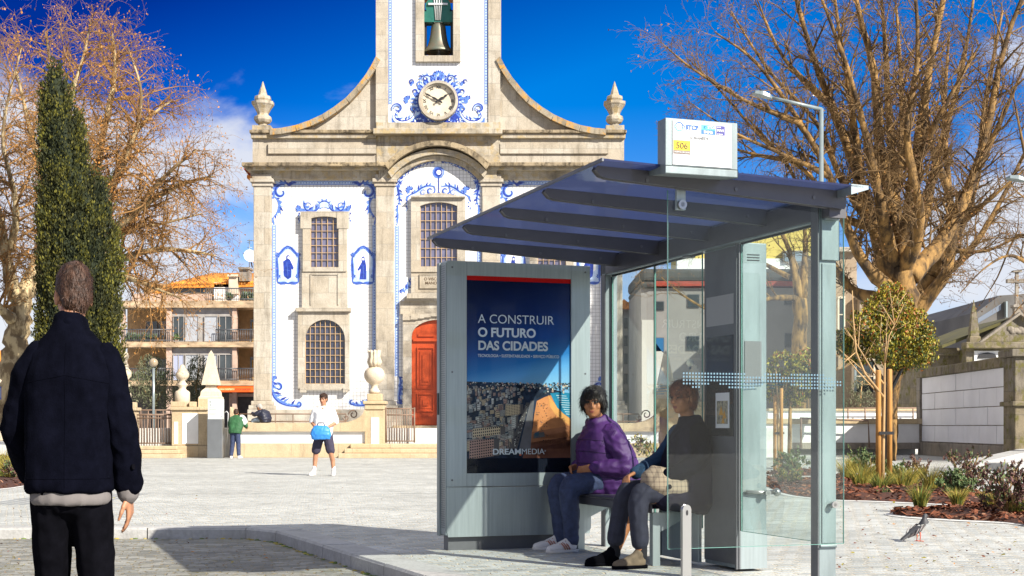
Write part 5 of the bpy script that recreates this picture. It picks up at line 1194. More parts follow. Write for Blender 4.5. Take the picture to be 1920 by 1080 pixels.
# posts
b = MB(); b.box(-.062, .062, -.04, .04, -.02, 2.53); p = sp('post', b, M['alu_light'], bevel=.004)
b = MB(); b.box(-.055, .075, -.062, -.041, 2.12, 2.50); b.box(-.058, .062, -.052, -.041, .27, .29); b.box(-.045, .058, -.048, -.041, .30, 2.1); sp('cover_plate', b, M['alu_light'], p, bevel=.003)
b = MB(); b.box(-.072, -.063, -.04, .045, 0, 2.50); sp('side_plate', b, M['alu_dark'], p)
b = MB(); b.box(-.055, .055, 3.46, 3.54, -.02, 2.53); p = sp('post', b, M['alu_light'], bevel=.004)
b = MB(); b.box(-.064, -.056, 3.455, 3.54, 0, 2.38); sp('side_plate', b, M['alu_dark'], p)
# timetable case
b = MB(); b.box(.0, .23, 1.15, 1.68, .02, 2.384); cs = sp('timetable_case', b, M['alu_light'], bevel=.006)
b = MB(); b.box(-.012, -.001, 1.165, 1.665, .05, 2.36); sp('case_door', b, M['alu_dark'], cs)
b = MB(); b.box(-.014, -.0125, 1.20, 1.63, .98, 1.72); tt = sp('timetable_glass', b, mat('dark case glass', (.03, .033, .035), .05, spec=.9), cs)
b = MB(); b.box(-.018, -.0145, 1.26, 1.47, 1.04, 1.30); nt = sp('notice', b, M['whiteboard'], tt)
for yy, zz in ((1.28, 1.10), (1.28, 1.17), (1.28, 1.24), (1.355, 1.10), (1.355, 1.17), (1.355, 1.24), (1.42, 1.1), (1.42, 1.19)):
    pass
b = MB(); b.box(-.0195, -.0185, 1.28, 1.45, 1.07, 1.24); pic = sp('picture', b, mat('map print', (.10, .10, .09), .6, vscale=40, col2=(.5, .45, .3)), nt)
b = MB()
for (y0, z0, r) in ((1.33, 1.14, .03), (1.38, 1.17, .035), (1.35, 1.10, .025)): b.prism([(y0 - r, z0 - r), (y0 + r, z0 - r), (y0, z0 + r)], -.0205, -.0198, axis='x')
sp('warning_mark', b, mat('amber print', (.6, .3, .03), .6), pic)
b = MB(); b.box(-.013, -.0125, 1.2, 1.63, 1.80, 2.02); sp('route_strip', b, mat('pale grey strip', (.34, .33, .33), .5), cs)
b = MB()
for z in (2.255, 2.275, 2.295): b.box(.07, .17, 1.146, 1.1495, z, z + .006)
sp('vent_slots', b, M['black'], cs)
b = MB(); b.box(.048, .185, 1.144, 1.149, 1.36, 1.67); sp('grey_plate', b, M['plate'], cs)
b = MB(); b.box(-.028, -.013, 1.13, 1.148, .02, 2.38); b.box(.0, .012, 1.142, 1.149, .02, 2.38); sp('trim', b, M['alu_dark'], cs)
b = MB(); b.box(.0, .23, 1.1425, 1.1485, .02, .30); sp('kick_plate', b, M['alu'], cs)
# glass
def pane(x0, x1, y0, y1, z0, z1, gm='glass'):
    b = MB(); b.box(x0, x1, y0, y1, z0, z1); g = sp('glass_pane', b, M[gm])
    e = MB()
    if abs(x1 - x0) > abs(y1 - y0):
        e.box(x0 - .002, x0, y0, y1, z0, z1); e.box(x1, x1 + .002, y0, y1, z0, z1); e.box(x0, x1, y0, y1, z0 - .003, z0)
    else:
        e.box(x0, x1, y0 - .003, y0, z0, z1); e.box(x0, x1, y1, y1 + .003, z0, z1); e.box(x0, x1, y0, y1, z0 - .003, z0)
    sp('glass_edge', e, M['glass_edge'], g); return g
g1 = pane(-.006, .006, .09, 1.10, .30, 2.36); g2 = pane(-.006, .006, 1.72, 2.56, .28, 2.36); g3 = pane(-.006, .006, 2.575, 3.43, .28, 2.36); g4 = pane(-1.16, .085, -.096, -.084, .30, 2.50, 'glass_end')
def dots(g, along, a0, a1, z0, fixed, seed):
    rd = random.Random(seed); b = MB(); d_ = .021; k = 0; a = a0
    lo = rd.randint(0, 2); hi = 5
    while a < a1:
        if k % 3 == 0: lo = max(0, min(2, lo + rd.choice((-1, 0, 1)))); hi = max(3, min(5, hi + rd.choice((-1, 0, 1)))); 
        for r_ in range(lo, hi):
            z = z0 + r_ * d_
            if along == 'x': b.box(a, a + .0105, fixed, fixed + .0012, z, z + .0105)
            else: b.box(fixed, fixed + .0012, a, a + .0105, z, z + .0105)
        a += d_; k += 1
    sp('etched_dots', b, M['dot'], g)
dots(g4, 'x', -1.06, .06, 1.29, -.0978, 3); dots(g2, 'y', 1.75, 2.54, 1.31, -.0078, 8); dots(g1, 'y', .12, 1.08, 1.31, -.0078, 5)
# black rubber gaskets where the panes meet posts and case
for y0_, y1_ in ((.078, .09), (1.10, 1.112), (2.5605, 2.5725), (3.432, 3.444)):
    b = MB(); b.box(-.009, .009, y0_, y1_, .30, 2.36); sp('gasket', b, M['black'])
b = MB(); b.box(-.008, .008, .09, 1.10, 2.361, 2.373); b.box(-.008, .008, 1.72, 3.43, 2.361, 2.373); sp('gasket_rail', b, M['black'])
# clamps with round knobs
def knob(x, y, z, n, r=.022, h=.05, parent=None):
    b = MB(); n = Vector(n); c = Vector((x, y, z)); b.disc(c, n, r * .5, h, 12); b.disc(c + n * h * .45, n, r, h * .55, 18); sp('clamp_knob', b, M['steel'])
knob(.0, -.062, 2.46, (0, -1, 0), .026, .02); knob(.02, -.05, .55, (0, -1, 0), .022, .05); knob(.20, 1.12, .57, (0, -1, 0), .022, .05)
b = MB(); b.tube([(.05, 1.13, .575), (.26, 1.10, .575)], .016, 8); b.ball((.28, 1.09, .575), .03, 0, 10); sp('clamp_arm', b, M['steel'])
b = MB(); b.box(-1.115, -1.055, -.125, -.10, 2.38, 2.56); sp('hanger', b, M['alu']); knob(-1.085, -.126, 2.41, (0, -1, 0), .028, .022)
# steel foot under the free edge of the end pane
b = MB(); wv = .026; b.prism([(-wv, -.1), (wv, -.1), (wv, .545), (wv * .8, .56), (wv * .4, .569), (0, .572), (-wv * .4, .569), (-wv * .8, .56), (-wv, .545)], -.014, .014)
for i, v in enumerate(b.v): b.v[i] = (v[0] - 1.075, v[1] - .17, v[2])
f_ = sp('glass_foot', b, M['steel'], bevel=.003); b = MB(); b.prism([(-1.075 + .007 * math.cos(a) , .525 + .017 * math.sin(a)) for a in (k * .5236 for k in range(12))], -.187, -.1845); sp('slot', b, M['black'], f_)
# bench
bn = MB(); bn.box(-.44, -.06, 1.70, 3.40, .465, .485); bn.box(-.44, -.425, 1.70, 3.40, .40, .4645); bn.box(-.075, -.06, 1.7, 3.4, .40, .4645); be = sp('bench_seat', bn, M['beam'], bevel=.006)
for y in (3.28, 1.78):
    b = MB(); b.box(-.40, -.34, y - .03, y + .03, -.02, .40); b.prism([(-.34, .40), (-.34, .25), (-.06, .38), (-.06, .40)], y - .012, y + .012); sp('bench_leg', b, M['alu'])
b = MB(); b.box(-.05, -.02, 1.69, 2.34, .02, .50); sp('bench_panel', b, M['alu'], bevel=.004)
b = MB(); b.box(-.055, -.015, 2.342, 2.372, .02, .62); sp('panel_upright', b, M['alu_dark'])

# ---------------------------------------------------------------- stop sign box on the roof
sg_o = SH(-1.10, -.41, 2.585)
sg = thing('bus_stop_sign', sg_o, 'white bus stop sign box with yellow route number on the shelter roof edge', 'sign', rz=RZ)
w2, hh = .238, .28
b = MB(); b.box(-w2, w2, -.02, .09, .0, hh); b.prism([(-.02, -.045), (.30, -.012), (.30, 0), (-.02, -.002)], -w2, w2, axis='x'); sp('sign_case', b, M['alu_light'], sg, bevel=.004)
b = MB(); b.box(-w2 + .045, w2 - .045, -.026, -.0205, .008, hh - .012); fc = sp('sign_face', b, M['whiteboard'], sg)
fy = -.0275; x0 = -w2 + .045
blu1 = mat('sign blue', (.01, .10, .36), .4); cy_ = mat('sign cyan', (.10, .62, .72), .4); navy = mat('sign navy', (.03, .025, .22), .4); yel = mat('sign yellow', (.80, .55, .0), .4); brn = mat('sign taupe', (.17, .13, .11), .5); gry = mat('sign grey', (.18, .19, .2), .5)
def plate(x, z, w, h, m, y=-.0272, name='print', parent=None): b = MB(); b.box(x, x + w, y, y + .0011, z, z + h); return sp(name, b, m, parent or fc)
zt = hh - .012
# ring emblem
b = MB(); cx, cz = x0 + .042, zt - .036
def ringpart(r0, r1, a0, a1, m):
    n = 20
    for k in range(n):
        a, c = R(a0 + (a1 - a0) * k / n), R(a0 + (a1 - a0) * (k + 1) / n)
        b.quad([(cx + r * math.cos(q), -.0278, cz + r * math.sin(q)) for r, q in ((r0, a), (r1, a), (r1, c), (r0, c))], m)
ringpart(.021, .028, 10, 160, 0); ringpart(.021, .028, 190, 345, 1)
for ex, m_ in ((cx - .026, 1), (cx + .026, 0)):
    for k in range(12): a, c = k * .5236, (k + 1) * .5236; b.quad([(ex + .010 * math.cos(a), -.0283, cz + .010 * math.sin(a)), (ex + .010 * math.cos(c), -.0283, cz + .010 * math.sin(c)), (ex + .005 * math.cos(c), -.0283, cz + .005 * math.sin(c)), (ex + .005 * math.cos(a), -.0283, cz + .005 * math.sin(a))], m_)
sp('emblem', b, [blu1, cy_], fc)
text('STCP', .037, (x0 + .083, -.0275, zt - .049), blu1, fc, .045)
plate(x0 + .185, zt - .042, .094, .028, cy_); plate(x0 + .185, zt - .070, .094, .0275, mat('sign mid blue', (.01, .14, .45), .4))
text('iD', .022, (x0 + .20, -.0285, zt - .036), blu1, fc, .01); text('STOP', .022, (x0 + .225, -.0285, zt - .036), M['whiteboard'], fc, .005); text('SMM6', .024, (x0 + .2, -.0285, zt - .065), M['whiteboard'], fc, .015)
plate(x0 + .285, zt - .070, .057, .056, navy); text('zona', .014, (x0 + .288, -.0285, zt - .026), M['whiteboard'], fc, .01); text('MAI1', .022, (x0 + .288, -.0285, zt - .049), M['whiteboard'], fc, .02); text('andante', .0125, (x0 + .288, -.0285, zt - .067), M['whiteboard'], fc, .01)
plate(x0 + .003, zt - .0760, .335, .002, gry); plate(x0 + .003, zt - .114, .335, .002, gry)
text('S. MAMEDE', .025, (x0 + .175, -.0275, zt - .104), gry, fc, 0.02, 'CENTER')
plate(x0 + .003, zt - .175, .112, .058, yel); plate(x0 + .003, zt - .198, .112, .0228, brn)
text('506', .052, (x0 + .058, -.0285, zt - .165), mat('sign black', (.03, .02, .01), .5), fc, .004, 'CENTER'); text('HOSPITAL SÃO JOÃO', .0105, (x0 + .059, -.0285, zt - .19), M['whiteboard'], fc, .01, 'CENTER')

# ================================================================== ADVERTISING PANEL
PO = Vector((-.549, 12.0, .081))
ad = thing('advertising_panel', PO, 'tall grey advertising panel with a blue city and beach poster', 'advertising panel', rz=RZ); ad.scale = (.923, .923, .923)
def ap(name, b, m, parent=None, bevel=0): return b.build(name, m, parent or ad, True, bevel)
WD = 1.415
b = MB(); b.box(0, .19, 0, .24, .50, 2.57); b.box(1.222, WD, 0, .24, .50, 2.57); b.box(.19, 1.222, 0, .24, 2.44, 2.57); b.box(.19, 1.222, 0, .24, .50, .62); fr_ = ap('frame', b, M['alu'], bevel=0)
b = MB(); b.box(.188, 1.224, .03, .23, .615, 2.445); ap('back_box', b, M['alu_dark'])
b = MB()
b.prism([(.015, .045), (.0, .10), (.0, .49), (.40, .485), (.40, .045)], -.008, .235); b.prism([(.405, .045), (.405, .485), (WD, .49), (WD, .10), (WD - .015, .045)], -.008, .235); ap('lower_cover', b, M['alu'], bevel=.006)
b = MB(); b.box(.40, .405, -.006, .2, .05, .49); ap('seam', b, M['black']); b = MB(); b.box(.03, WD - .03, .06, .20, -.12, .044); ap('plinth', b, M['alu_dark'])
b = MB(); b.box(-.012, 0, .0, .25, .06, 2.55); b.box(-.022, -.012, .165, .25, .04, 2.565); sdp = ap('side_strip', b, M['alu_light'])
b = MB()
for k in range(118):
    z = .12 + k * .0205
    for y in (.03, .055, .08, .105, .13): b.box(-.0135, -.0122, y, y + .011, z, z + .009)
ap('perforation', b, M['alu_dark'], sdp)
b = MB(); b.box(-.03, -.0236, .19, .225, 1.16, 1.36); ap('lock', b, M['black'], sdp)
# poster: a printed picture, every layer a thin print
px0, pz0, pwid, phei = .19, .62, 1.032, 1.82
pm = bpy.data.materials.new('poster sky print'); pm.use_nodes = True; t = pm.node_tree; p = t.nodes['Principled BSDF']; p.inputs['Roughness'].default_value = .3; p.inputs['Specular IOR Level'].default_value = .15
tcn = N(t, 'ShaderNodeTexCoord'); spx = N(t, 'ShaderNodeSeparateXYZ'); L(t, tcn.outputs['Object'], spx.inputs[0])
v_ = mth(t, 'DIVIDE', mth(t, 'SUBTRACT', spx.outputs[2], pz0), phei); u_ = mth(t, 'DIVIDE', mth(t, 'SUBTRACT', spx.outputs[0], px0), pwid)
vv = mth(t, 'ADD', v_, mth(t, 'MULTIPLY', mth(t, 'SUBTRACT', .5, u_), .12))
cr_ = N(t, 'ShaderNodeValToRGB'); L(t, vv, cr_.inputs[0]); el_ = cr_.color_ramp.elements
el_[0].position = .42; el_[0].color = (.20, .42, .62, 1); el_[1].position = .98; el_[1].color = (.002, .006, .035, 1)
for ps, c in ((.50, (.10, .32, .60)), (.56, (.02, .16, .42)), (.66, (.008, .06, .25)), (.80, (.003, .018, .10))): e = cr_.color_ramp.elements.new(ps); e.color = (*c, 1)
L(t, cr_.outputs[0], p.inputs['Base Color'])
b = MB(); b.box(px0, px0 + pwid, .020, .029, pz0, pz0 + phei); po_ = ap('poster', b, pm)
def U(u, v, l): return (px0 + pwid * u, .0195 - .0006 * l, pz0 + phei * (1 - v))
def flat(name, polys, mats):
    b = MB()
    for i_, (pts, l, m_) in enumerate(polys): b.quad([U(a, c, l + (i_ % 97) / 2500) for a, c in pts], m_)
    return ap(name, b, mats, po_)
prn = lambda n, c, **k: mat('print ' + n, c, .4, spec=.12, **k)
pc = [prn('navy', (.022, .034, .06), var=.6, vscale=14), prn('sand', (.62, .24, .09), var=.25, vscale=5), prn('wet sand', (.70, .33, .10), var=.2, vscale=6), prn('sea', (.02, .22, .36), var=.35, vscale=6), prn('surf', (.45, .62, .66)), prn('road', (.15, .14, .15), var=.2, vscale=10),
      prn('cream block', (.55, .43, .28)), prn('shade block', (.10, .09, .09)), prn('rose block', (.40, .25, .20)), prn('white light', (.6, .58, .52)), prn('dark', (.006, .008, .018)), prn('red', (.50, .006, .006)), prn('teal roof', (.04, .08, .11)), prn('bottom', (.004, .006, .014)), prn('dusk sand', (.16, .062, .04), var=.3, vscale=6), prn('late sand', (.38, .15, .07), var=.3, vscale=6)]
rd = random.Random(11); polys = []
polys.append(([(0, .535), (.7, .545), (1, .60), (1, .93), (0, .93)], 1, 0))
polys.append(([(.80, .602), (.745, .612), (.672, .632), (.648, .70), (.632, .77), (.60, .85), (.565, .93), (1, .93), (1, .60), (.9, .598)], 2, 1))
for q_ in range(6): v_0 = .765 + .028 * q_; polys.append(([(.615 - .014 * q_, v_0), (1, v_0 - .035), (1, v_0 + .03), (.60 - .014 * q_, v_0 + .03)], 3, 14 if q_ > 2 else 15)) if q_ > 0 else None
polys.append(([(.78, .60), (.84, .64), (.88, .67), (.94, .70), (1, .725), (1, .76), (.92, .73), (.85, .70), (.80, .66)], 3, 2))
polys.append(([(.80, .592), (.90, .585), (1, .59), (1, .722), (.93, .695), (.87, .665), (.84, .635)], 4, 3))
for k in range(9): y = .60 + .012 * k; x = .86 + .012 * k; polys.append(([(x, y), (x + .10, y + .004), (x + .10, y + .007), (x, y + .004)], 5, 4))
polys.append(([(.61, .63), (.645, .63), (.61, .88), (.50, .88)], 4, 5)); polys.append(([(.57, .64), (.60, .64), (.48, .88), (.40, .88)], 4, 7))
for k in range(70):     # cars and trees along the sea road
    u = rd.random(); x = .585 - .15 * u + rd.uniform(-.02, .02); y = .64 + .24 * u; s_ = .004 + .006 * u; polys.append(([(x, y), (x + s_, y), (x + s_, y + s_ * .6), (x, y + s_ * .6)], 5, rd.choice((9, 10, 10, 7))))
for k in range(420):    # far city
    v = .535 + abs(rd.gauss(0, .025)); x = rd.random() ** .9; s_ = rd.uniform(.004, .014) * (1 + (v - .53) * 8)
    if x > .78 and v > .585: continue
    polys.append(([(x, v), (x + s_, v), (x + s_, v + s_ * .55), (x, v + s_ * .55)], 3 + k % 2, rd.choice((6, 8, 10, 10, 7, 12, 12, 9))))
def bld(x, y, w, h, d, fl, l=6, wall=6, side=7, win=7, cols=8):
    polys.append(([(x, y), (x + w, y - d * .35), (x + w, y - d * .35 + h), (x, y + h)], l, wall)); polys.append(([(x + w, y - d * .35), (x + w + d, y - d * .2), (x + w + d, y - d * .2 + h * .9), (x + w, y - d * .35 + h)], l, side))
    polys.append(([(x, y), (x + w, y - d * .35), (x + w + d, y - d * .2), (x + d * .8, y + .0 - d * .1 - .0)], l, 12))
    for r_ in range(fl):
        for c in range(cols):
            xx = x + w * (c + .25) / cols; yy = y - d * .35 * (c + .5) / cols + h * (r_ + .3) / fl; polys.append(([(xx, yy), (xx + w / cols * .55, yy), (xx + w / cols * .55, yy + h / fl * .5), (xx, yy + h / fl * .5)], l + .06, win))
rows_ = []
for k in range(230):
    v = .575 + .33 * rd.random() ** 1.25; q = (v - .56) / .36; x = rd.uniform(-.02, .56 - .17 * q); w = rd.uniform(.018, .05) * (.5 + 1.1 * q); h = rd.uniform(.014, .030) * (.6 + 1.3 * q)
    if x + w > .60 - .20 * q: continue
    rows_.append((x, v - h, w, h, w * .3, 2 + int(4 * q + 2 * rd.random()), rd.choice((6, 6, 8, 9, 7, 7, 12) if q < .55 else (6, 8, 7, 7, 12, 12, 8)), 3 + int(7 * q * rd.random() + 2)))
rows_.sort(key=lambda r_: r_[1] + r_[3])
rows_ += [(.37, .655, .14, .055, .03, 7, 6, 9), (.43, .715, .04, .06, .02, 6, 9, 3), (.06, .775, .26, .045, .05, 3, 6, 14), (.03, .835, .23, .095, .05, 7, 8, 11)]
for i_, (x, y, w, h, d, fl, wa, co) in enumerate(rows_):
    x0_ = max(0.0, x); w = min(w, .97 - x0_)
    bld(x0_, y, w, h, d, fl, 4 + 2.6 * i_ / len(rows_), wa, 7, 10 if wa not in (7, 12) else 9, co)
for k in range(60): x, y = rd.uniform(.66, .78), rd.uniform(.64, .84); s_ = rd.uniform(.004, .01); polys.append(([(x, y), (x + s_, y), (x + s_, y + s_ * .5), (x, y + s_ * .5)], 4, rd.choice((10, 7, 14))))
polys.append(([(.64, .80), (.74, .79), (.75, .815), (.64, .825)], 5, 7)); polys.append(([(.65, .795), (.69, .79), (.69, .81), (.65, .815)], 6, 12))
polys.append(([(0, .925), (1, .925), (1, 1), (0, 1)], 9, 13)); polys.append(([(0, .0), (1, .0), (1, .022), (0, .022)], 9, 11))
flat('poster_print', polys, pc)
wt = mat('poster white', (.62, .66, .70), .3); 
def ptext(s, u, v, size, bold, sx=1.0, m=wt, align='LEFT'): text(s, size, (px0 + pwid * u, .0135, pz0 + phei * (1 - v)), m, po_, bold, align, True, sx=sx)
ptext('A CONSTRUIR', .108, .238, .118, -.006, .985); ptext('O FUTURO', .108, .306, .116, .030, .98); ptext('DAS CIDADES', .108, .373, .116, .030, .955)
ptext('TECNOLOGIA • SUSTENTABILIDADE • SERVIÇO PÚBLICO', .108, .410, .038, .012, .83)
ptext('DREAM', .246, .905, .074, .022, 1.16); ptext('MEDIA', .520, .905, .074, -.002, 1.06); ptext('.', .503, .910, .072, .05, 1.2, mat('orange dot', (.7, .12, .01), .4)); ptext('®', .745, .892, .018, 0)
b = MB(); b.box(px0 - .002, px0 + pwid + .002, .004, .0085, pz0 - .002, pz0 + phei + .002); ap('glass_cover', b, glass_mat('poster cover glass', (.96, .98, .98), .22, .0, .0))

for sx_ in (.05, WD - .05):
    for sz_ in (.56, 1.55, 2.51): b = MB(); b.disc((sx_, -.0005, sz_), (0, -1, 0), .009, .003, 10); ap('screw', b, M['alu_dark'])
b = MB()
for x_ in (.19, 1.222): b.box(x_ - .001, x_ + .001, -.0012, .0, .50, 2.57)
ap('frame_joint', b, M['alu_dark'], fr_)
# ================================================================== TREES AND PLANTS
def rand_rot(rd): return Euler((rd.uniform(0, 6.3), rd.uniform(0, 6.3), rd.uniform(0, 6.3))).to_matrix()
def perp(d, rd):
    v = Vector((rd.gauss(0, 1), rd.gauss(0, 1), rd.gauss(0, 1))); v -= d * v.dot(d)
    return v.normalized() if v.length > 1e-5 else d.orthogonal().normalized()
class Tree:
    def __init__(s, seed, droop=0.0, leafp=0.5, leafs=.05, spread=.75): s.rd = random.Random(seed); s.T = MB(); s.C = MB(); s.droop = droop; s.leafp = leafp; s.leafs = leafs; s.spread = spread; s.ntw = 0
    def limb(s, pts, radii, n=9, knob=True):
        # smooth a hand-placed limb and roughen it
        P = [Vector(p) for p in pts]; out, rr = [], []
        for i in range(len(P) - 1):
            p0, p1, p2, p3 = P[max(i - 1, 0)], P[i], P[i + 1], P[min(i + 2, len(P) - 1)]
            for k in range(5):
                t = k / 5; q = 0.5 * ((2 * p1) + (p2 - p0) * t + (2 * p0 - 5 * p1 + 4 * p2 - p3) * t * t + (3 * p1 - p0 - 3 * p2 + p3) * t ** 3)
                r = radii[i] + (radii[i + 1] - radii[i]) * t; q += Vector((s.rd.uniform(-1, 1), s.rd.uniform(-1, 1), s.rd.uniform(-.4, .4))) * r * .16
                out.append(q); rr.append(r * s.rd.uniform(.9, 1.12))
        out.append(P[-1]); rr.append(radii[-1]); s.T.tube(out, rr, n); return out, rr
    def twigs(s, pts, radii, dens, L0, depth=3, start=.1, up=.25):
        """side shoots along a limb"""
        tot = sum((pts[i + 1] - pts[i]).length for i in range(len(pts) - 1)); n = max(1, int(tot * dens))
        for k in range(n):
            u = start + (1 - start) * (k + s.rd.random()) / n; f = u * (len(pts) - 1); i = min(int(f), len(pts) - 2)
            p = pts[i].lerp(pts[i + 1], f - i); d0 = (pts[i + 1] - pts[i]).normalized(); r = radii[i]
            d = (d0 * s.rd.uniform(.2, .8) + perp(d0, s.rd) * s.spread + Vector((0, 0, up))).normalized()
            s.shoot(p, d, L0 * s.rd.uniform(.55, 1.25) * (1.15 - .5 * u), min(r * .5, .012 + .02 * L0 * .8), depth)
    def shoot(s, p, d, ln, r, depth):
        seg = 5 if depth > 1 else 3; pts = [Vector(p)]; rads = [r]; dd = Vector(d)
        for k in range(seg):
            dd = (dd + Vector((s.rd.gauss(0, 1), s.rd.gauss(0, 1), s.rd.gauss(0, 1))) * .20 + Vector((0, 0, -s.droop * (1.0 if depth < 3 else .5)))).normalized()
            pts.append(pts[-1] + dd * ln / seg); rads.append(max(.0035, r * (1 - .85 * (k + 1) / seg)))
        s.C.tube(pts, rads, 4 if r > .02 else 3, 0, False); s.ntw += 1
        if depth > 1:
            n = {4: 8, 3: 7, 2: 5}[depth]
            for k in range(n):
                u = (k + s.rd.uniform(.3, 1)) / n * (seg - .2) ; i = min(int(u), seg - 1); q = pts[i].lerp(pts[i + 1], u - i); d0 = (pts[i + 1] - pts[i]).normalized()
                s.shoot(q, (d0 * .75 + perp(d0, s.rd) * s.spread).normalized(), ln * s.rd.uniform(.32, .55), max(.005, rads[i] * .6), depth - 1)
        elif s.rd.random() < s.leafp:
            e = rand_rot(s.rd); l = s.leafs * s.rd.uniform(.6, 1.3); q = pts[-1]
            s.C.quad([q + e @ Vector(x) for x in ((-l, 0, 0), (0, -l * .6, 0), (l, 0, 0), (0, l * .6, 0))], 1 if s.rd.random() < .8 else 2)
    def build(s, name, loc, label, bark, tw, leaf, leaf2=None, group=None):
        t = thing(name, loc, label, 'tree', group); s.T.build('trunk', bark, t); s.C.build('crown', [tw, leaf, leaf2 or leaf], t); return t

# --- left plane trees, weeping rusty twigs
def plane_left(px, Y, seed, label, limbs, trunkpts, tr, dens=2.2, L0=2.3):
    T = Tree(seed, droop=.10, leafp=1.0, leafs=.038)
    T.limb([W(a, b, Y + c) for a, b, c in trunkpts], tr, 12)
    for pts, r0, r1 in limbs:
        P = [W(a, b, Y + c) for a, b, c in pts]; n = len(P); o, rr = T.limb(P, [r0 + (r1 - r0) * (k / (n - 1)) ** .8 for k in range(n)], 8); T.twigs(o, rr, dens, L0, 3, .18, .1)
    return T.build('plane_tree', (W(px, 800, Y).x, Y, 0), label, M['bark'], M['twig'], M['deadleaf'], M['deadleaf2'])
plane_left(35, 42, 5, 'bare plane tree with pale mottled trunk at the far left', [
    ([(40, 560, 0), (70, 480, .5), (88, 380, .8), (60, 260, .5), (30, 130, 0)], .26, .03), ([(30, 560, 0), (10, 480, -.5), (-10, 360, -1), (-40, 230, -1)], .24, .03), ([(45, 560, 0), (75, 520, 1.4), (80, 420, 2), (100, 300, 2.2)], .18, .03),
    ([(22, 600, -.3), (-15, 560, -.8), (-70, 470, -1.5)], .2, .03), ([(20, 470, -.4), (30, 380, -1.2), (5, 250, -1.8), (40, 90, -2)], .14, .02), ([(75, 470, .5), (112, 420, 0), (120, 330, -.6), (150, 240, -.8)], .12, .02), ([(88, 380, .8), (120, 260, 1.4), (150, 120, 1.8)], .1, .02)],
    [(20, 812, 0), (28, 720, 0), (30, 650, 0), (36, 600, 0), (38, 555, 0)], [.55, .42, .36, .34, .30], 4.6, 2.0)
plane_left(150, 48, 9, 'wide bare plane tree with rusty weeping twigs behind the cypress', [
    ([(150, 560, 0), (190, 470, 0), (250, 400, -.5), (330, 350, -1), (400, 330, -1.2)], .26, .03), ([(150, 560, 0), (200, 500, 1), (280, 470, 1.5), (350, 470, 1.8), (405, 480, 2)], .22, .03), ([(150, 560, 0), (165, 420, .6), (190, 270, 1), (215, 140, 1.2), (210, 60, 1.2)], .26, .03),
    ([(165, 480, .4), (210, 350, .6), (260, 240, .8), (320, 190, 1)], .2, .03), ([(150, 520, 0), (120, 380, -.8), (110, 220, -1), (85, 60, -1)], .24, .03), ([(210, 350, .6), (240, 290, 0), (265, 180, -.4), (240, 90, -.5)], .13, .02), ([(250, 400, -.5), (310, 330, -1.5), (370, 280, -2)], .13, .02),
    ([(180, 530, .5), (230, 520, -1), (290, 540, -1.8), (340, 560, -2)], .16, .02), ([(190, 470, 0), (240, 430, 1.6), (300, 420, 2.4), (380, 400, 2.8)], .15, .02), ([(165, 420, .6), (140, 300, 1.8), (160, 180, 2.2)], .14, .02), ([(110, 220, -1), (150, 130, -1.2), (170, 40, -1.2)], .11, .02)],
    [(140, 815, 0), (142, 720, 0), (146, 640, 0), (150, 555, 0)], [.6, .45, .4, .36], 4.8, 2.3)
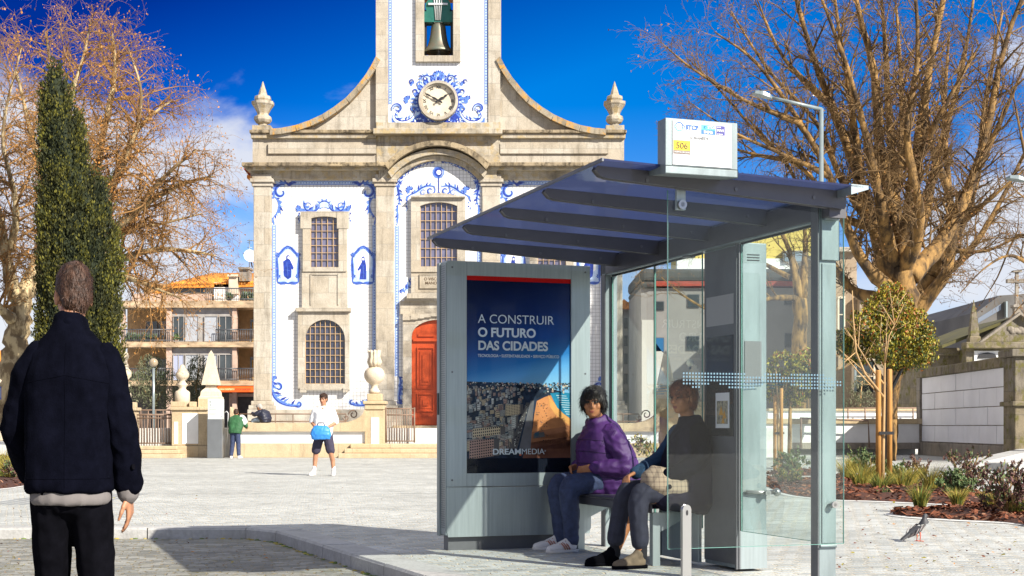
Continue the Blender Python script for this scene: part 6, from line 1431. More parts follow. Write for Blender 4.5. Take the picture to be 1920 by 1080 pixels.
# --- right plane trees
def plane_right(base, Y, seed, label, limbs, trunkpts, tr, dens=2.0, L0=2.4, leafp=.35):
    T = Tree(seed, droop=.03, leafp=leafp, leafs=.035, spread=.62)
    if trunkpts: T.limb([W(a, b, Y + c) for a, b, c in trunkpts], tr, 12)
    for pts, r0, r1 in limbs:
        P = [W(a, b, Y + c) for a, b, c in pts]; n = len(P); o, rr = T.limb(P, [(r0 + (r1 - r0) * (k / (n - 1)) ** .75) * (.68 if k else .85) for k in range(n)], 9); T.twigs(o, rr, dens, L0, 3, .12, .5)
    return T.build('plane_tree', (W(base, 800, Y).x, Y, .9), label, M['bark_dark'], M['twig_dark'], M['deadleaf2'], M['deadleaf'])
plane_right(1690, 44, 21, 'huge bare plane tree with orange mossy boughs rising above the shelter roof', [
    ([(1672, 520, 0), (1640, 430, 0), (1610, 330, -.3), (1560, 200, -.5), (1510, 60, -.5), (1480, -60, -.5)], .42, .06),
    ([(1665, 540, 0), (1625, 500, -.8), (1590, 430, -1.2), (1555, 330, -1.6), (1500, 230, -2), (1420, 120, -2.2), (1340, 60, -2.2)], .34, .03),
    ([(1680, 500, 0), (1672, 400, .5), (1650, 280, .8), (1640, 150, 1), (1610, 20, 1), (1590, -80, 1)], .42, .07),
    ([(1690, 500, 0), (1705, 400, -.4), (1720, 300, -.6), (1735, 180, -.8), (1760, 40, -1), (1790, -90, -1)], .44, .07),
    ([(1688, 500, 0), (1680, 380, 1.4), (1668, 240, 2), (1660, 90, 2.2), (1650, -40, 2.4)], .34, .05), ([(1676, 500, 0), (1650, 380, -1.4), (1625, 260, -2), (1590, 130, -2.4), (1530, -30, -2.6)], .32, .05), ([(1700, 510, 0), (1735, 400, 1.2), (1760, 280, 1.8), (1800, 150, 2.2), (1830, -30, 2.4)], .34, .05), ([(1695, 510, 0), (1725, 410, -1.6), (1700, 260, -2.2), (1720, 110, -2.6), (1715, -40, -2.8)], .32, .05), ([(1640, 430, 0), (1570, 400, -1), (1520, 330, -1.2), (1440, 270, -1.4), (1350, 170, -1.4), (1290, 110, -1.4)], .18, .02),
    ([(1700, 520, 0), (1760, 460, .6), (1810, 370, 1), (1850, 250, 1.2), (1880, 100, 1.4), (1930, -40, 1.4)], .46, .07),
    ([(1650, 560, 0), (1600, 545, .5), (1560, 490, .8), (1520, 400, 1), (1470, 300, 1.2), (1400, 220, 1.2)], .28, .03),
    ([(1640, 430, 0), (1580, 340, 1), (1530, 230, 1.4), (1440, 130, 1.6), (1370, 20, 1.6)], .22, .03),
    ([(1610, 330, -.3), (1600, 220, -1.2), (1580, 100, -1.6), (1560, -40, -1.8)], .24, .05),
    ([(1672, 400, .5), (1690, 290, 1.6), (1690, 160, 2), (1680, 10, 2.2)], .26, .05),
    ([(1555, 330, -1.6), (1470, 290, -1.8), (1380, 250, -2), (1290, 190, -2)], .13, .02), ([(1500, 230, -2), (1400, 190, -2.6), (1300, 130, -2.8), (1240, 80, -2.8)], .13, .02),
    ([(1560, 200, -.5), (1470, 110, -1), (1420, 0, -1.2)], .16, .03), ([(1720, 300, -.6), (1770, 200, -1.6), (1840, 80, -2)], .2, .04), ([(1520, 400, 1), (1440, 360, 1.4), (1340, 330, 1.6), (1260, 260, 1.6)], .12, .02), ([(1470, 300, 1.2), (1380, 280, 2), (1300, 240, 2.2)], .1, .02)],
    [(1664, 866, 0), (1666, 780, 0), (1676, 700, 0), (1692, 630, 0), (1696, 570, 0), (1684, 505, 0)], [.30, .25, .25, .36, .46, .38], 3.2, 2.1)
plane_right(1830, 50, 33, 'bare plane tree leaning right behind the panelled wall', [
    ([(1745, 520, 0), (1800, 420, 0), (1835, 310, .3), (1850, 180, .4), (1880, 20, .5)], .42, .06), ([(1700, 590, 0), (1755, 540, -.5), (1785, 470, -.8), (1780, 360, -1), (1770, 230, -1.2), (1780, 60, -1.4)], .42, .06),
    ([(1745, 520, 0), (1790, 500, .8), (1840, 440, 1), (1900, 330, 1.2), (1960, 200, 1.2)], .30, .05), ([(1835, 310, .3), (1880, 220, -.4), (1930, 100, -.8)], .2, .03), ([(1800, 420, 0), (1860, 370, -1), (1930, 310, -1.5)], .16, .03), ([(1785, 470, -.8), (1850, 470, -1.4), (1920, 440, -1.8), (1990, 430, -2)], .12, .02), ([(1780, 360, -1), (1740, 250, -1.8), (1720, 120, -2)], .2, .04)],
    [(1668, 846, 0), (1672, 740, 0), (1690, 650, 0), (1712, 600, 0), (1745, 520, 0)], [.26, .24, .26, .34, .36], 2.4, 2.2)
plane_right(1960, 40, 41, 'slender bare tree with fine dark twigs at the right edge of the picture', [
    ([(1980, 620, 0), (1960, 480, 0), (1930, 330, 0), (1900, 180, 0)], .2, .03), ([(1960, 520, 0), (1900, 480, -.6), (1850, 500, -1), (1800, 550, -1.2)], .1, .015), ([(1960, 480, 0), (1910, 440, .6), (1870, 520, 1), (1840, 570, 1)], .08, .012), ([(1970, 560, 0), (1930, 560, .4), (1890, 600, .6)], .07, .01)],
    [(2000, 850, 0), (1990, 740, 0), (1980, 620, 0)], [.3, .26, .22], 2.2, 1.7, .5)
# bare branches seen through the shelter glass
plane_right(1490, 62, 55, 'bare spreading tree between the shelter and the yellow building', [
    ([(1500, 560, 0), (1480, 470, 0), (1450, 400, 0), (1430, 330, 0)], .26, .04), ([(1500, 560, 0), (1440, 560, -.6), (1360, 590, -1), (1290, 560, -1.2), (1240, 520, -1.2)], .2, .03), ([(1505, 560, 0), (1510, 440, .6), (1490, 340, 1)], .26, .05), ([(1480, 520, 0), (1400, 480, 1), (1300, 460, 1.4), (1200, 470, 1.6)], .14, .02), ([(1430, 500, .6), (1340, 440, -.6), (1250, 470, -1), (1190, 520, -1.2)], .11, .02)],
    [(1500, 800, 0), (1500, 680, 0), (1500, 560, 0)], [.4, .34, .3], 1.5, 2.4)

# --- cypress
def cypress():
    Y = 38.0; rd = random.Random(2); t = thing('cypress_tree', (W(150, 800, Y).x, Y, 0), 'tall dark green cypress with two shoulders left of the apartment block', 'tree')
    ct = W(150, 800, Y); b = MB(); b.tube([(ct.x, Y, 0), (ct.x - .1, Y, 4), (ct.x - .6, Y, 8)], [.28, .2, .05], 8); b.build('trunk', M['bark_dark'], t)
    env = [(118, 102, 106), (150, 88, 120), (185, 77, 134), (250, 72, 158), (325, 72, 168), (345, 71, 204), (420, 68, 217), (500, 66, 226), (600, 66, 232), (700, 68, 232), (735, 75, 220)]
    def edge(py):
        for (y0, l0, r0), (y1, l1, r1) in zip(env[:-1], env[1:]):
            if y0 <= py <= y1: k = (py - y0) / (y1 - y0); return l0 + (l1 - l0) * k, r0 + (r1 - r0) * k
        return env[-1][1:]
    b = MB(); s_ = Y / F
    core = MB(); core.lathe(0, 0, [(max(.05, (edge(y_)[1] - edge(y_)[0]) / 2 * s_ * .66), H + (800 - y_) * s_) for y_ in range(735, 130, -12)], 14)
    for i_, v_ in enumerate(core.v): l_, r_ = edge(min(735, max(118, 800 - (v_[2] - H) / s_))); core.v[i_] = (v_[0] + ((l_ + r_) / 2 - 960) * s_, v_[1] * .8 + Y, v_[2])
    core.build('crown_shade_core', M['cy3'], t)  # dark core added so the gaps between sprays look shaded
    ys = [rd.uniform(120, 735) for _ in range(3000)]
    for py in ys:
        l, r = edge(py)
        if rd.random() > (r - l) / 175: continue
        a = rd.uniform(0, 2 * math.pi); hw = (r - l) / 2 * .90; cx = (l + r) / 2
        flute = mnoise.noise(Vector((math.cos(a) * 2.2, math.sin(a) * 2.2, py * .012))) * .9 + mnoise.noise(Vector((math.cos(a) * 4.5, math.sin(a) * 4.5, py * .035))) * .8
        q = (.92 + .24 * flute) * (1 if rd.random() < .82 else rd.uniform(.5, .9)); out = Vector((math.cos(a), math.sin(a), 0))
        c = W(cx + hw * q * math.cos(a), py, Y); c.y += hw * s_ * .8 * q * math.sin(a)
        deep = flute < -.25 or q < .8; bright = flute > .12; cs = rd.uniform(.14, .30); axd = (Vector((0, 0, 1)) + out * rd.uniform(.1, .6) + Vector((rd.gauss(0, .2), rd.gauss(0, .2), 0))).normalized()  # shade put into the colour: hollows darker, ridges and tips brighter
        lean = rd.uniform(.15, .55)
        for __ in range(40):
            u_ = rd.uniform(-1, 1); o = axd * u_ * cs * 1.1 + Vector((rd.gauss(0, 1), rd.gauss(0, 1), rd.gauss(0, 1))) * cs * .24 * (1.1 - .5 * u_); p = c + o
            d = (Vector((0, 0, 1)) + out * lean + Vector((rd.gauss(0, .3), rd.gauss(0, .3), 0))).normalized(); ln = rd.uniform(.045, .11); sd = perp(d, rd) * ln * .24
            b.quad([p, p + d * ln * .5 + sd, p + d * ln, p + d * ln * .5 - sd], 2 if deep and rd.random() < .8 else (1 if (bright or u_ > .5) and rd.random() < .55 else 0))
        if rd.random() < .10:      # stray sprays breaking the outline
            for __ in range(10):
                t_ = rd.random(); p = c + (out * .55 + Vector((0, 0, 1))).normalized() * (.1 + .28 * t_) + Vector((rd.gauss(0, .03), rd.gauss(0, .03), 0)); d = (Vector((0, 0, 1)) + out * .5 + Vector((rd.gauss(0, .3), rd.gauss(0, .3), 0))).normalized(); sd = perp(d, rd) * .016; b.quad([p, p + d * .05 + sd, p + d * .09, p + d * .05 - sd], 0)
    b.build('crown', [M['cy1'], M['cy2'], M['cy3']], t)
cypress()

# --- generic leafy crown
def leafy(name, loc, label, blobs, n, ls, mats, wts, trunk, bark, seed=1, group=None, top_mat=None, elong=.5, cat='tree', flatten=1.0):
    rd = random.Random(seed); t = thing(name, loc, label, cat, group); lo = Vector(loc)
    if trunk:
        b = MB()
        for pts, r0, r1 in trunk: P = [lo + Vector(p) for p in pts]; b.tube(P, [r0 + (r1 - r0) * k / (len(P) - 1) for k in range(len(P))], 7)
        b.build('trunk', bark, t)
    b = MB(); vol = [r ** 2 for _, r in blobs]
    zmax = max(c[2] + r for c, r in blobs); zmin = min(c[2] - r for c, r in blobs)
    for _ in range(n):
        c, r = rd.choices(blobs, vol)[0]; d = Vector((rd.gauss(0, 1), rd.gauss(0, 1), rd.gauss(0, 1))).normalized(); k = rd.uniform(.45, 1.08) ** .6
        nz_ = mnoise.noise(lo + Vector(c) + d * 2.3); k *= .9 + .3 * nz_
        p = lo + Vector(c) + Vector((d.x, d.y, d.z * flatten)) * r * k
        if nz_ < -.28 and rd.random() < .8: continue
        e = rand_rot(rd); l = ls * rd.uniform(.6, 1.35); h = (p.z - lo.z - zmin) / max(.01, zmax - zmin)
        if top_mat is not None and rd.random() < max(0, (h - .45) * 1.3 + .55 * mnoise.noise(p * 1.7)): m_ = rd.choice(top_mat)
        else: m_ = rd.choices(range(len(wts)), wts)[0]
        b.quad([p + e @ Vector(x) for x in ((-l, 0, 0), (0, -l * elong, l * .1), (l, 0, 0), (0, l * elong, l * .1))], m_)
    b.build('crown', mats, t); return t
Y = 33.0
s_ = Y / F
c0 = W(1665, 800, Y)
rel = lambda px, py, dy=0: ((px - 1665) * s_, dy, H + (800 - py) * s_)
leafy('photinia_tree', (c0.x, Y, 0), 'round leafy tree turning orange on top behind the staked sapling', [(rel(1668, 585), .62), (rel(1625, 612, -.3), .5), (rel(1705, 620, .1), .62), (rel(1612, 650, .2), .48), (rel(1660, 645, -.4), .6), (rel(1715, 655, -.2), .5), (rel(1675, 555, .1), .36), (rel(1730, 640, .3), .36), (rel(1590, 640, .4), .34), (rel(1690, 670, .2), .4)], 24000, .038,
      [M['lf_g'], M['lf_y'], M['lf_o']], (4, 4.2, .8), [([(.0, 0, 0), (.02, 0, 1.6), (0, .05, 2.4), (.1, 0, 3.2)], .09, .04), ([(.02, 0, 1.8), (.4, .1, 2.5), (.55, .1, 3)], .05, .02), ([(.02, 0, 1.9), (-.4, -.1, 2.6)], .05, .02)], M['black'], 4, None, (2, 1, 1))
Y = 40.0; c0 = W(1480, 800, Y); s_ = Y / F
rel = lambda px, py, dy=0: ((px - 1480) * s_, dy, H + (800 - py) * s_)
leafy('photinia_tree', (c0.x, Y, 0), 'yellow green leafy tree seen through the glass between the shelter posts', [(rel(1470, 690), .55), (rel(1500, 700, -.3), .55), (rel(1520, 680, .2), .5), (rel(1450, 720, .2), .5), (rel(1490, 730, .1), .5), (rel(1530, 725), .4)], 5200, .055,
      [M['lf_g'], M['lf_y'], M['lf_o']], (3, 3.4, .4), [([(0, 0, 0), (.02, 0, 1.5), (.1, 0, 2.4)], .07, .03)], M['bark_dark'], 6, None, (1, 1, 2))
for px, Yo, sd, lab, k in ((290, 60, 12, 'small grey green olive tree beside the globe lamp', 1.0), (368, 62, 13, 'small olive tree between the round urn and the obelisk', .92)):
    s_ = Yo / F; c0 = W(px, 800, Yo); rel = lambda a, b, dy=0: ((a - px) * s_, dy, H - 1 + (800 - b) * s_)
    B = [(rel(px, 700), .85 * k), (rel(px - 28, 725, -.2), .7 * k), (rel(px + 26, 722, .2), .7 * k), (rel(px, 738, .1), .8 * k), (rel(px - 12, 690, .2), .6 * k), (rel(px + 14, 752, -.2), .5 * k)] if px < 300 else [(rel(px + 2, 685), .5), (rel(px, 705, .2), .6), (rel(px - 8, 730), .75), (rel(px + 12, 740, .2), .7), (rel(px, 755), .6)]
    leafy('olive_tree', (c0.x, Yo, 1.0), lab, B, 3600, .075, [M['ol1'], M['ol2']], (3, 2), [([(0, 0, 0), (.03, 0, .9), (0, 0, 1.8), (.1, 0, 2.6)], .07, .03), ([(.03, 0, .9), (-.5, 0, 1.7)], .04, .015), ([(.03, 0, 1), (.5, .1, 1.9)], .04, .015)], M['bark_dark'], sd, 'olive trees in the churchyard', elong=.22)
leafy('olive_tree', (W(1612, 800, 60).x, 60, .98), 'thin grey olive shrub below the house window at the right', [((0, 0, 1.6), .55), ((.2, 0, 1.1), .5), ((-.25, 0, .9), .5), ((.1, 0, 2.1), .35)], 900, .075, [M['ol1'], M['ol2']], (2, 3), [([(0, 0, 0), (.03, 0, 1.2), (.1, 0, 2)], .04, .02)], M['stem'], 14, elong=.22)

# --- staked saplings
def sapling(px, py, label, hgt, stakes, seed, branches=True):
    g = G(px, py); rd = random.Random(seed); Yb = g.y; t = thing('young_tree', g, label, 'tree'); b = MB()
    def wp(a, c, dy=0): return W(a, c, Yb + dy)
    if branches:
        for pts, r0 in (([(px, py, 0), (px + 1, 840, .03), (px + 3, 740, .03), (px + 4, 680, 0), (px + 6, 650, 0)], .032), ([(px + 2, 745, 0), (px - 34, 700, -.1), (px - 50, 660, -.15), (px - 55, 600, -.15), (px - 57, 545, -.1)], .024), ([(px - 8, 738, 0), (px - 48, 695, .1), (px - 80, 655, .2)], .016),
                        ([(px + 2, 720, 0), (px - 22, 690, .15), (px - 46, 650, .15), (px - 42, 595, .2)], .02), ([(px + 4, 680, 0), (px + 12, 630, -.1), (px + 22, 610, -.1)], .016), ([(px + 22, 610, -.1), (px - 6, 565, -.12)], .011), ([(px + 22, 610, -.1), (px + 14, 548, -.1)], .011), ([(px + 22, 610, -.1), (px + 40, 570, 0)], .009),
                        ([(px + 6, 650, 0), (px + 8, 600, .1)], .012), ([(px - 46, 650, .15), (px - 70, 615, .2)], .01), ([(px - 50, 660, -.15), (px - 85, 690, -.2), (px - 90, 700, -.2)], .008), ([(px - 30, 700, -.1), (px - 90, 648, .1)], .01), ([(px + 5, 665, 0), (px - 5, 640, .1), (px - 2, 590, .1)], .01)):
            P = [wp(*q) for q in pts]; b.tube(P, [max(.004, r0 * (1 - .7 * k / (len(P) - 1))) for k in range(len(P))], 6)
            for k in range(3):
                u = rd.random(); i = min(int(u * (len(P) - 1)), len(P) - 2); q = P[i].lerp(P[i + 1], .5); d = (perp((P[i + 1] - P[i]).normalized(), rd) * .8 + Vector((0, 0, .6))).normalized()
                if r0 < .026: b.tube([q, q + d * .15, q + d * .3 + Vector((0, 0, .05))], [.006, .004, .003], 4)
    else:
        b.tube([wp(px, py), wp(px - 1, 790), wp(px - 2, 740), wp(px - 5, 690)], [.035, .03, .02, .01], 6)
        for dx in (-18, 14, -6, 22): b.tube([wp(px - 1, 765), wp(px + dx * .6, 730, .05), wp(px + dx, 690)], [.015, .01, .005], 5)
    b.build('trunk', M['stem'], t)
    s0 = thing('tree_stakes', g + Vector((0, -.05, 0)), label.replace('bare young tree', 'pair of honey pine stakes').replace('slim young tree', 'pair of pine stakes'), 'tree stakes')
    for dx, ddy, tp in stakes:
        k = MB(); p = G(px + dx, py + ddy); z1 = W(px + dx, tp, p.y).z; k.tube([(p.x, p.y, -.05), (p.x, p.y, z1 - .02), (p.x, p.y, z1)], [.043, .043, .036], 12); k.build('stake', M['stake'], s0)
    a, c = G(px + stakes[0][0], py), G(px + stakes[1][0], py); k = MB(); zt = W(px, 812, Yb).z
    k.box(a.x, c.x + .06, min(a.y, c.y) - .06, min(a.y, c.y) + -.05, zt - .025, zt + .025); k.build('strap', M['black'], s0)
sapling(1655, 922, 'bare young tree with pale branching stems tied between two stakes', 2, ((-8, 0, 694), (13, -2, 692)), 3)
sapling(1460, 882, 'slim young tree seen through the glass between two stakes', 2, ((-7, 0, 742), (5, 1, 728)), 4, False)

# --- bed plants
def tuft(px, py, h, r, col, n, label, seed):
    rd = random.Random(seed); g = G(px, py); t = tag(None or bpy.data.objects.new('x', None), None) if False else None
    b = MB()
    for _ in range(n):
        a = rd.uniform(0, 6.3); o = rd.random() ** .6 * r * .35; p = g + Vector((math.cos(a) * o, math.sin(a) * o, .03)); lean = rd.uniform(.1, .9); d = Vector((math.cos(a) * lean * r / h, math.sin(a) * lean * r / h, 1)).normalized(); hh_ = h * rd.uniform(.55, 1.1); sd = perp(d, rd) * .0036
        m_ = col[0] if rd.random() < .65 else col[1]; q = p + d * hh_ * .55; e = q + (d + Vector((math.cos(a), math.sin(a), -.6)) * .35).normalized() * hh_ * .5
        b.quad([p - sd, p + sd, q + sd * .8, q - sd * .8], m_); b.quad([q - sd * .8, q + sd * .8, e], m_)
    me = b.mesh('grass_tuft', [M['gr_y'], M['gr_g']])
    for v in me.vertices: v.co -= g
    o = put('grass_tuft', me); o.location = g; tag(o, label, 'ornamental grass', 'grass tufts in the planting beds')
TU = [(1588, 905, .5, .28, 'bushy yellow green grass tuft left of the two stakes'), (1615, 922, .52, .3, 'bright straw grass tuft just left of the stakes'), (1632, 918, .45, .25, 'straw grass tuft touching the left stake'), (1652, 926, .35, .25, 'low straw grass tuft at the foot of the stakes'), (1692, 922, .45, .35, 'wide straw grass tuft just right of the stakes'), (1708, 918, .4, .25, 'small straw grass tuft beyond the right stake'), (1745, 928, .5, .24, 'tall straw grass tuft below the plum coloured shrub'), (1725, 961, .36, .16, 'thin grass tuft near the tip of the front bed'), (1795, 957, .28, .14, 'small yellow grass tuft in the middle of the front bed'), (1862, 962, .3, .2, 'dull grass tuft beside the big shrub at the right'), (1600, 890, .45, .22, 'far yellow grass tuft behind the left stakes'), (1905, 972, .25, .2, 'low green tuft under the big shrub at the right')]
for i, (px, py, h, r, lab) in enumerate(TU): tuft(px, py, h, r, (0, 1) if i % 4 != 3 else (1, 0), 330, lab, 60 + i)
for i, (px, py, h, lab) in enumerate(((8, 900, .75, 'tall green and straw grass at the far left edge of the left bed'), (30, 902, .6, 'rusty straw grass clump in the left bed beside the man'), (48, 890, .5, 'dark green grass clump behind the man in navy'), (-25, 898, .7, 'grass clump cut by the left edge of the picture'))): tuft(px, py, h, .5, (1, 0) if i != 1 else (0, 0), 260, lab, 90 + i)
def shrub(px, py, h, r, stems, lm, label, seed, leaf=.035, leaves=9, low=None):
    rd = random.Random(seed); g = G(px, py); t = thing('garden_shrub', g, label, 'shrub', 'shrubs in the planting beds'); S = MB(); Lf = MB()
    def br(p, d, l, r0, dep):
        pts = [p]; dd = d
        for k in range(4): dd = (dd + Vector((rd.gauss(0, .18), rd.gauss(0, .18), rd.gauss(0, .12)))).normalized(); pts.append(pts[-1] + dd * l / 4)
        S.tube(pts, [r0 * (1 - .16 * k) for k in range(5)], 4)
        if dep > 0:
            for k in range(4): i = rd.randint(1, 3); br(pts[i], (dd * .7 + perp(dd, rd) * .7 + Vector((0, 0, .25))).normalized(), l * rd.uniform(.35, .6), r0 * .55, dep - 1)
        if dep < 2:
            for k in range(leaves):
                i = rd.randint(1, 3); q = pts[i].lerp(pts[i + 1], rd.random()); e = rand_rot(rd); z = leaf * rd.uniform(.6, 1.3)
                Lf.quad([q + e @ Vector(x) for x in ((-z, 0, 0), (0, -z * .35, 0), (z, 0, 0), (0, z * .35, 0))], rd.choice(lm))
    for k in range(stems):
        a = rd.uniform(0, 6.3); br(g + Vector((rd.uniform(-.06, .06), rd.uniform(-.06, .06), .02)), Vector((math.cos(a) * r / h, math.sin(a) * r / h, 1)).normalized(), h * rd.uniform(.6, .9), .010, 2)
    S.build('stems', M['stem'], t); Lf.build('foliage', [M['pl_g'], M['pl_p'], M['lf_y']], t)
shrub(1723, 912, .55, .22, 7, (1, 1, 1), 'small rounded plum brown shrub on the far side of the bed', 1, .03, 8)
shrub(1800, 928, .72, .4, 9, (1, 1, 0), 'plum topped shrub in the middle of the right bed', 2)
shrub(1795, 934, .45, .4, 8, (0, 0, 0), 'fresh green leafy shrub beneath the plum topped shrub', 3)
shrub(1772, 926, .42, .14, 5, (0, 0), 'narrow green shrub left of the plum topped shrub', 4)
shrub(1890, 972, .70, .48, 12, (1, 1, 1, 0), 'large plum brown shrub with bare tan stems at the right edge', 5)
shrub(1925, 968, .72, .42, 9, (1, 0, 1), 'dark leafy shrub cut by the right edge of the picture', 6)
shrub(1633, 905, .7, .3, 9, (0, 0, 0), 'leafy green shrub just behind the stakes', 7)
shrub(1680, 908, .5, .3, 7, (0, 0, 0), 'green shrub behind and right of the stakes', 8)
shrub(1490, 890, .6, .45, 10, (0, 0, 0), 'broad green shrub seen through the glass beside the far stakes', 9, .04, 12)
shrub(1478, 912, .4, .4, 7, (0, 0, 2), 'low grey green shrub seen through the glass in the middle strip', 10)
shrub(1665, 936, .22, .3, 7, (0, 0, 0), 'low spreading dark green plant at the front of the bed by the stakes', 12, .02)
shrub(40, 903, .4, .3, 6, (1, 0), 'scrubby low plant with brown stems in the left bed', 11)
def bush(px, py, Y, rr, lab, seed, mats=('ol1', 'gr_y')):
    leafy('garden_shrub', (W(px, py, Y).x, Y, 1.0), lab, [((0, 0, rr * .7), rr), ((rr * .6, 0, rr * .5), rr * .7)], 500, .06, [M[mats[0]], M[mats[1]]], (2, 1), None, None, seed, cat='shrub')
bush(1676, 770, 60, .35, 'small round clipped shrub below the old stone house', 31, ('pl_g', 'stem'))
g = G(1206, 863); leafy('garden_shrub', (g.x, g.y, 0), 'dry weedy shrub at the foot of the churchyard wall behind the woman in purple', [((0, 0, .45), .3), ((.25, 0, .3), .28), ((-.2, 0, .6), .25), ((.45, 0, .25), .2)], 520, .05, [M['pl_g'], M['gr_y'], M['pl_p']], (2, 2, 1), None, None, 77, cat='shrub')

# ================================================================== LAMPS
def W0(px, Y): return Vector(((px - 960) / F * Y, Y, 0))
def street_lamp(px, Y, ytop, pts, head, lab):
    t = thing('street_lamp', W0(px, Y), lab, 'street lamp'); b = MB(); p = W0(px, Y); b.tube([p, W(px, ytop, Y)], [.07, .045], 12); b.build('pole', M['alu_light'], t)
    b = MB(); b.tube([W(a, c, Y) for a, c in pts], [.04, .03], 8); b.build('arm', M['alu_light'], t)
    (xl, yl), (xr, yr) = head; a, c = W(xl, yl, Y), W(xr, yr, Y); d = (c - a).normalized(); up = Vector((-d.z, 0, d.x)) if d.x > 0 else Vector((d.z, 0, -d.x)); b = MB()
    prof = [(0, .0, .03), (.12, .045, .12), (.5, .07, .16), (.85, .05, .11), (1.0, .03, .05)]; ln = (c - a).length; q = len(b.v)
    for u, h_, w_ in prof:
        o = a + d * ln * u
        for dy, dz in ((-w_, -.02), (w_, -.02), (w_ * .8, h_), (-w_ * .8, h_)): b.v.append(tuple(o + Vector((0, dy, 0)) + up * dz))
    for i in range(4):
        for k in range(4): k2 = (k + 1) % 4; b.f.append((q + i * 4 + k, q + i * 4 + k2, q + i * 4 + 4 + k2, q + i * 4 + 4 + k)); b.m.append(0); b.sm.append(False)
    b.f.append((q + 3, q + 2, q + 1, q)); b.f.append((q + 16, q + 17, q + 18, q + 19)); b.m += [0, 0]; b.sm += [False, False]
    b.build('lamp_head', M['alu_light'], t)
street_lamp(1540, 30, 204, [(1541, 205), (1440, 181)], ((1410, 174), (1447, 184)), 'tall pale street lamp with a long arm rising behind the bus shelter')
street_lamp(1938, 30, 338, [(1938, 340), (1915, 338)], ((1886, 333), (1925, 340)), 'pale street lamp head reaching in from the right edge')
t = thing('globe_lamp', (W(288, 800, 56).x, 56, 1.0), 'lamp post with a pale glass globe above the olive tree', 'lamp'); b = MB(); Yg = 56
b.tube([(W(288, 800, Yg).x, Yg, 1.0), W(288, 690, Yg)], .05, 8); b.build('pole', M['alu'], t); b = MB(); b.ball(W(288, 680, Yg), .175, 0, 16); b.build('globe', mat('smoked globe', (.34, .27, .18), .12, spec=.8), t)
t = thing('globe_lamp', (W(1292, 800, 66).x, 66, .98), 'dark lamp post with a grey globe seen through the shelter glass', 'lamp'); b = MB(); Yg = 66
b.tube([(W(1294, 800, Yg).x, Yg, .98), W(1294, 688, Yg)], .05, 8); b.build('pole', M['alu_dark'], t); b = MB(); b.ball(W(1294, 680, Yg), .17, 0, 16); b.build('globe', mat('grey globe', (.3, .29, .25), .15, spec=.8), t)
t = thing('waste_bin', G(1519, 842), 'slim black litter bin beside the white low wall seen through the glass', 'bin'); g = G(1519, 842)
b = MB(); b.lathe(g.x, g.y, [(.22, 0), (.25, .05), (.26, .9), (.28, .95), (.2, 1.0)], 16); b.build('bin_body', M['black'], t); b = MB(); b.lathe(g.x, g.y, [(.29, 1.0), (.29, 1.05), (.1, 1.12)], 16); b.build('bin_lid', M['alu_dark'], t)
t = thing('wall_post', G(372, 800.5, 1.0) if False else Vector((W(372, 800, 70).x, 70, 1.0)), 'small white signpost behind the round urn', 'signpost'); b = MB(); b.tube([(W(366, 800, 70).x, 70, 1), W(366, 730, 70), W(374, 730, 70)], .06, 6); b.tube([W(374, 730, 70), W(374, 738, 70)], .05, 6); b.build('pole', M['whiteboard'], t)
# ================================================================== PEOPLE
class Blob:
    def __init__(s): s.b = MB()
    def chain(s, *pr, n=10):
        P = [(Vector(p), r) for p, r in pr]
        for p, r in P: s.b.ball(p, r, 0, n)
        for (p, r), (q, r2) in zip(P[:-1], P[1:]):
            if (q - p).length > 1e-4: s.b.tube([p, q], [r, r2], n)
    def ell(s, c, rad, rot=None, n=16):
        c = Vector(c); k = len(s.b.v); s.b.ball((0, 0, 0), 1, 0, n)
        for i in range(k, len(s.b.v)):
            v = Vector(s.b.v[i]); v = Vector((v.x * rad[0], v.y * rad[1], v.z * rad[2])); s.b.v[i] = tuple(c + (rot @ v if rot else v))
    def loft(s, rings, n=20):
        """rings of (centre, rx, ry, tilt) with tilt about the y axis: a torso-like closed surface"""
        k = len(s.b.v)
        for c, rx, ry, tl in rings:
            c = Vector(c); m = Matrix.Rotation(tl, 3, 'Y')
            for i in range(n):
                a = 2 * math.pi * i / n; ca, sa = math.cos(a), math.sin(a); e = .8
                s.b.v.append(tuple(c + m @ Vector((rx * math.copysign(abs(ca) ** e, ca), ry * math.copysign(abs(sa) ** e, sa), 0))))
        for j in range(len(rings) - 1):
            for i in range(n): i2 = (i + 1) % n; s.b.f.append((k + j*n + i, k + j*n + i2, k + (j+1)*n + i2, k + (j+1)*n + i)); s.b.m.append(0); s.b.sm.append(True)
        s.b.f.append(tuple(k + i for i in range(n - 1, -1, -1))); e = k + (len(rings) - 1) * n; s.b.f.append(tuple(e + i for i in range(n))); s.b.m += [0, 0]; s.b.sm += [True, True]
    def build(s, name, mt, parent, voxel=.012, smooth=6, wr=0.0, wscale=(9, 9, 5), seed=0, dec=None, sf=.5):
        me0 = s.b.mesh('t', [mt]); mods = [('REMESH', dict(mode='VOXEL', voxel_size=voxel, use_smooth_shade=True)), ('SMOOTH', dict(iterations=smooth, factor=sf))]
        me = applied(me0, mods); me.name = name
        if wr:
            off = Vector((seed * 3.1, seed * 1.7, seed))
            nr = [v.normal.copy() for v in me.vertices]
            for v, n_ in zip(me.vertices, nr):
                q = Vector((v.co.x * wscale[0], v.co.y * wscale[1], v.co.z * wscale[2])) + off
                f = mnoise.noise(q) + .5 * mnoise.noise(q * 2.1); f2 = 1 - abs(mnoise.noise(q * 1.3 + Vector((5, 3, 1)))) * 2.4
                v.co += n_ * wr * (f * .8 + max(0, f2) * .6)
        me.update(); me.materials.clear(); me.materials.append(mt); o = put(name, me, parent, True); return o
def frame(f, u=(0, 0, 1)):
    f = Vector(f).normalized(); u = Vector(u); l = u.cross(f).normalized(); u = f.cross(l); return Matrix((f, l, u)).transposed()
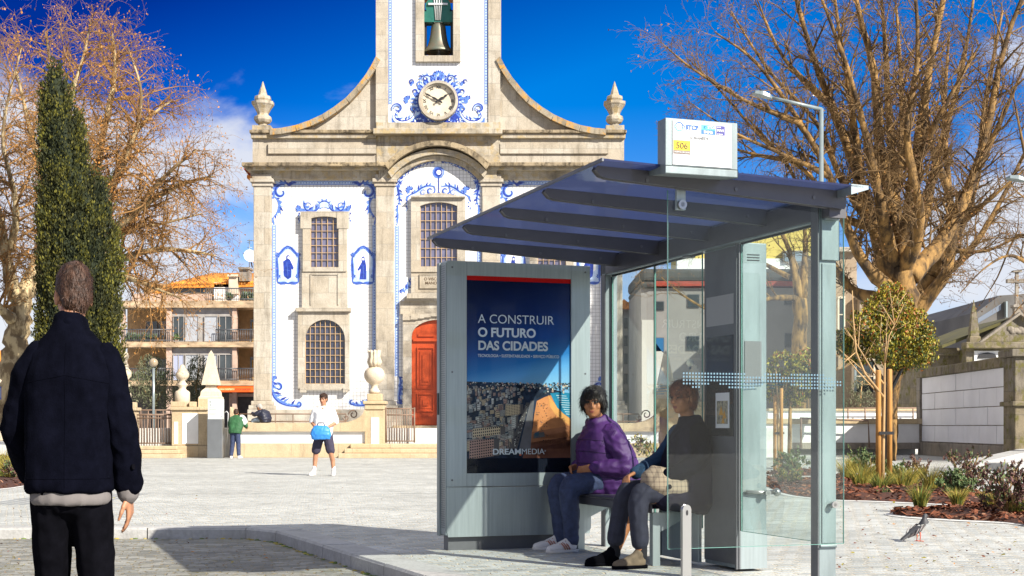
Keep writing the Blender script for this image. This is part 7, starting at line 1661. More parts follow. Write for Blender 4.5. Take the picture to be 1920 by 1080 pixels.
def head(bl, c, rot, k=1.0):
    c = Vector(c); P = lambda x, y, z: c + rot @ Vector((x * k, y * k, z * k))
    bl.ell(P(-.012, 0, .025), (.098 * k, .076 * k, .092 * k), rot); bl.ell(P(.022, 0, -.045), (.072 * k, .060 * k, .070 * k), rot); bl.ell(P(.05, 0, -.085), (.036 * k, .034 * k, .026 * k), rot)
    bl.chain((P(.082, 0, .015), .010 * k), (P(.105, 0, -.022), .014 * k), n=8); bl.ell(P(.098, .012, -.026), (.010 * k, .009 * k, .008 * k), rot, 8); bl.ell(P(.098, -.012, -.026), (.010 * k, .009 * k, .008 * k), rot, 8)
    bl.ell(P(.074, 0, .032), (.018 * k, .052 * k, .012 * k), rot, 10); bl.ell(P(.080, 0, -.058), (.013 * k, .026 * k, .010 * k), rot, 10)
    for sg in (1, -1):
        bl.ell(P(-.004, sg * .080, -.008), (.020 * k, .009 * k, .034 * k), rot @ Matrix.Rotation(sg * .35, 3, 'Z'), 10); bl.ell(P(.058, sg * .042, -.022), (.025 * k, .022 * k, .024 * k), rot, 10)
    return P
def face(P, rot, k, parent, lipm, eyem):
    for sg in (1, -1):
        b = Blob(); b.ell(P(.079, sg * .031, .010), (.008 * k, .014 * k, .0075 * k), rot, 10); b.b.build('eye', eyem, parent, True)
        b = Blob(); b.chain((P(.090, sg * .016, .031), .004 * k), (P(.084, sg * .042, .034), .0035 * k), n=6); b.b.build('eyebrow', eyem, parent, True)
    b = Blob(); b.ell(P(.0885, 0, -.056), (.006 * k, .022 * k, .0045 * k), rot, 10); b.ell(P(.087, 0, -.064), (.006 * k, .018 * k, .005 * k), rot, 10); b.b.build('mouth', lipm, parent, True)
def hand_(bl, w, d, n, thumb, k=1.0, curl=.35):
    """w wrist, d direction of the fingers, n palm normal, thumb +1/-1 side"""
    w = Vector(w); d = Vector(d).normalized(); n = Vector(n); n = (n - d * n.dot(d)).normalized(); s = d.cross(n).normalized() * thumb
    for o in (-.028, -.009, .010, .028): bl.chain((w + s * o * .6 * k, .016 * k), (w + d * .085 * k + s * o * k, .0125 * k), n=8)
    for i, (o, l) in enumerate(((.031, .068), (.0105, .077), (-.0105, .071), (-.031, .056))):
        p = w + d * (.088 - .004 * abs(i - 1)) * k + s * o * k; dd = d.copy(); pts = [(p, .0098 * k)]; c = curl * (1 + .12 * i)
        for j, f in enumerate((.45, .32, .23)):
            dd = (dd * math.cos(c) + n * math.sin(c)).normalized(); p = p + dd * l * f * k; pts.append((p, (.0092, .0085, .0072)[j] * k))
        bl.chain(*pts, n=8)
    p = w + d * .02 * k + s * .026 * k; q = p + (d * .6 + s * .7 + n * .35).normalized() * .038 * k; r = q + (d * .85 + s * .25 + n * .4).normalized() * .032 * k; e = r + (d * .9 + n * .4).normalized() * .024 * k
    bl.chain((p, .016 * k), (q, .0125 * k), (r, .0105 * k), (e, .0085 * k), n=8)
def shoe(parent, heel, fwd, m, sole, k=1.0, up=(0, 0, 1)):
    fwd = Vector(fwd); fwd.z = 0 if abs(fwd.z) < .15 else fwd.z; r = frame(fwd, up); h = Vector(heel); P = lambda x, y, z: h + r @ Vector((x * k, y * k, z * k))
    b = Blob(); b.chain((P(.03, 0, .045), .040 * k), (P(.10, 0, .045), .042 * k), (P(.18, .004, .036), .040 * k), (P(.225, .004, .030), .032 * k)); b.chain((P(.03, 0, .05), .040 * k), (P(.045, 0, .10), .044 * k)); b.chain((P(.05, 0, .09), .038 * k), (P(.13, 0, .055), .036 * k))
    o = b.build('shoe', m, parent, .009, 4)
    b = MB(); out = [(-.012, .030), (.06, .034), (.13, .040), (.20, .044), (.245, .028), (.258, 0), (.245, -.03), (.20, -.042), (.13, -.036), (.06, -.034), (-.012, -.030), (-.02, 0)]
    lo = [P(x, y, .001) for x, y in out]; hi = [P(x, y, .026) for x, y in out]; n = len(out); q = len(b.v); b.v += [tuple(p) for p in lo + hi]
    b.f.append(tuple(q + i for i in range(n))); b.f.append(tuple(q + 2 * n - 1 - i for i in range(n))); b.m += [0, 0]; b.sm += [False, False]
    for i in range(n): j = (i + 1) % n; b.f.append((q + j, q + i, q + n + i, q + n + j)); b.m.append(0); b.sm.append(True)
    b.build('sole', sole, o, True); return o, P

skin = mat('warm skin', (.42, .20, .11), .55, var=.12, vscale=12); skin2 = mat('tanned skin', (.40, .17, .075), .55, var=.12, vscale=12); lip = mat('lip', (.30, .08, .06), .5); eyem = mat('dark eye', (.02, .014, .01), .25)
hair_bk = mat('black hair', (.018, .014, .012), .55, var=.5, vscale=30, bump=.5, bscale=60, stretch=(1, 1, .3)); hair_br = mat('brown hair', (.055, .024, .012), .6, var=.5, vscale=30, bump=.5, bscale=60); hair_au = mat('auburn hair', (.20, .06, .022), .6, var=.5, vscale=30, bump=.5, bscale=60); hair_gr = mat('grey hair', (.50, .47, .43), .7, var=.3, vscale=30, bump=.4, bscale=50)
navy_c = mat('navy wool coat', (.0028, .0032, .0072), 1.0, spec=.03, var=.3, vscale=18, bump=.15, bscale=160); purple = mat('purple quilted nylon', (.062, .014, .12), .6, var=.2, vscale=6, bump=.08, bscale=25); denim = mat('dark blue denim', (.030, .045, .105), .8, var=.3, vscale=22, bump=.15, bscale=180); black_c = mat('black trousers', (.004, .004, .006), 1.0, spec=.03, var=.3, vscale=15); grey_shirt = mat('grey marl hem', (.17, .155, .15), .85, var=.15)
white_sh = mat('white trainer leather', (.68, .66, .64), .5, var=.06); white_so = mat('off white sole', (.62, .60, .56), .6); tan_s = mat('rose tan stripe', (.38, .16, .10), .5); khaki = mat('khaki suede', (.16, .12, .08), .9, var=.3, vscale=20); sock = mat('black knit sock', (.010, .010, .014), .9)
green_c = mat('bottle green jacket', (.022, .10, .035), .75, var=.25, vscale=8); white_t = mat('white cotton', (.80, .80, .80), .8); blue_bag = mat('bright blue bag', (.03, .22, .62), .5); navy_sh = mat('dark shorts', (.035, .03, .055), .85, var=.2); plaid = None
navy_p = mat('navy padded nylon', (.014, .017, .035), .5, var=.3, vscale=6); teal_s = mat('blue knit sleeve', (.012, .045, .10), .85, var=.25, vscale=20)

from mathutils.bvhtree import BVHTree
def seams(o, lines, m, r=.0028, name='seam'):
    """stitched seams pressed onto a garment: each line is a list of (from, to) rays in the garment's space"""
    me = o.data; bv = BVHTree.FromPolygons([v.co.copy() for v in me.vertices], [tuple(p.vertices) for p in me.polygons]); b = MB()
    for ln in lines:
        pts = []
        for a, c in ln:
            a, c = Vector(a), Vector(c); h = bv.ray_cast(a, (c - a).normalized())
            if h[0] is not None: pts.append(h[0] + h[1] * r * .3)
            elif len(pts) > 2: b.tube(pts, r, 5); pts = []
        if len(pts) > 2: b.tube(pts, r, 5)
    if b.v: b.build(name, m, o, True)
def person(loc, rz, label): return thing('person', loc, label, 'person', rz=rz)
def hairdo(parent, P, rot, k, m, kind, seed=1, strands=1500):
    b = Blob()
    if kind == 'bob': b.ell(P(-.022, 0, .045), (.112 * k, .094 * k, .092 * k), rot); b.ell(P(-.055, 0, -.02), (.075 * k, .098 * k, .095 * k), rot); b.ell(P(.02, .078, .01), (.04 * k, .022 * k, .06 * k), rot); b.ell(P(.02, -.078, .01), (.04 * k, .022 * k, .06 * k), rot); b.ell(P(.06, 0, .085), (.045 * k, .06 * k, .03 * k), rot)
    elif kind == 'short': b.ell(P(-.02, 0, .042), (.104 * k, .083 * k, .088 * k), rot); b.ell(P(-.055, 0, -.005), (.058 * k, .074 * k, .075 * k), rot); b.ell(P(.055, 0, .09), (.045 * k, .055 * k, .028 * k), rot)
    elif kind == 'cap': b.ell(P(-.012, 0, .05), (.110 * k, .092 * k, .082 * k), rot); b.ell(P(-.045, 0, .01), (.080 * k, .090 * k, .085 * k), rot); b.ell(P(-.05, 0, -.06), (.06 * k, .07 * k, .05 * k), rot)
    h = b.build('hair', m, parent, .009 * k, 4, .004, (34, 34, 16), seed)
    if strands:
        rd = random.Random(seed); S = MB(); vs = h.data.vertices; L_ = {'bob': .055, 'short': .026, 'cap': .04}[kind] * k
        cen = P(-.015, 0, .03); cr = P(-.04, 0, .125)
        for _ in range(strands):
            v = vs[rd.randrange(len(vs))]; n = v.normal; p = v.co.copy(); d = (p - cr); d -= n * d.dot(n)
            if d.length < 1e-4: continue
            d = (d.normalized() + Vector((rd.gauss(0, .3), rd.gauss(0, .3), rd.gauss(0, .3))) + n * rd.uniform(.02, .16 if kind == 'bob' else .35)).normalized(); l = L_ * rd.uniform(.5, 1.2); sd = d.cross(n).normalized() * .0013
            q = p + d * l * .5 + n * .003; e = p + d * l + n * rd.uniform(-.004, .004) + Vector((0, 0, -.1 * l))
            S.quad([p - sd, p + sd, q + sd, q - sd]); S.quad([q - sd, q + sd, e])
        S.build('hair_strands', m, h, True)
    return h

# ---- woman in purple on the bench -------------------------------------------------
ang = RZ + math.pi
w = person(SH(-.13, 3.16, 0), ang, 'woman in a purple quilted jacket and jeans sitting on the shelter bench'); w.scale = (1.05, 1.08, 1.02)
hc = Vector((.20, .10, 1.225)); hr = frame((.55, .85, -.10))
b = Blob(); P = head(b, hc, hr, 1.06); b.chain(((.13, .04, 1.02), .062), ((.17, .07, 1.14), .056)); b.chain(((.0, 0, .58), .13), ((.06, 0, .80), .14), ((.11, .02, 1.0), .11))
for sg in (1, -1):
    b.chain(((.08, sg * .15, .98), .06), ((.02, sg * .25, .76), .05), ((.22, sg * .17, .70), .034)); b.chain(((0, sg * .10, .55), .09), ((.42, sg * .12, .54), .06), ((.40, sg * .12, .30), .052), ((.40, sg * .12, .09), .036)); b.chain(((.40, sg * .12, .07), .03), ((.52, sg * .13, .045), .026))
hand_(b, (.235, .165, .695), (.75, -.45, -.25), (-.2, -.9, .1), 1, 1.0, .5); hand_(b, (.235, -.165, .69), (.75, .45, -.25), (-.2, .9, .1), -1, 1.0, .5)
b.build('body', skin2, w, .0085, 3); face(P, hr, 1.06, w, lip, eyem); hairdo(w, P, hr, 1.08, hair_bk, 'bob', 2)
b = Blob(); b.loft([((-.02, 0, .47), .19, .235, .1), ((.0, 0, .56), .225, .265, .1), ((.03, 0, .68), .235, .265, .12), ((.06, 0, .80), .215, .25, .18), ((.095, .0, .92), .18, .23, .25), ((.115, .01, 1.01), .14, .19, .3), ((.135, .03, 1.07), .095, .11, .3), ((.15, .04, 1.115), .082, .085, .3)])
for sg in (1, -1): b.chain(((.08, sg * .15, .97), .085)); b.chain(((.08, sg * .10, .55), .115), ((.18, sg * .10, .545), .10))
for sg in (1, -1):
    s = Blob(); s.chain(((.085, sg * .165, .975), .088), ((.05, sg * .25, .87), .088), ((.0, sg * .285, .745), .080), ((.03, sg * .285, .705), .078), ((.12, sg * .245, .695), .070), ((.215, sg * .19, .695), .056)); s.build('sleeve', purple, w, .009, 4, .012, (10, 10, 12), 14 + sg)
jk = b.build('jacket', purple, w, .010, 5, .011, (8, 8, 13), 4)
seams(jk, [[((.03 + .8 * math.cos(R(a)), .8 * math.sin(R(a)), z + .10 * math.cos(R(a))), (.03 + (z - .5) * .15, 0, z)) for a in range(0, 361, 8)] for z in (.60, .70, .80, .90)] + [[((-.9, y, z), (0.3, y, z)) for z in [.50 + .03 * k for k in range(19)]] for y in (-.1, .1)], mat('dark purple seam', (.02, .005, .045), .7), .0036)
b = MB(); b.tube([(.235 + .0, .005, .52), (.262, .0, .66), (.268, .0, .78), (.25, .012, .9), (.225, .03, 1.03), (.22, .045, 1.09)], .006, 6); b.build('zip', black_c, jk, True)
b = Blob()
for sg in (1, -1): b.chain(((0, sg * .09, .575), .115), ((.20, sg * .115, .575), .105), ((.40, sg * .125, .555), .084), ((.425, sg * .125, .50), .080), ((.405, sg * .12, .32), .072), ((.395, sg * .12, .13), .058), ((.395, sg * .12, .10), .062))
b.chain(((-.06, .06, .56), .12), ((-.06, -.06, .56), .12)); b.build('trousers', denim, w, .010, 4, .007, (9, 9, 9), 5)
for sg, a, dz in ((1, .14, 0), (-1, .08, 0)):
    f = Vector((math.cos(a * sg), math.sin(a * sg), 0)); o, Ps = shoe(w, (.365, sg * .12, 0), f, white_sh, white_so, 1.04)
    b = MB()
    for x in (.085, .105, .125):
        for s2 in (1, -1): b.tube([Ps(x - .012, s2 * .047, .03), Ps(x, s2 * .044, .055), Ps(x + .015, s2 * .028, .078)], .006, 5)
    for x in (.10, .125, .15): b.tube([Ps(x, -.028, .092 - (x - .1) * .45), Ps(x, 0, .098 - (x - .1) * .45), Ps(x, .028, .092 - (x - .1) * .45)], .005, 5)
    b.build('stripe', tan_s, o, True); b = Blob(); b.chain((Ps(.03, 0, .10), .036), (Ps(.03, 0, .14), .034)); b.b.build('sock', white_t, o, True)

# ---- second person behind the end pane -----------------------------------------------
w = person(SH(-.13, 1.75, 0), ang, 'person in a long dark coat with auburn hair sitting behind the end glass pane')
hc = Vector((.03, .02, 1.27)); hr = frame((.93, .35, -.12))
b = Blob(); P = head(b, hc, hr, 1.05); b.chain(((-.05, 0, 1.03), .058), ((.0, .01, 1.18), .054)); b.chain(((-.02, 0, .58), .13), ((-.04, 0, .82), .14), ((-.05, 0, 1.0), .11))
for sg in (1, -1):
    e = ((.02, .22, .78), (.30, .15, .66)) if sg > 0 else ((.06, -.24, .82), (.34, -.17, .70))
    b.chain(((-.04, sg * .16, 1.0), .055), (e[0], .045), (e[1], .032)); b.chain(((0, sg * .10, .55), .09), ((.42, sg * .12, .54), .06), ((.44, sg * .13, .30), .05), ((.43 + .10 * (sg < 0), sg * .13, .09), .036)); b.chain(((.43 + .10 * (sg < 0), sg * .13, .07), .03), ((.56 + .1 * (sg < 0), sg * .14, .04), .026))
hand_(b, (.31, .145, .655), (.8, -.4, -.2), (0, -.3, -.9), 1, 1.0, .55); hand_(b, (.35, -.165, .695), (.8, .3, -.3), (0, .3, -.9), -1, 1.0, .55)
b.build('body', skin2, w, .0085, 3); face(P, hr, 1.05, w, lip, eyem); hairdo(w, P, hr, 1.08, hair_au, 'cap', 3)
b = Blob(); b.loft([((-.05, 0, .46), .18, .22, 0), ((-.02, 0, .58), .20, .24, 0), ((-.02, 0, .72), .19, .235, 0), ((-.035, 0, .86), .175, .225, 0), ((-.045, 0, .98), .145, .20, .05), ((-.045, 0, 1.06), .10, .13, .05), ((-.035, 0, 1.13), .075, .08, .1)])
s = Blob(); s.chain(((-.04, .16, 1.0), .080), ((-.02, .235, .86), .078), ((.02, .240, .78), .072), ((.16, .20, .71), .064), ((.285, .155, .665), .050)); s.build('sleeve', bpy.data.materials.get('dark indigo coat') or navy_c, w, .010, 4, .009, (9, 9, 9), 31)
b.chain(((-.1, .1, .50), .11), ((.12, .12, .53), .12), ((.22, .12, .52), .10)); b.chain(((-.1, -.1, .50), .11), ((.12, -.12, .53), .12), ((.22, -.12, .52), .10))
b.build('coat', mat('dark indigo coat', (.010, .009, .022), .95, spec=.15, var=.3, vscale=18), w, .010, 5, .010, (8, 8, 6), 7)
b = Blob(); b.chain(((-.03, -.17, .995), .080), ((.02, -.235, .88), .078), ((.06, -.25, .81), .072), ((.19, -.21, .755), .062), ((.33, -.175, .70), .05)); b.build('sleeve', teal_s, w, .010, 5, .008, (9, 9, 9), 8)
b = Blob()
for sg in (1, -1): b.chain(((0, sg * .09, .575), .105), ((.20, sg * .11, .575), .098), ((.42, sg * .125, .555), .078), ((.45, sg * .128, .50), .076), ((.445 + .05 * (sg < 0), sg * .13, .32), .068), ((.435 + .085 * (sg < 0), sg * .13, .20), .066))
b.build('trousers', mat('slate navy trousers', (.022, .024, .042), .85, var=.25, vscale=18), w, .010, 4, .006, (9, 9, 7), 9)
for sg in (1, -1):
    x = .43 + .10 * (sg < 0); o, Ps = shoe(w, (x - .03, sg * .13, 0), (1, sg * .05, 0), khaki if sg > 0 else black_c, black_c, 1.04); b = Blob(); b.chain(((x - .005, sg * .13, .09), .046), ((x - .01, sg * .13, .16), .042), ((x - .01, sg * .13, .20), .042)); b.build('sock', sock, w, .010, 3)
# plaid bag on the lap
plaid = bpy.data.materials.new('beige plaid cloth'); plaid.use_nodes = True; t = plaid.node_tree; p = t.nodes['Principled BSDF']; p.inputs['Roughness'].default_value = .9
tcn = N(t, 'ShaderNodeTexCoord'); ws = []
for d_ in ('X', 'Z'):
    wv_ = N(t, 'ShaderNodeTexWave', i_Scale=9.0, wave_type='BANDS', bands_direction=d_); L(t, tcn.outputs['Object'], wv_.inputs[0]); ws.append(mth(t, 'GREATER_THAN', wv_.outputs['Fac'], .82))
mxp = N(t, 'ShaderNodeMix', data_type='RGBA'); L(t, mth(t, 'MULTIPLY', mth(t, 'ADD', ws[0], ws[1]), .42), mxp.inputs[0]); mxp.inputs[6].default_value = (.36, .28, .20, 1); mxp.inputs[7].default_value = (.15, .11, .085, 1); L(t, mxp.outputs[2], p.inputs['Base Color'])
bg_ = thing('plaid_bag', SH(-.33, 1.62, .52), 'beige plaid bag with a dark clasp lying on the lap of the person behind glass', 'bag', rz=ang)
b = Blob(); b.loft([((0, 0, .0), .15, .09, -.15), ((.01, 0, .06), .20, .13, -.15), ((-.0, 0, .14), .20, .12, -.2), ((-.02, 0, .21), .15, .06, -.2)]); b.chain(((-.12, .04, .02), .07), ((-.20, .02, .0), .06)); b.b.v = [(x, y - .02, z) for x, y, z in b.b.v]
b.build('bag_body', plaid, bg_, .010, 6, .008, (8, 8, 8), 3)
b = MB(); b.disc((.05, .108, .085), (0, 1, .2), .018, .012, 14); b.build('clasp', black_c, bg_, True)

# ---- man in navy walking away in the foreground ----------------------------------------
YM = 5.7; k_ = YM / F
w = person(((134 - 960) * k_, YM, ROADZ), R(97), 'man in a navy jacket and black trousers walking away in the left foreground'); w.scale = (.92, .81, 1)
hc = Vector((.05, .0, 1.685)); hr = frame((.92, .40, -.16))
b = Blob(); P = head(b, hc, hr, 1.06); b.chain(((-.02, 0, 1.50), .066), ((.015, 0, 1.62), .058)); b.chain(((0, 0, .98), .13), ((0, 0, 1.2), .13), ((-.01, 0, 1.42), .12))
b.chain(((-.01, .13, 1.41), .045), ((.0, .20, 1.33), .045), ((.06, .27, 1.18), .046), ((.20, .24, .96), .034)); b.chain(((-.01, -.13, 1.41), .045), ((-.02, -.195, 1.33), .045), ((-.03, -.245, 1.17), .046), ((.02, -.27, .93), .034), ((.03, -.272, .90), .03))
hand_(b, (.21, .238, .945), (.45, -.05, -.9), (.0, -1, 0), 1, 1.05, .4); hand_(b, (.033, -.272, .895), (.16, -.04, -1), (.1, 1, 0), -1, 1.08, .32)
for sg, kx, ax, az in ((1, .10, -.22, .16), (-1, .06, .10, .10)): b.chain(((0, sg * .10, .95), .085), ((kx, sg * .11, .52), .06), ((ax, sg * .11, az), .04)); b.chain(((ax, sg * .11, az - .03), .032), ((ax + .13, sg * .12, az - .06 - .02 * (sg > 0)), .028))
b.build('body', skin, w, .009, 3); face(P, hr, 1.06, w, lip, eyem)
hairdo(w, P, hr, 1.08, hair_br, 'short', 5)
b = Blob(); b.loft([((.0, 0, .905), .15, .205, 0), ((.0, 0, .93), .155, .212, 0), ((.0, 0, 1.05), .155, .212, 0), ((.0, 0, 1.2), .15, .215, 0), ((-.01, 0, 1.36), .145, .222, 0), ((-.015, 0, 1.45), .12, .19, 0), ((-.015, 0, 1.51), .095, .125, 0), ((-.005, 0, 1.56), .078, .084, .2), ((.005, 0, 1.595), .070, .074, .25)])
s = Blob(); s.chain(((-.012, -.155, 1.435), .070), ((-.018, -.200, 1.36), .076), ((-.025, -.222, 1.25), .076), ((-.03, -.243, 1.15), .073), ((-.005, -.262, 1.04), .071), ((.015, -.270, .945), .071)); s.build('sleeve', navy_c, w, .009, 3, .013, (8, 8, 9), 21)
s = Blob(); s.chain(((-.012, .155, 1.435), .070), ((.0, .205, 1.36), .076), ((.03, .245, 1.26), .076), ((.06, .275, 1.16), .073), ((.14, .26, 1.06), .070), ((.19, .245, .99), .064)); s.build('sleeve', navy_c, w, .009, 3, .013, (8, 8, 9), 22)
jk = b.build('jacket', navy_c, w, .010, 3, .015, (6, 6, 4), 11)
seams(jk, [[((-.9, y, 1.36 - .03 * abs(y) * 5), (.2, y, 1.36 - .03 * abs(y) * 5)) for y in [-.2 + .02 * k for k in range(21)]], [((-.9, 0, z), (.2, 0, z)) for z in [.92 + .03 * k for k in range(20)]], [((-.9, y, .955), (.2, y, .955)) for y in [-.2 + .02 * k for k in range(21)]]], mat('navy seam', (.001, .0012, .004), .9, spec=.05), .0013)
b = Blob(); b.chain(((-.06, .07, 1.545), .020), ((-.075, .0, 1.575), .024), ((-.06, -.07, 1.545), .020)); b.build('collar', navy_c, jk, .008, 3)
b = MB(); b.disc((-.065, -.305, 1.0), (-.6, -1, 0), .011, .008, 12); b.build('cuff_button', black_c, jk, True)
b = Blob(); b.loft([((.0, 0, .85), .140, .185, 0), ((.0, 0, .87), .147, .195, 0), ((.0, 0, .93), .142, .19, 0)]); b.build('shirt_hem', grey_shirt, w, .010, 2, .004, (10, 10, 3), 12)
b = Blob(); b.chain(((.012, -.269, .955), .062), ((.022, -.270, .905), .060)); b.build('shirt_cuff', grey_shirt, w, .009, 2)
b = Blob()
for sg, kx, ax, az in ((1, .10, -.20, .20), (-1, .06, .09, .14)): b.chain(((0, sg * .085, .90), .108), ((.04, sg * .10, .72), .100), ((kx, sg * .11, .52), .084), ((kx * .6 + ax * .4, sg * .11, .36), .076), ((ax, sg * .11, az), .068))
b.chain(((-.02, .05, .90), .12), ((-.02, -.05, .90), .12)); b.build('trousers', black_c, w, .010, 3, .013, (8, 8, 5), 13)
shoe(w, (.07, -.11, .0), (1, -.05, 0), black_c, black_c, 1.1); shoe(w, (-.24, .11, .10), (.86, .05, -.5), black_c, black_c, 1.1)

# ---- person in green bending over the wall -----------------------------------------------
g = G(441, 859.2)
w = person((g.x, g.y, 0), R(80), 'person in a green jacket and jeans bending over the low wall')
hc = Vector((.34, .10, 1.50)); hr = frame((.75, .25, -.62))
b = Blob(); P = head(b, hc, hr); b.chain(((.22, .05, 1.36), .06), ((.30, .08, 1.44), .055)); b.chain(((0, 0, .92), .12), ((.10, 0, 1.15), .13), ((.2, .03, 1.34), .1))
for sg in (1, -1): b.chain(((.17, sg * .18, 1.33), .055), ((.24, sg * .27, 1.10), .042), ((.46, sg * .22, 1.04), .03)); hand_(b, (.48, sg * .21, 1.04), (.9, -sg * .2, -.2), (0, 0, -1), sg, 1, .4); b.chain(((0, sg * .09, .9), .08), ((.03, sg * .11, .48), .055), ((-.02, sg * .13, .09), .036)); b.chain(((-.02, sg * .13, .06), .03), ((.1, sg * .14, .04), .026))
b.build('body', skin, w, .012, 3); face(P, hr, 1, w, lip, eyem); hairdo(w, P, hr, 1.05, hair_br, 'short', 8)
b = Blob(); b.loft([((-.02, 0, .82), .16, .20, .15), ((.02, 0, .98), .17, .23, .25), ((.09, 0, 1.14), .165, .25, .4), ((.16, .01, 1.28), .14, .235, .5), ((.22, .03, 1.37), .10, .15, .55), ((.25, .05, 1.42), .07, .08, .5)])
for sg in (1, -1): s = Blob(); s.chain(((.16, sg * .17, 1.31), .085), ((.20, sg * .255, 1.19), .080), ((.25, sg * .275, 1.09), .074), ((.42, sg * .23, 1.04), .055)); s.build('sleeve', green_c, w, .013, 4, .01, (9, 9, 9), 3 + sg)
b.build('jacket', green_c, w, .014, 4, .012, (7, 7, 7), 3)
b = Blob()
for sg in (1, -1): b.chain(((0, sg * .08, .86), .105), ((.03, sg * .10, .48), .080), ((-.015, sg * .13, .12), .066))
b.build('trousers', denim, w, .014, 4, .006, (9, 9, 6), 6)
for sg in (1, -1): shoe(w, (-.06, sg * .13, 0), (1, sg * .12, 0), white_sh, white_so, 1.06)
bag = thing('carrier_bag', W(456, 790, g.y - .02), 'white plastic bag held beside the person in green', 'bag'); b = Blob(); c = W(455, 785, g.y + .15); b.loft([(c + Vector((0, 0, -.20) ) - bag.location, .10, .08, 0), (c + Vector((0, 0, -.1)) - bag.location, .16, .11, 0), (c - bag.location, .12, .09, 0), (c + Vector((-.02, 0, .12)) - bag.location, .05, .04, 0)]); b.build('bag_body', mat('milky plastic', (.62, .70, .68), .35, var=.15), bag, .014, 4, .02, (12, 12, 8), 2)
cr = thing('walking_stick', G(424, 857), 'thin pale walking stick leaning beside the person in green', 'walking stick'); b = MB(); b.tube([G(424, 857), W(428, 775, g.y - .1)], .016, 8); b.tube([W(428, 775, g.y - .1), W(425, 771, g.y - .1), W(421, 774, g.y - .1)], .016, 8); b.build('stick', M['white_metal'], cr)

# ---- man in dark padded jacket leaning on the railing ------------------------------------
w = person((W(497, 800, 48.62).x, 48.55, .0), R(150), 'grey haired man in a dark padded jacket sitting on the wall by the railing')
hc = Vector((.22, .02, 1.70)); hr = frame((.9, .1, -.42))
b = Blob(); P = head(b, hc, hr); b.chain(((.12, 0, 1.56), .06), ((.18, .01, 1.65), .055)); b.chain(((0, 0, 1.27), .12), ((.04, 0, 1.42), .12), ((.1, 0, 1.54), .1))
for sg in (1, -1): b.chain(((.09, sg * .17, 1.55), .055), ((.24, sg * .24, 1.47), .042), ((.44, sg * .12, 1.50), .03)); hand_(b, (.46, sg * .11, 1.50), (.8, -sg * .5, 0), (0, 0, -1), sg, 1, .4); b.chain(((0, sg * .1, 1.27), .085), ((.40, sg * .12, 1.27), .06), ((.42, sg * .12, .98), .045)); b.chain(((.42, sg * .12, 1.03), .03), ((.54, sg * .12, 1.01), .026))
b.build('body', skin2, w, .012, 3); face(P, hr, 1, w, lip, eyem); hairdo(w, P, hr, 1.03, hair_gr, 'short', 9)
b = Blob(); b.loft([((-.05, 0, 1.19), .15, .19, .1), ((-.03, 0, 1.28), .175, .225, .2), ((.0, 0, 1.40), .18, .24, .35), ((.05, 0, 1.51), .155, .23, .5), ((.11, 0, 1.58), .1, .15, .6), ((.14, 0, 1.615), .07, .08, .6)])
for sg in (1, -1): s = Blob(); s.chain(((.08, sg * .165, 1.54), .088), ((.18, sg * .24, 1.48), .080), ((.26, sg * .235, 1.46), .074), ((.41, sg * .14, 1.50), .056)); s.build('sleeve', navy_p, w, .013, 4, .01, (8, 8, 10), 3 + sg)
b.build('jacket', navy_p, w, .014, 4, .014, (6, 6, 14), 5)
b = Blob()
for sg in (1, -1): b.chain(((-.02, sg * .09, 1.285), .105), ((.20, sg * .11, 1.285), .095), ((.40, sg * .12, 1.26), .078), ((.42, sg * .12, 1.12), .066))
b.build('trousers', mat('washed blue jeans', (.22, .30, .42), .85, var=.2, vscale=15), w, .014, 4)
for sg in (1, -1): shoe(w, (.38, sg * .12, 1.0), (1, 0, 0), black_c, black_c, 1.05)

# ---- man in shorts crossing the square -----------------------------------------------------
g = G(607, 891.5)
w = person((g.x, g.y, 0), R(-98), 'man in white shirt and dark shorts holding a blue bag on the square')
hc = Vector((.03, 0, 1.64)); hr = frame((.98, -.12, -.15))
b = Blob(); P = head(b, hc, hr, 1.02); b.chain(((0, 0, 1.46), .06), ((.015, 0, 1.58), .055)); b.chain(((0, 0, .95), .12), ((0, 0, 1.2), .125), ((0, 0, 1.4), .11))
for sg in (1, -1):
    b.chain(((0, sg * .18, 1.40), .055), ((-.02, sg * .265, 1.14), .042), ((.22, sg * .10, 1.01), .03)); hand_(b, (.24, sg * .09, 1.005), (.6, -sg * .8, -.1), (-.6, 0, .2), sg, 1, .6)
    kx, fx = (.06, -.04) if sg > 0 else (.02, .02)
    b.chain(((0, sg * .10, .90), .085), ((kx, sg * .17, .50), .056), ((kx * .3 + fx * .7 - .02, sg * .19, .32), .054), ((fx, sg * .205, .09), .034)); b.chain(((fx, sg * .21, .06), .03), ((fx + .12, sg * .22, .04), .026))
b.build('body', skin, w, .011, 3); face(P, hr, 1.02, w, lip, eyem); hairdo(w, P, hr, 1.04, hair_br, 'short', 10)
b = Blob(); b.loft([((0, 0, .86), .135, .19, 0), ((0, 0, .98), .14, .195, 0), ((0, 0, 1.2), .14, .21, 0), ((0, 0, 1.36), .13, .215, 0), ((0, 0, 1.43), .10, .16, 0), ((.005, 0, 1.49), .068, .075, 0)])
for sg in (1, -1): b.chain(((0, sg * .18, 1.385), .078), ((-.01, sg * .235, 1.25), .074), ((-.02, sg * .26, 1.16), .068))
b.build('shirt', white_t, w, .012, 4, .010, (8, 8, 6), 2)
b = Blob()
for sg in (1, -1): b.chain(((0, sg * .085, .88), .11), ((.03, sg * .13, .68), .105), ((.04, sg * .16, .55), .100))
b.build('shorts', navy_sh, w, .012, 4, .008, (8, 8, 6), 3)
for sg in (1, -1):
    fx = -.04 if sg > 0 else .02; shoe(w, (fx - .04, sg * .205, 0), (1, sg * .15, 0), white_sh, white_so, 1.08); b = Blob(); b.chain(((fx, sg * .205, .10), .042), ((fx, sg * .203, .18), .044)); b.build('sock', white_t, w, .012, 2)
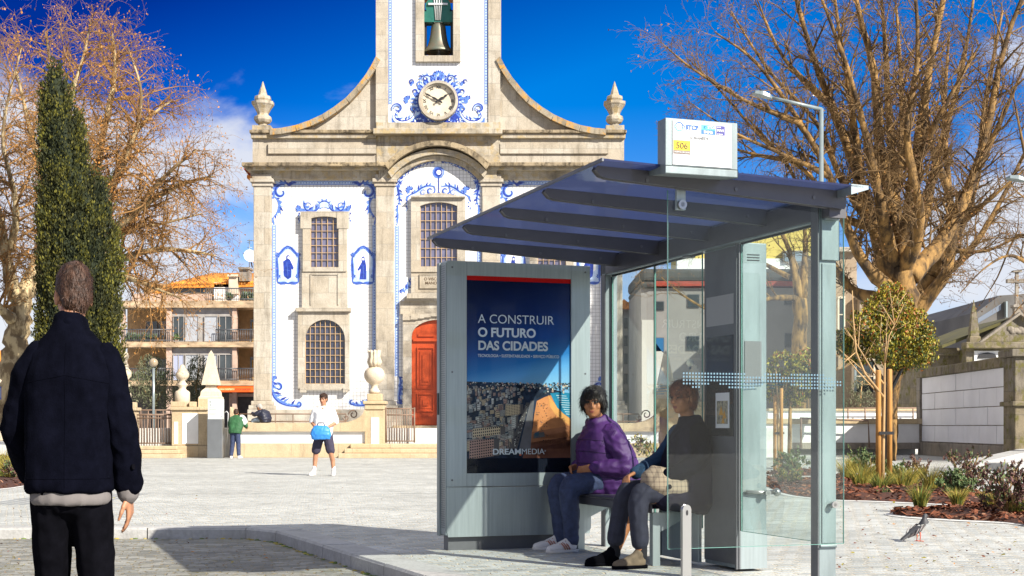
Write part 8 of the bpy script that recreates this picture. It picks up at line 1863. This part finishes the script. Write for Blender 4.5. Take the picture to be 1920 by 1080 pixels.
bb = thing('blue_bag', (g.x - .02, g.y - .30, .80), 'bright blue bag held in front by the man in shorts', 'bag'); b = Blob(); b.loft([((0, 0, -.02), .19, .07, 0), ((0, 0, .08), .22, .10, 0), ((0, 0, .20), .20, .09, 0), ((0, 0, .27), .12, .04, 0)]); b.build('bag_body', blue_bag, bb, .012, 4, .012, (9, 9, 9), 4)
b = MB(); b.tube([(-.08, 0, .26), (-.06, 0, .33), (.06, 0, .33), (.08, 0, .26)], .012, 8); b.build('handle', navy_sh, bb, True)

# ---- passer-by at the far left, nearly hidden ----------------------------------------------
g = G(26, 856); w = person((g.x + -.05, g.y, 0), R(60), 'person in black trousers and white shoes half hidden at the far left edge')
hc = Vector((.03, 0, 1.62)); hr = frame((1, 0, -.05)); b = Blob(); P = head(b, hc, hr); b.chain(((0, 0, 1.45), .06), ((.01, 0, 1.56), .055)); b.chain(((0, 0, .95), .12), ((0, 0, 1.38), .11))
for sg in (1, -1): b.chain(((0, sg * .17, 1.38), .055), ((-.03, sg * .24, 1.12), .042), ((.05, sg * .24, .90), .03)); hand_(b, (.055, sg * .24, .88), (.1, 0, -1), (0, -sg, 0), sg); b.chain(((0, sg * .1, .9), .08), ((.0, sg * .11, .48), .055), ((0, sg * .12, .09), .036)); b.chain(((0, sg * .12, .06), .03), ((.12, sg * .13, .04), .026))
b.build('body', skin, w, .013, 3); face(P, hr, 1, w, lip, eyem); hairdo(w, P, hr, 1.04, hair_bk, 'short', 12)
b = Blob(); b.loft([((0, 0, .86), .14, .19, 0), ((0, 0, 1.2), .14, .21, 0), ((0, 0, 1.38), .12, .2, 0), ((0, 0, 1.48), .07, .08, 0)])
for sg in (1, -1): b.chain(((0, sg * .17, 1.38), .075), ((-.03, sg * .24, 1.12), .068), ((.045, sg * .24, .93), .055))
b.build('jacket', navy_c, w, .014, 4, .01)
b = Blob()
for sg in (1, -1): b.chain(((0, sg * .085, .88), .108), ((0, sg * .11, .48), .08), ((0, sg * .12, .13), .062))
b.build('trousers', black_c, w, .014, 4)
for sg in (1, -1): shoe(w, (-.04, sg * .12, 0), (1, sg * .1, 0), white_sh, white_so, 1.06)

# ================================================================== BIRDS
def bird(loc, rz, label, k, cols, lift=0):
    t = thing('pigeon', loc, label, 'pigeon', rz=rz); gm, nm, lm_, bm = cols
    P = lambda x, y, z: Vector((x * k, y * k, z * k))
    b = Blob(); b.loft([(P(-.095, 0, .075), .012 * k, .016 * k, -.9), (P(-.06, 0, .085), .045 * k, .046 * k, -.75), (P(-.01, 0, .105), .064 * k, .058 * k, -.7), (P(.035, 0, .128), .060 * k, .054 * k, -.5), (P(.057, 0, .155), .040 * k, .036 * k, -.25), (P(.062, 0, .18), .021 * k, .021 * k, 0)], 14)
    b.chain((P(.060, 0, .175), .021 * k), (P(.066, 0, .20), .0185 * k)); b.ell(P(.072, 0, .208), (.022 * k, .017 * k, .018 * k)); b.chain((P(.092, 0, .205), .006 * k), (P(.108, 0, .199), .003 * k), n=6)
    b.build('body', gm, t, .0045 * k, 3)
    for sg in (1, -1):
        w = Blob(); w.loft([(P(.035, sg * .045, .135), .010 * k, .008 * k, -.6), (P(.0, sg * .052, .112), .040 * k, .009 * k, -.95), (P(-.06, sg * .042, .075), .028 * k, .008 * k, -1.1), (P(-.125, sg * .02, .035), .008 * k, .006 * k, -1.1)], 12)
        wo = w.build('wing', bm[0], t, .004 * k, 2)
        for q in ((.0, .0), (-.032, -.018)):
            s = MB(); s.tube([P(-.015 + q[0], sg * .0625, .128 + q[1]), P(-.035 + q[0], sg * .062, .10 + q[1]), P(-.05 + q[0], sg * .058, .072 + q[1])], .004 * k, 6); s.build('wing_bar', bm[1], wo, True)
        l = MB(); l.tube([P(-.0, sg * .02, .075), P(.005, sg * .02, .035), P(-.002, sg * .02, .004)], [.009 * k, .0045 * k, .004 * k], 6)
        for a in (-.5, 0, .5): l.tube([P(-.002, sg * .02, .005), P(.03 * math.cos(a), sg * .02 + .03 * math.sin(a), .003)], .003 * k, 5)
        l.tube([P(-.002, sg * .02, .005), P(-.022, sg * .02, .003)], .003 * k, 5); l.build('leg', lm_, t, True)
        e = MB(); e.ball(P(.080, sg * .0155, .211), .0035 * k, 0, 8); e.build('eye', eyem, t, True)
    tl = MB(); tl.prism([(-.08 * k, .085 * k), (-.165 * k, .030 * k), (-.175 * k, .020 * k), (-.165 * k, .016 * k), (-.07 * k, .065 * k)], -.016 * k, .016 * k); tl.build('tail', nm, t, True, .003)
    return t
pg = mat('slate pigeon plumage', (.04, .037, .043), .6, var=.5, vscale=40, col2=(.05, .055, .06)); pw_ = mat('grey brown wing', (.065, .053, .052), .7, var=.5, vscale=50); pbar = mat('pale wing bar', (.24, .22, .22), .8); pleg = mat('pink bird leg', (.50, .13, .09), .6)
bird(G(1722, 1015), R(25), 'grey pigeon with pale wing bars standing on the setts at the right', 1.12, (pg, pg, pleg, (pw_, pbar)))
bird(W(1425, 176.5, 30) + Vector((0, 0, -.02)), R(150), 'dark bird perched on top of the tall street lamp head', 1.0, (mat('black bird plumage', (.02, .02, .024), .6), bpy.data.materials.get('black bird plumage') or pg, pleg, (pg, pg)))

bpy.data.scenes.remove(TMP)
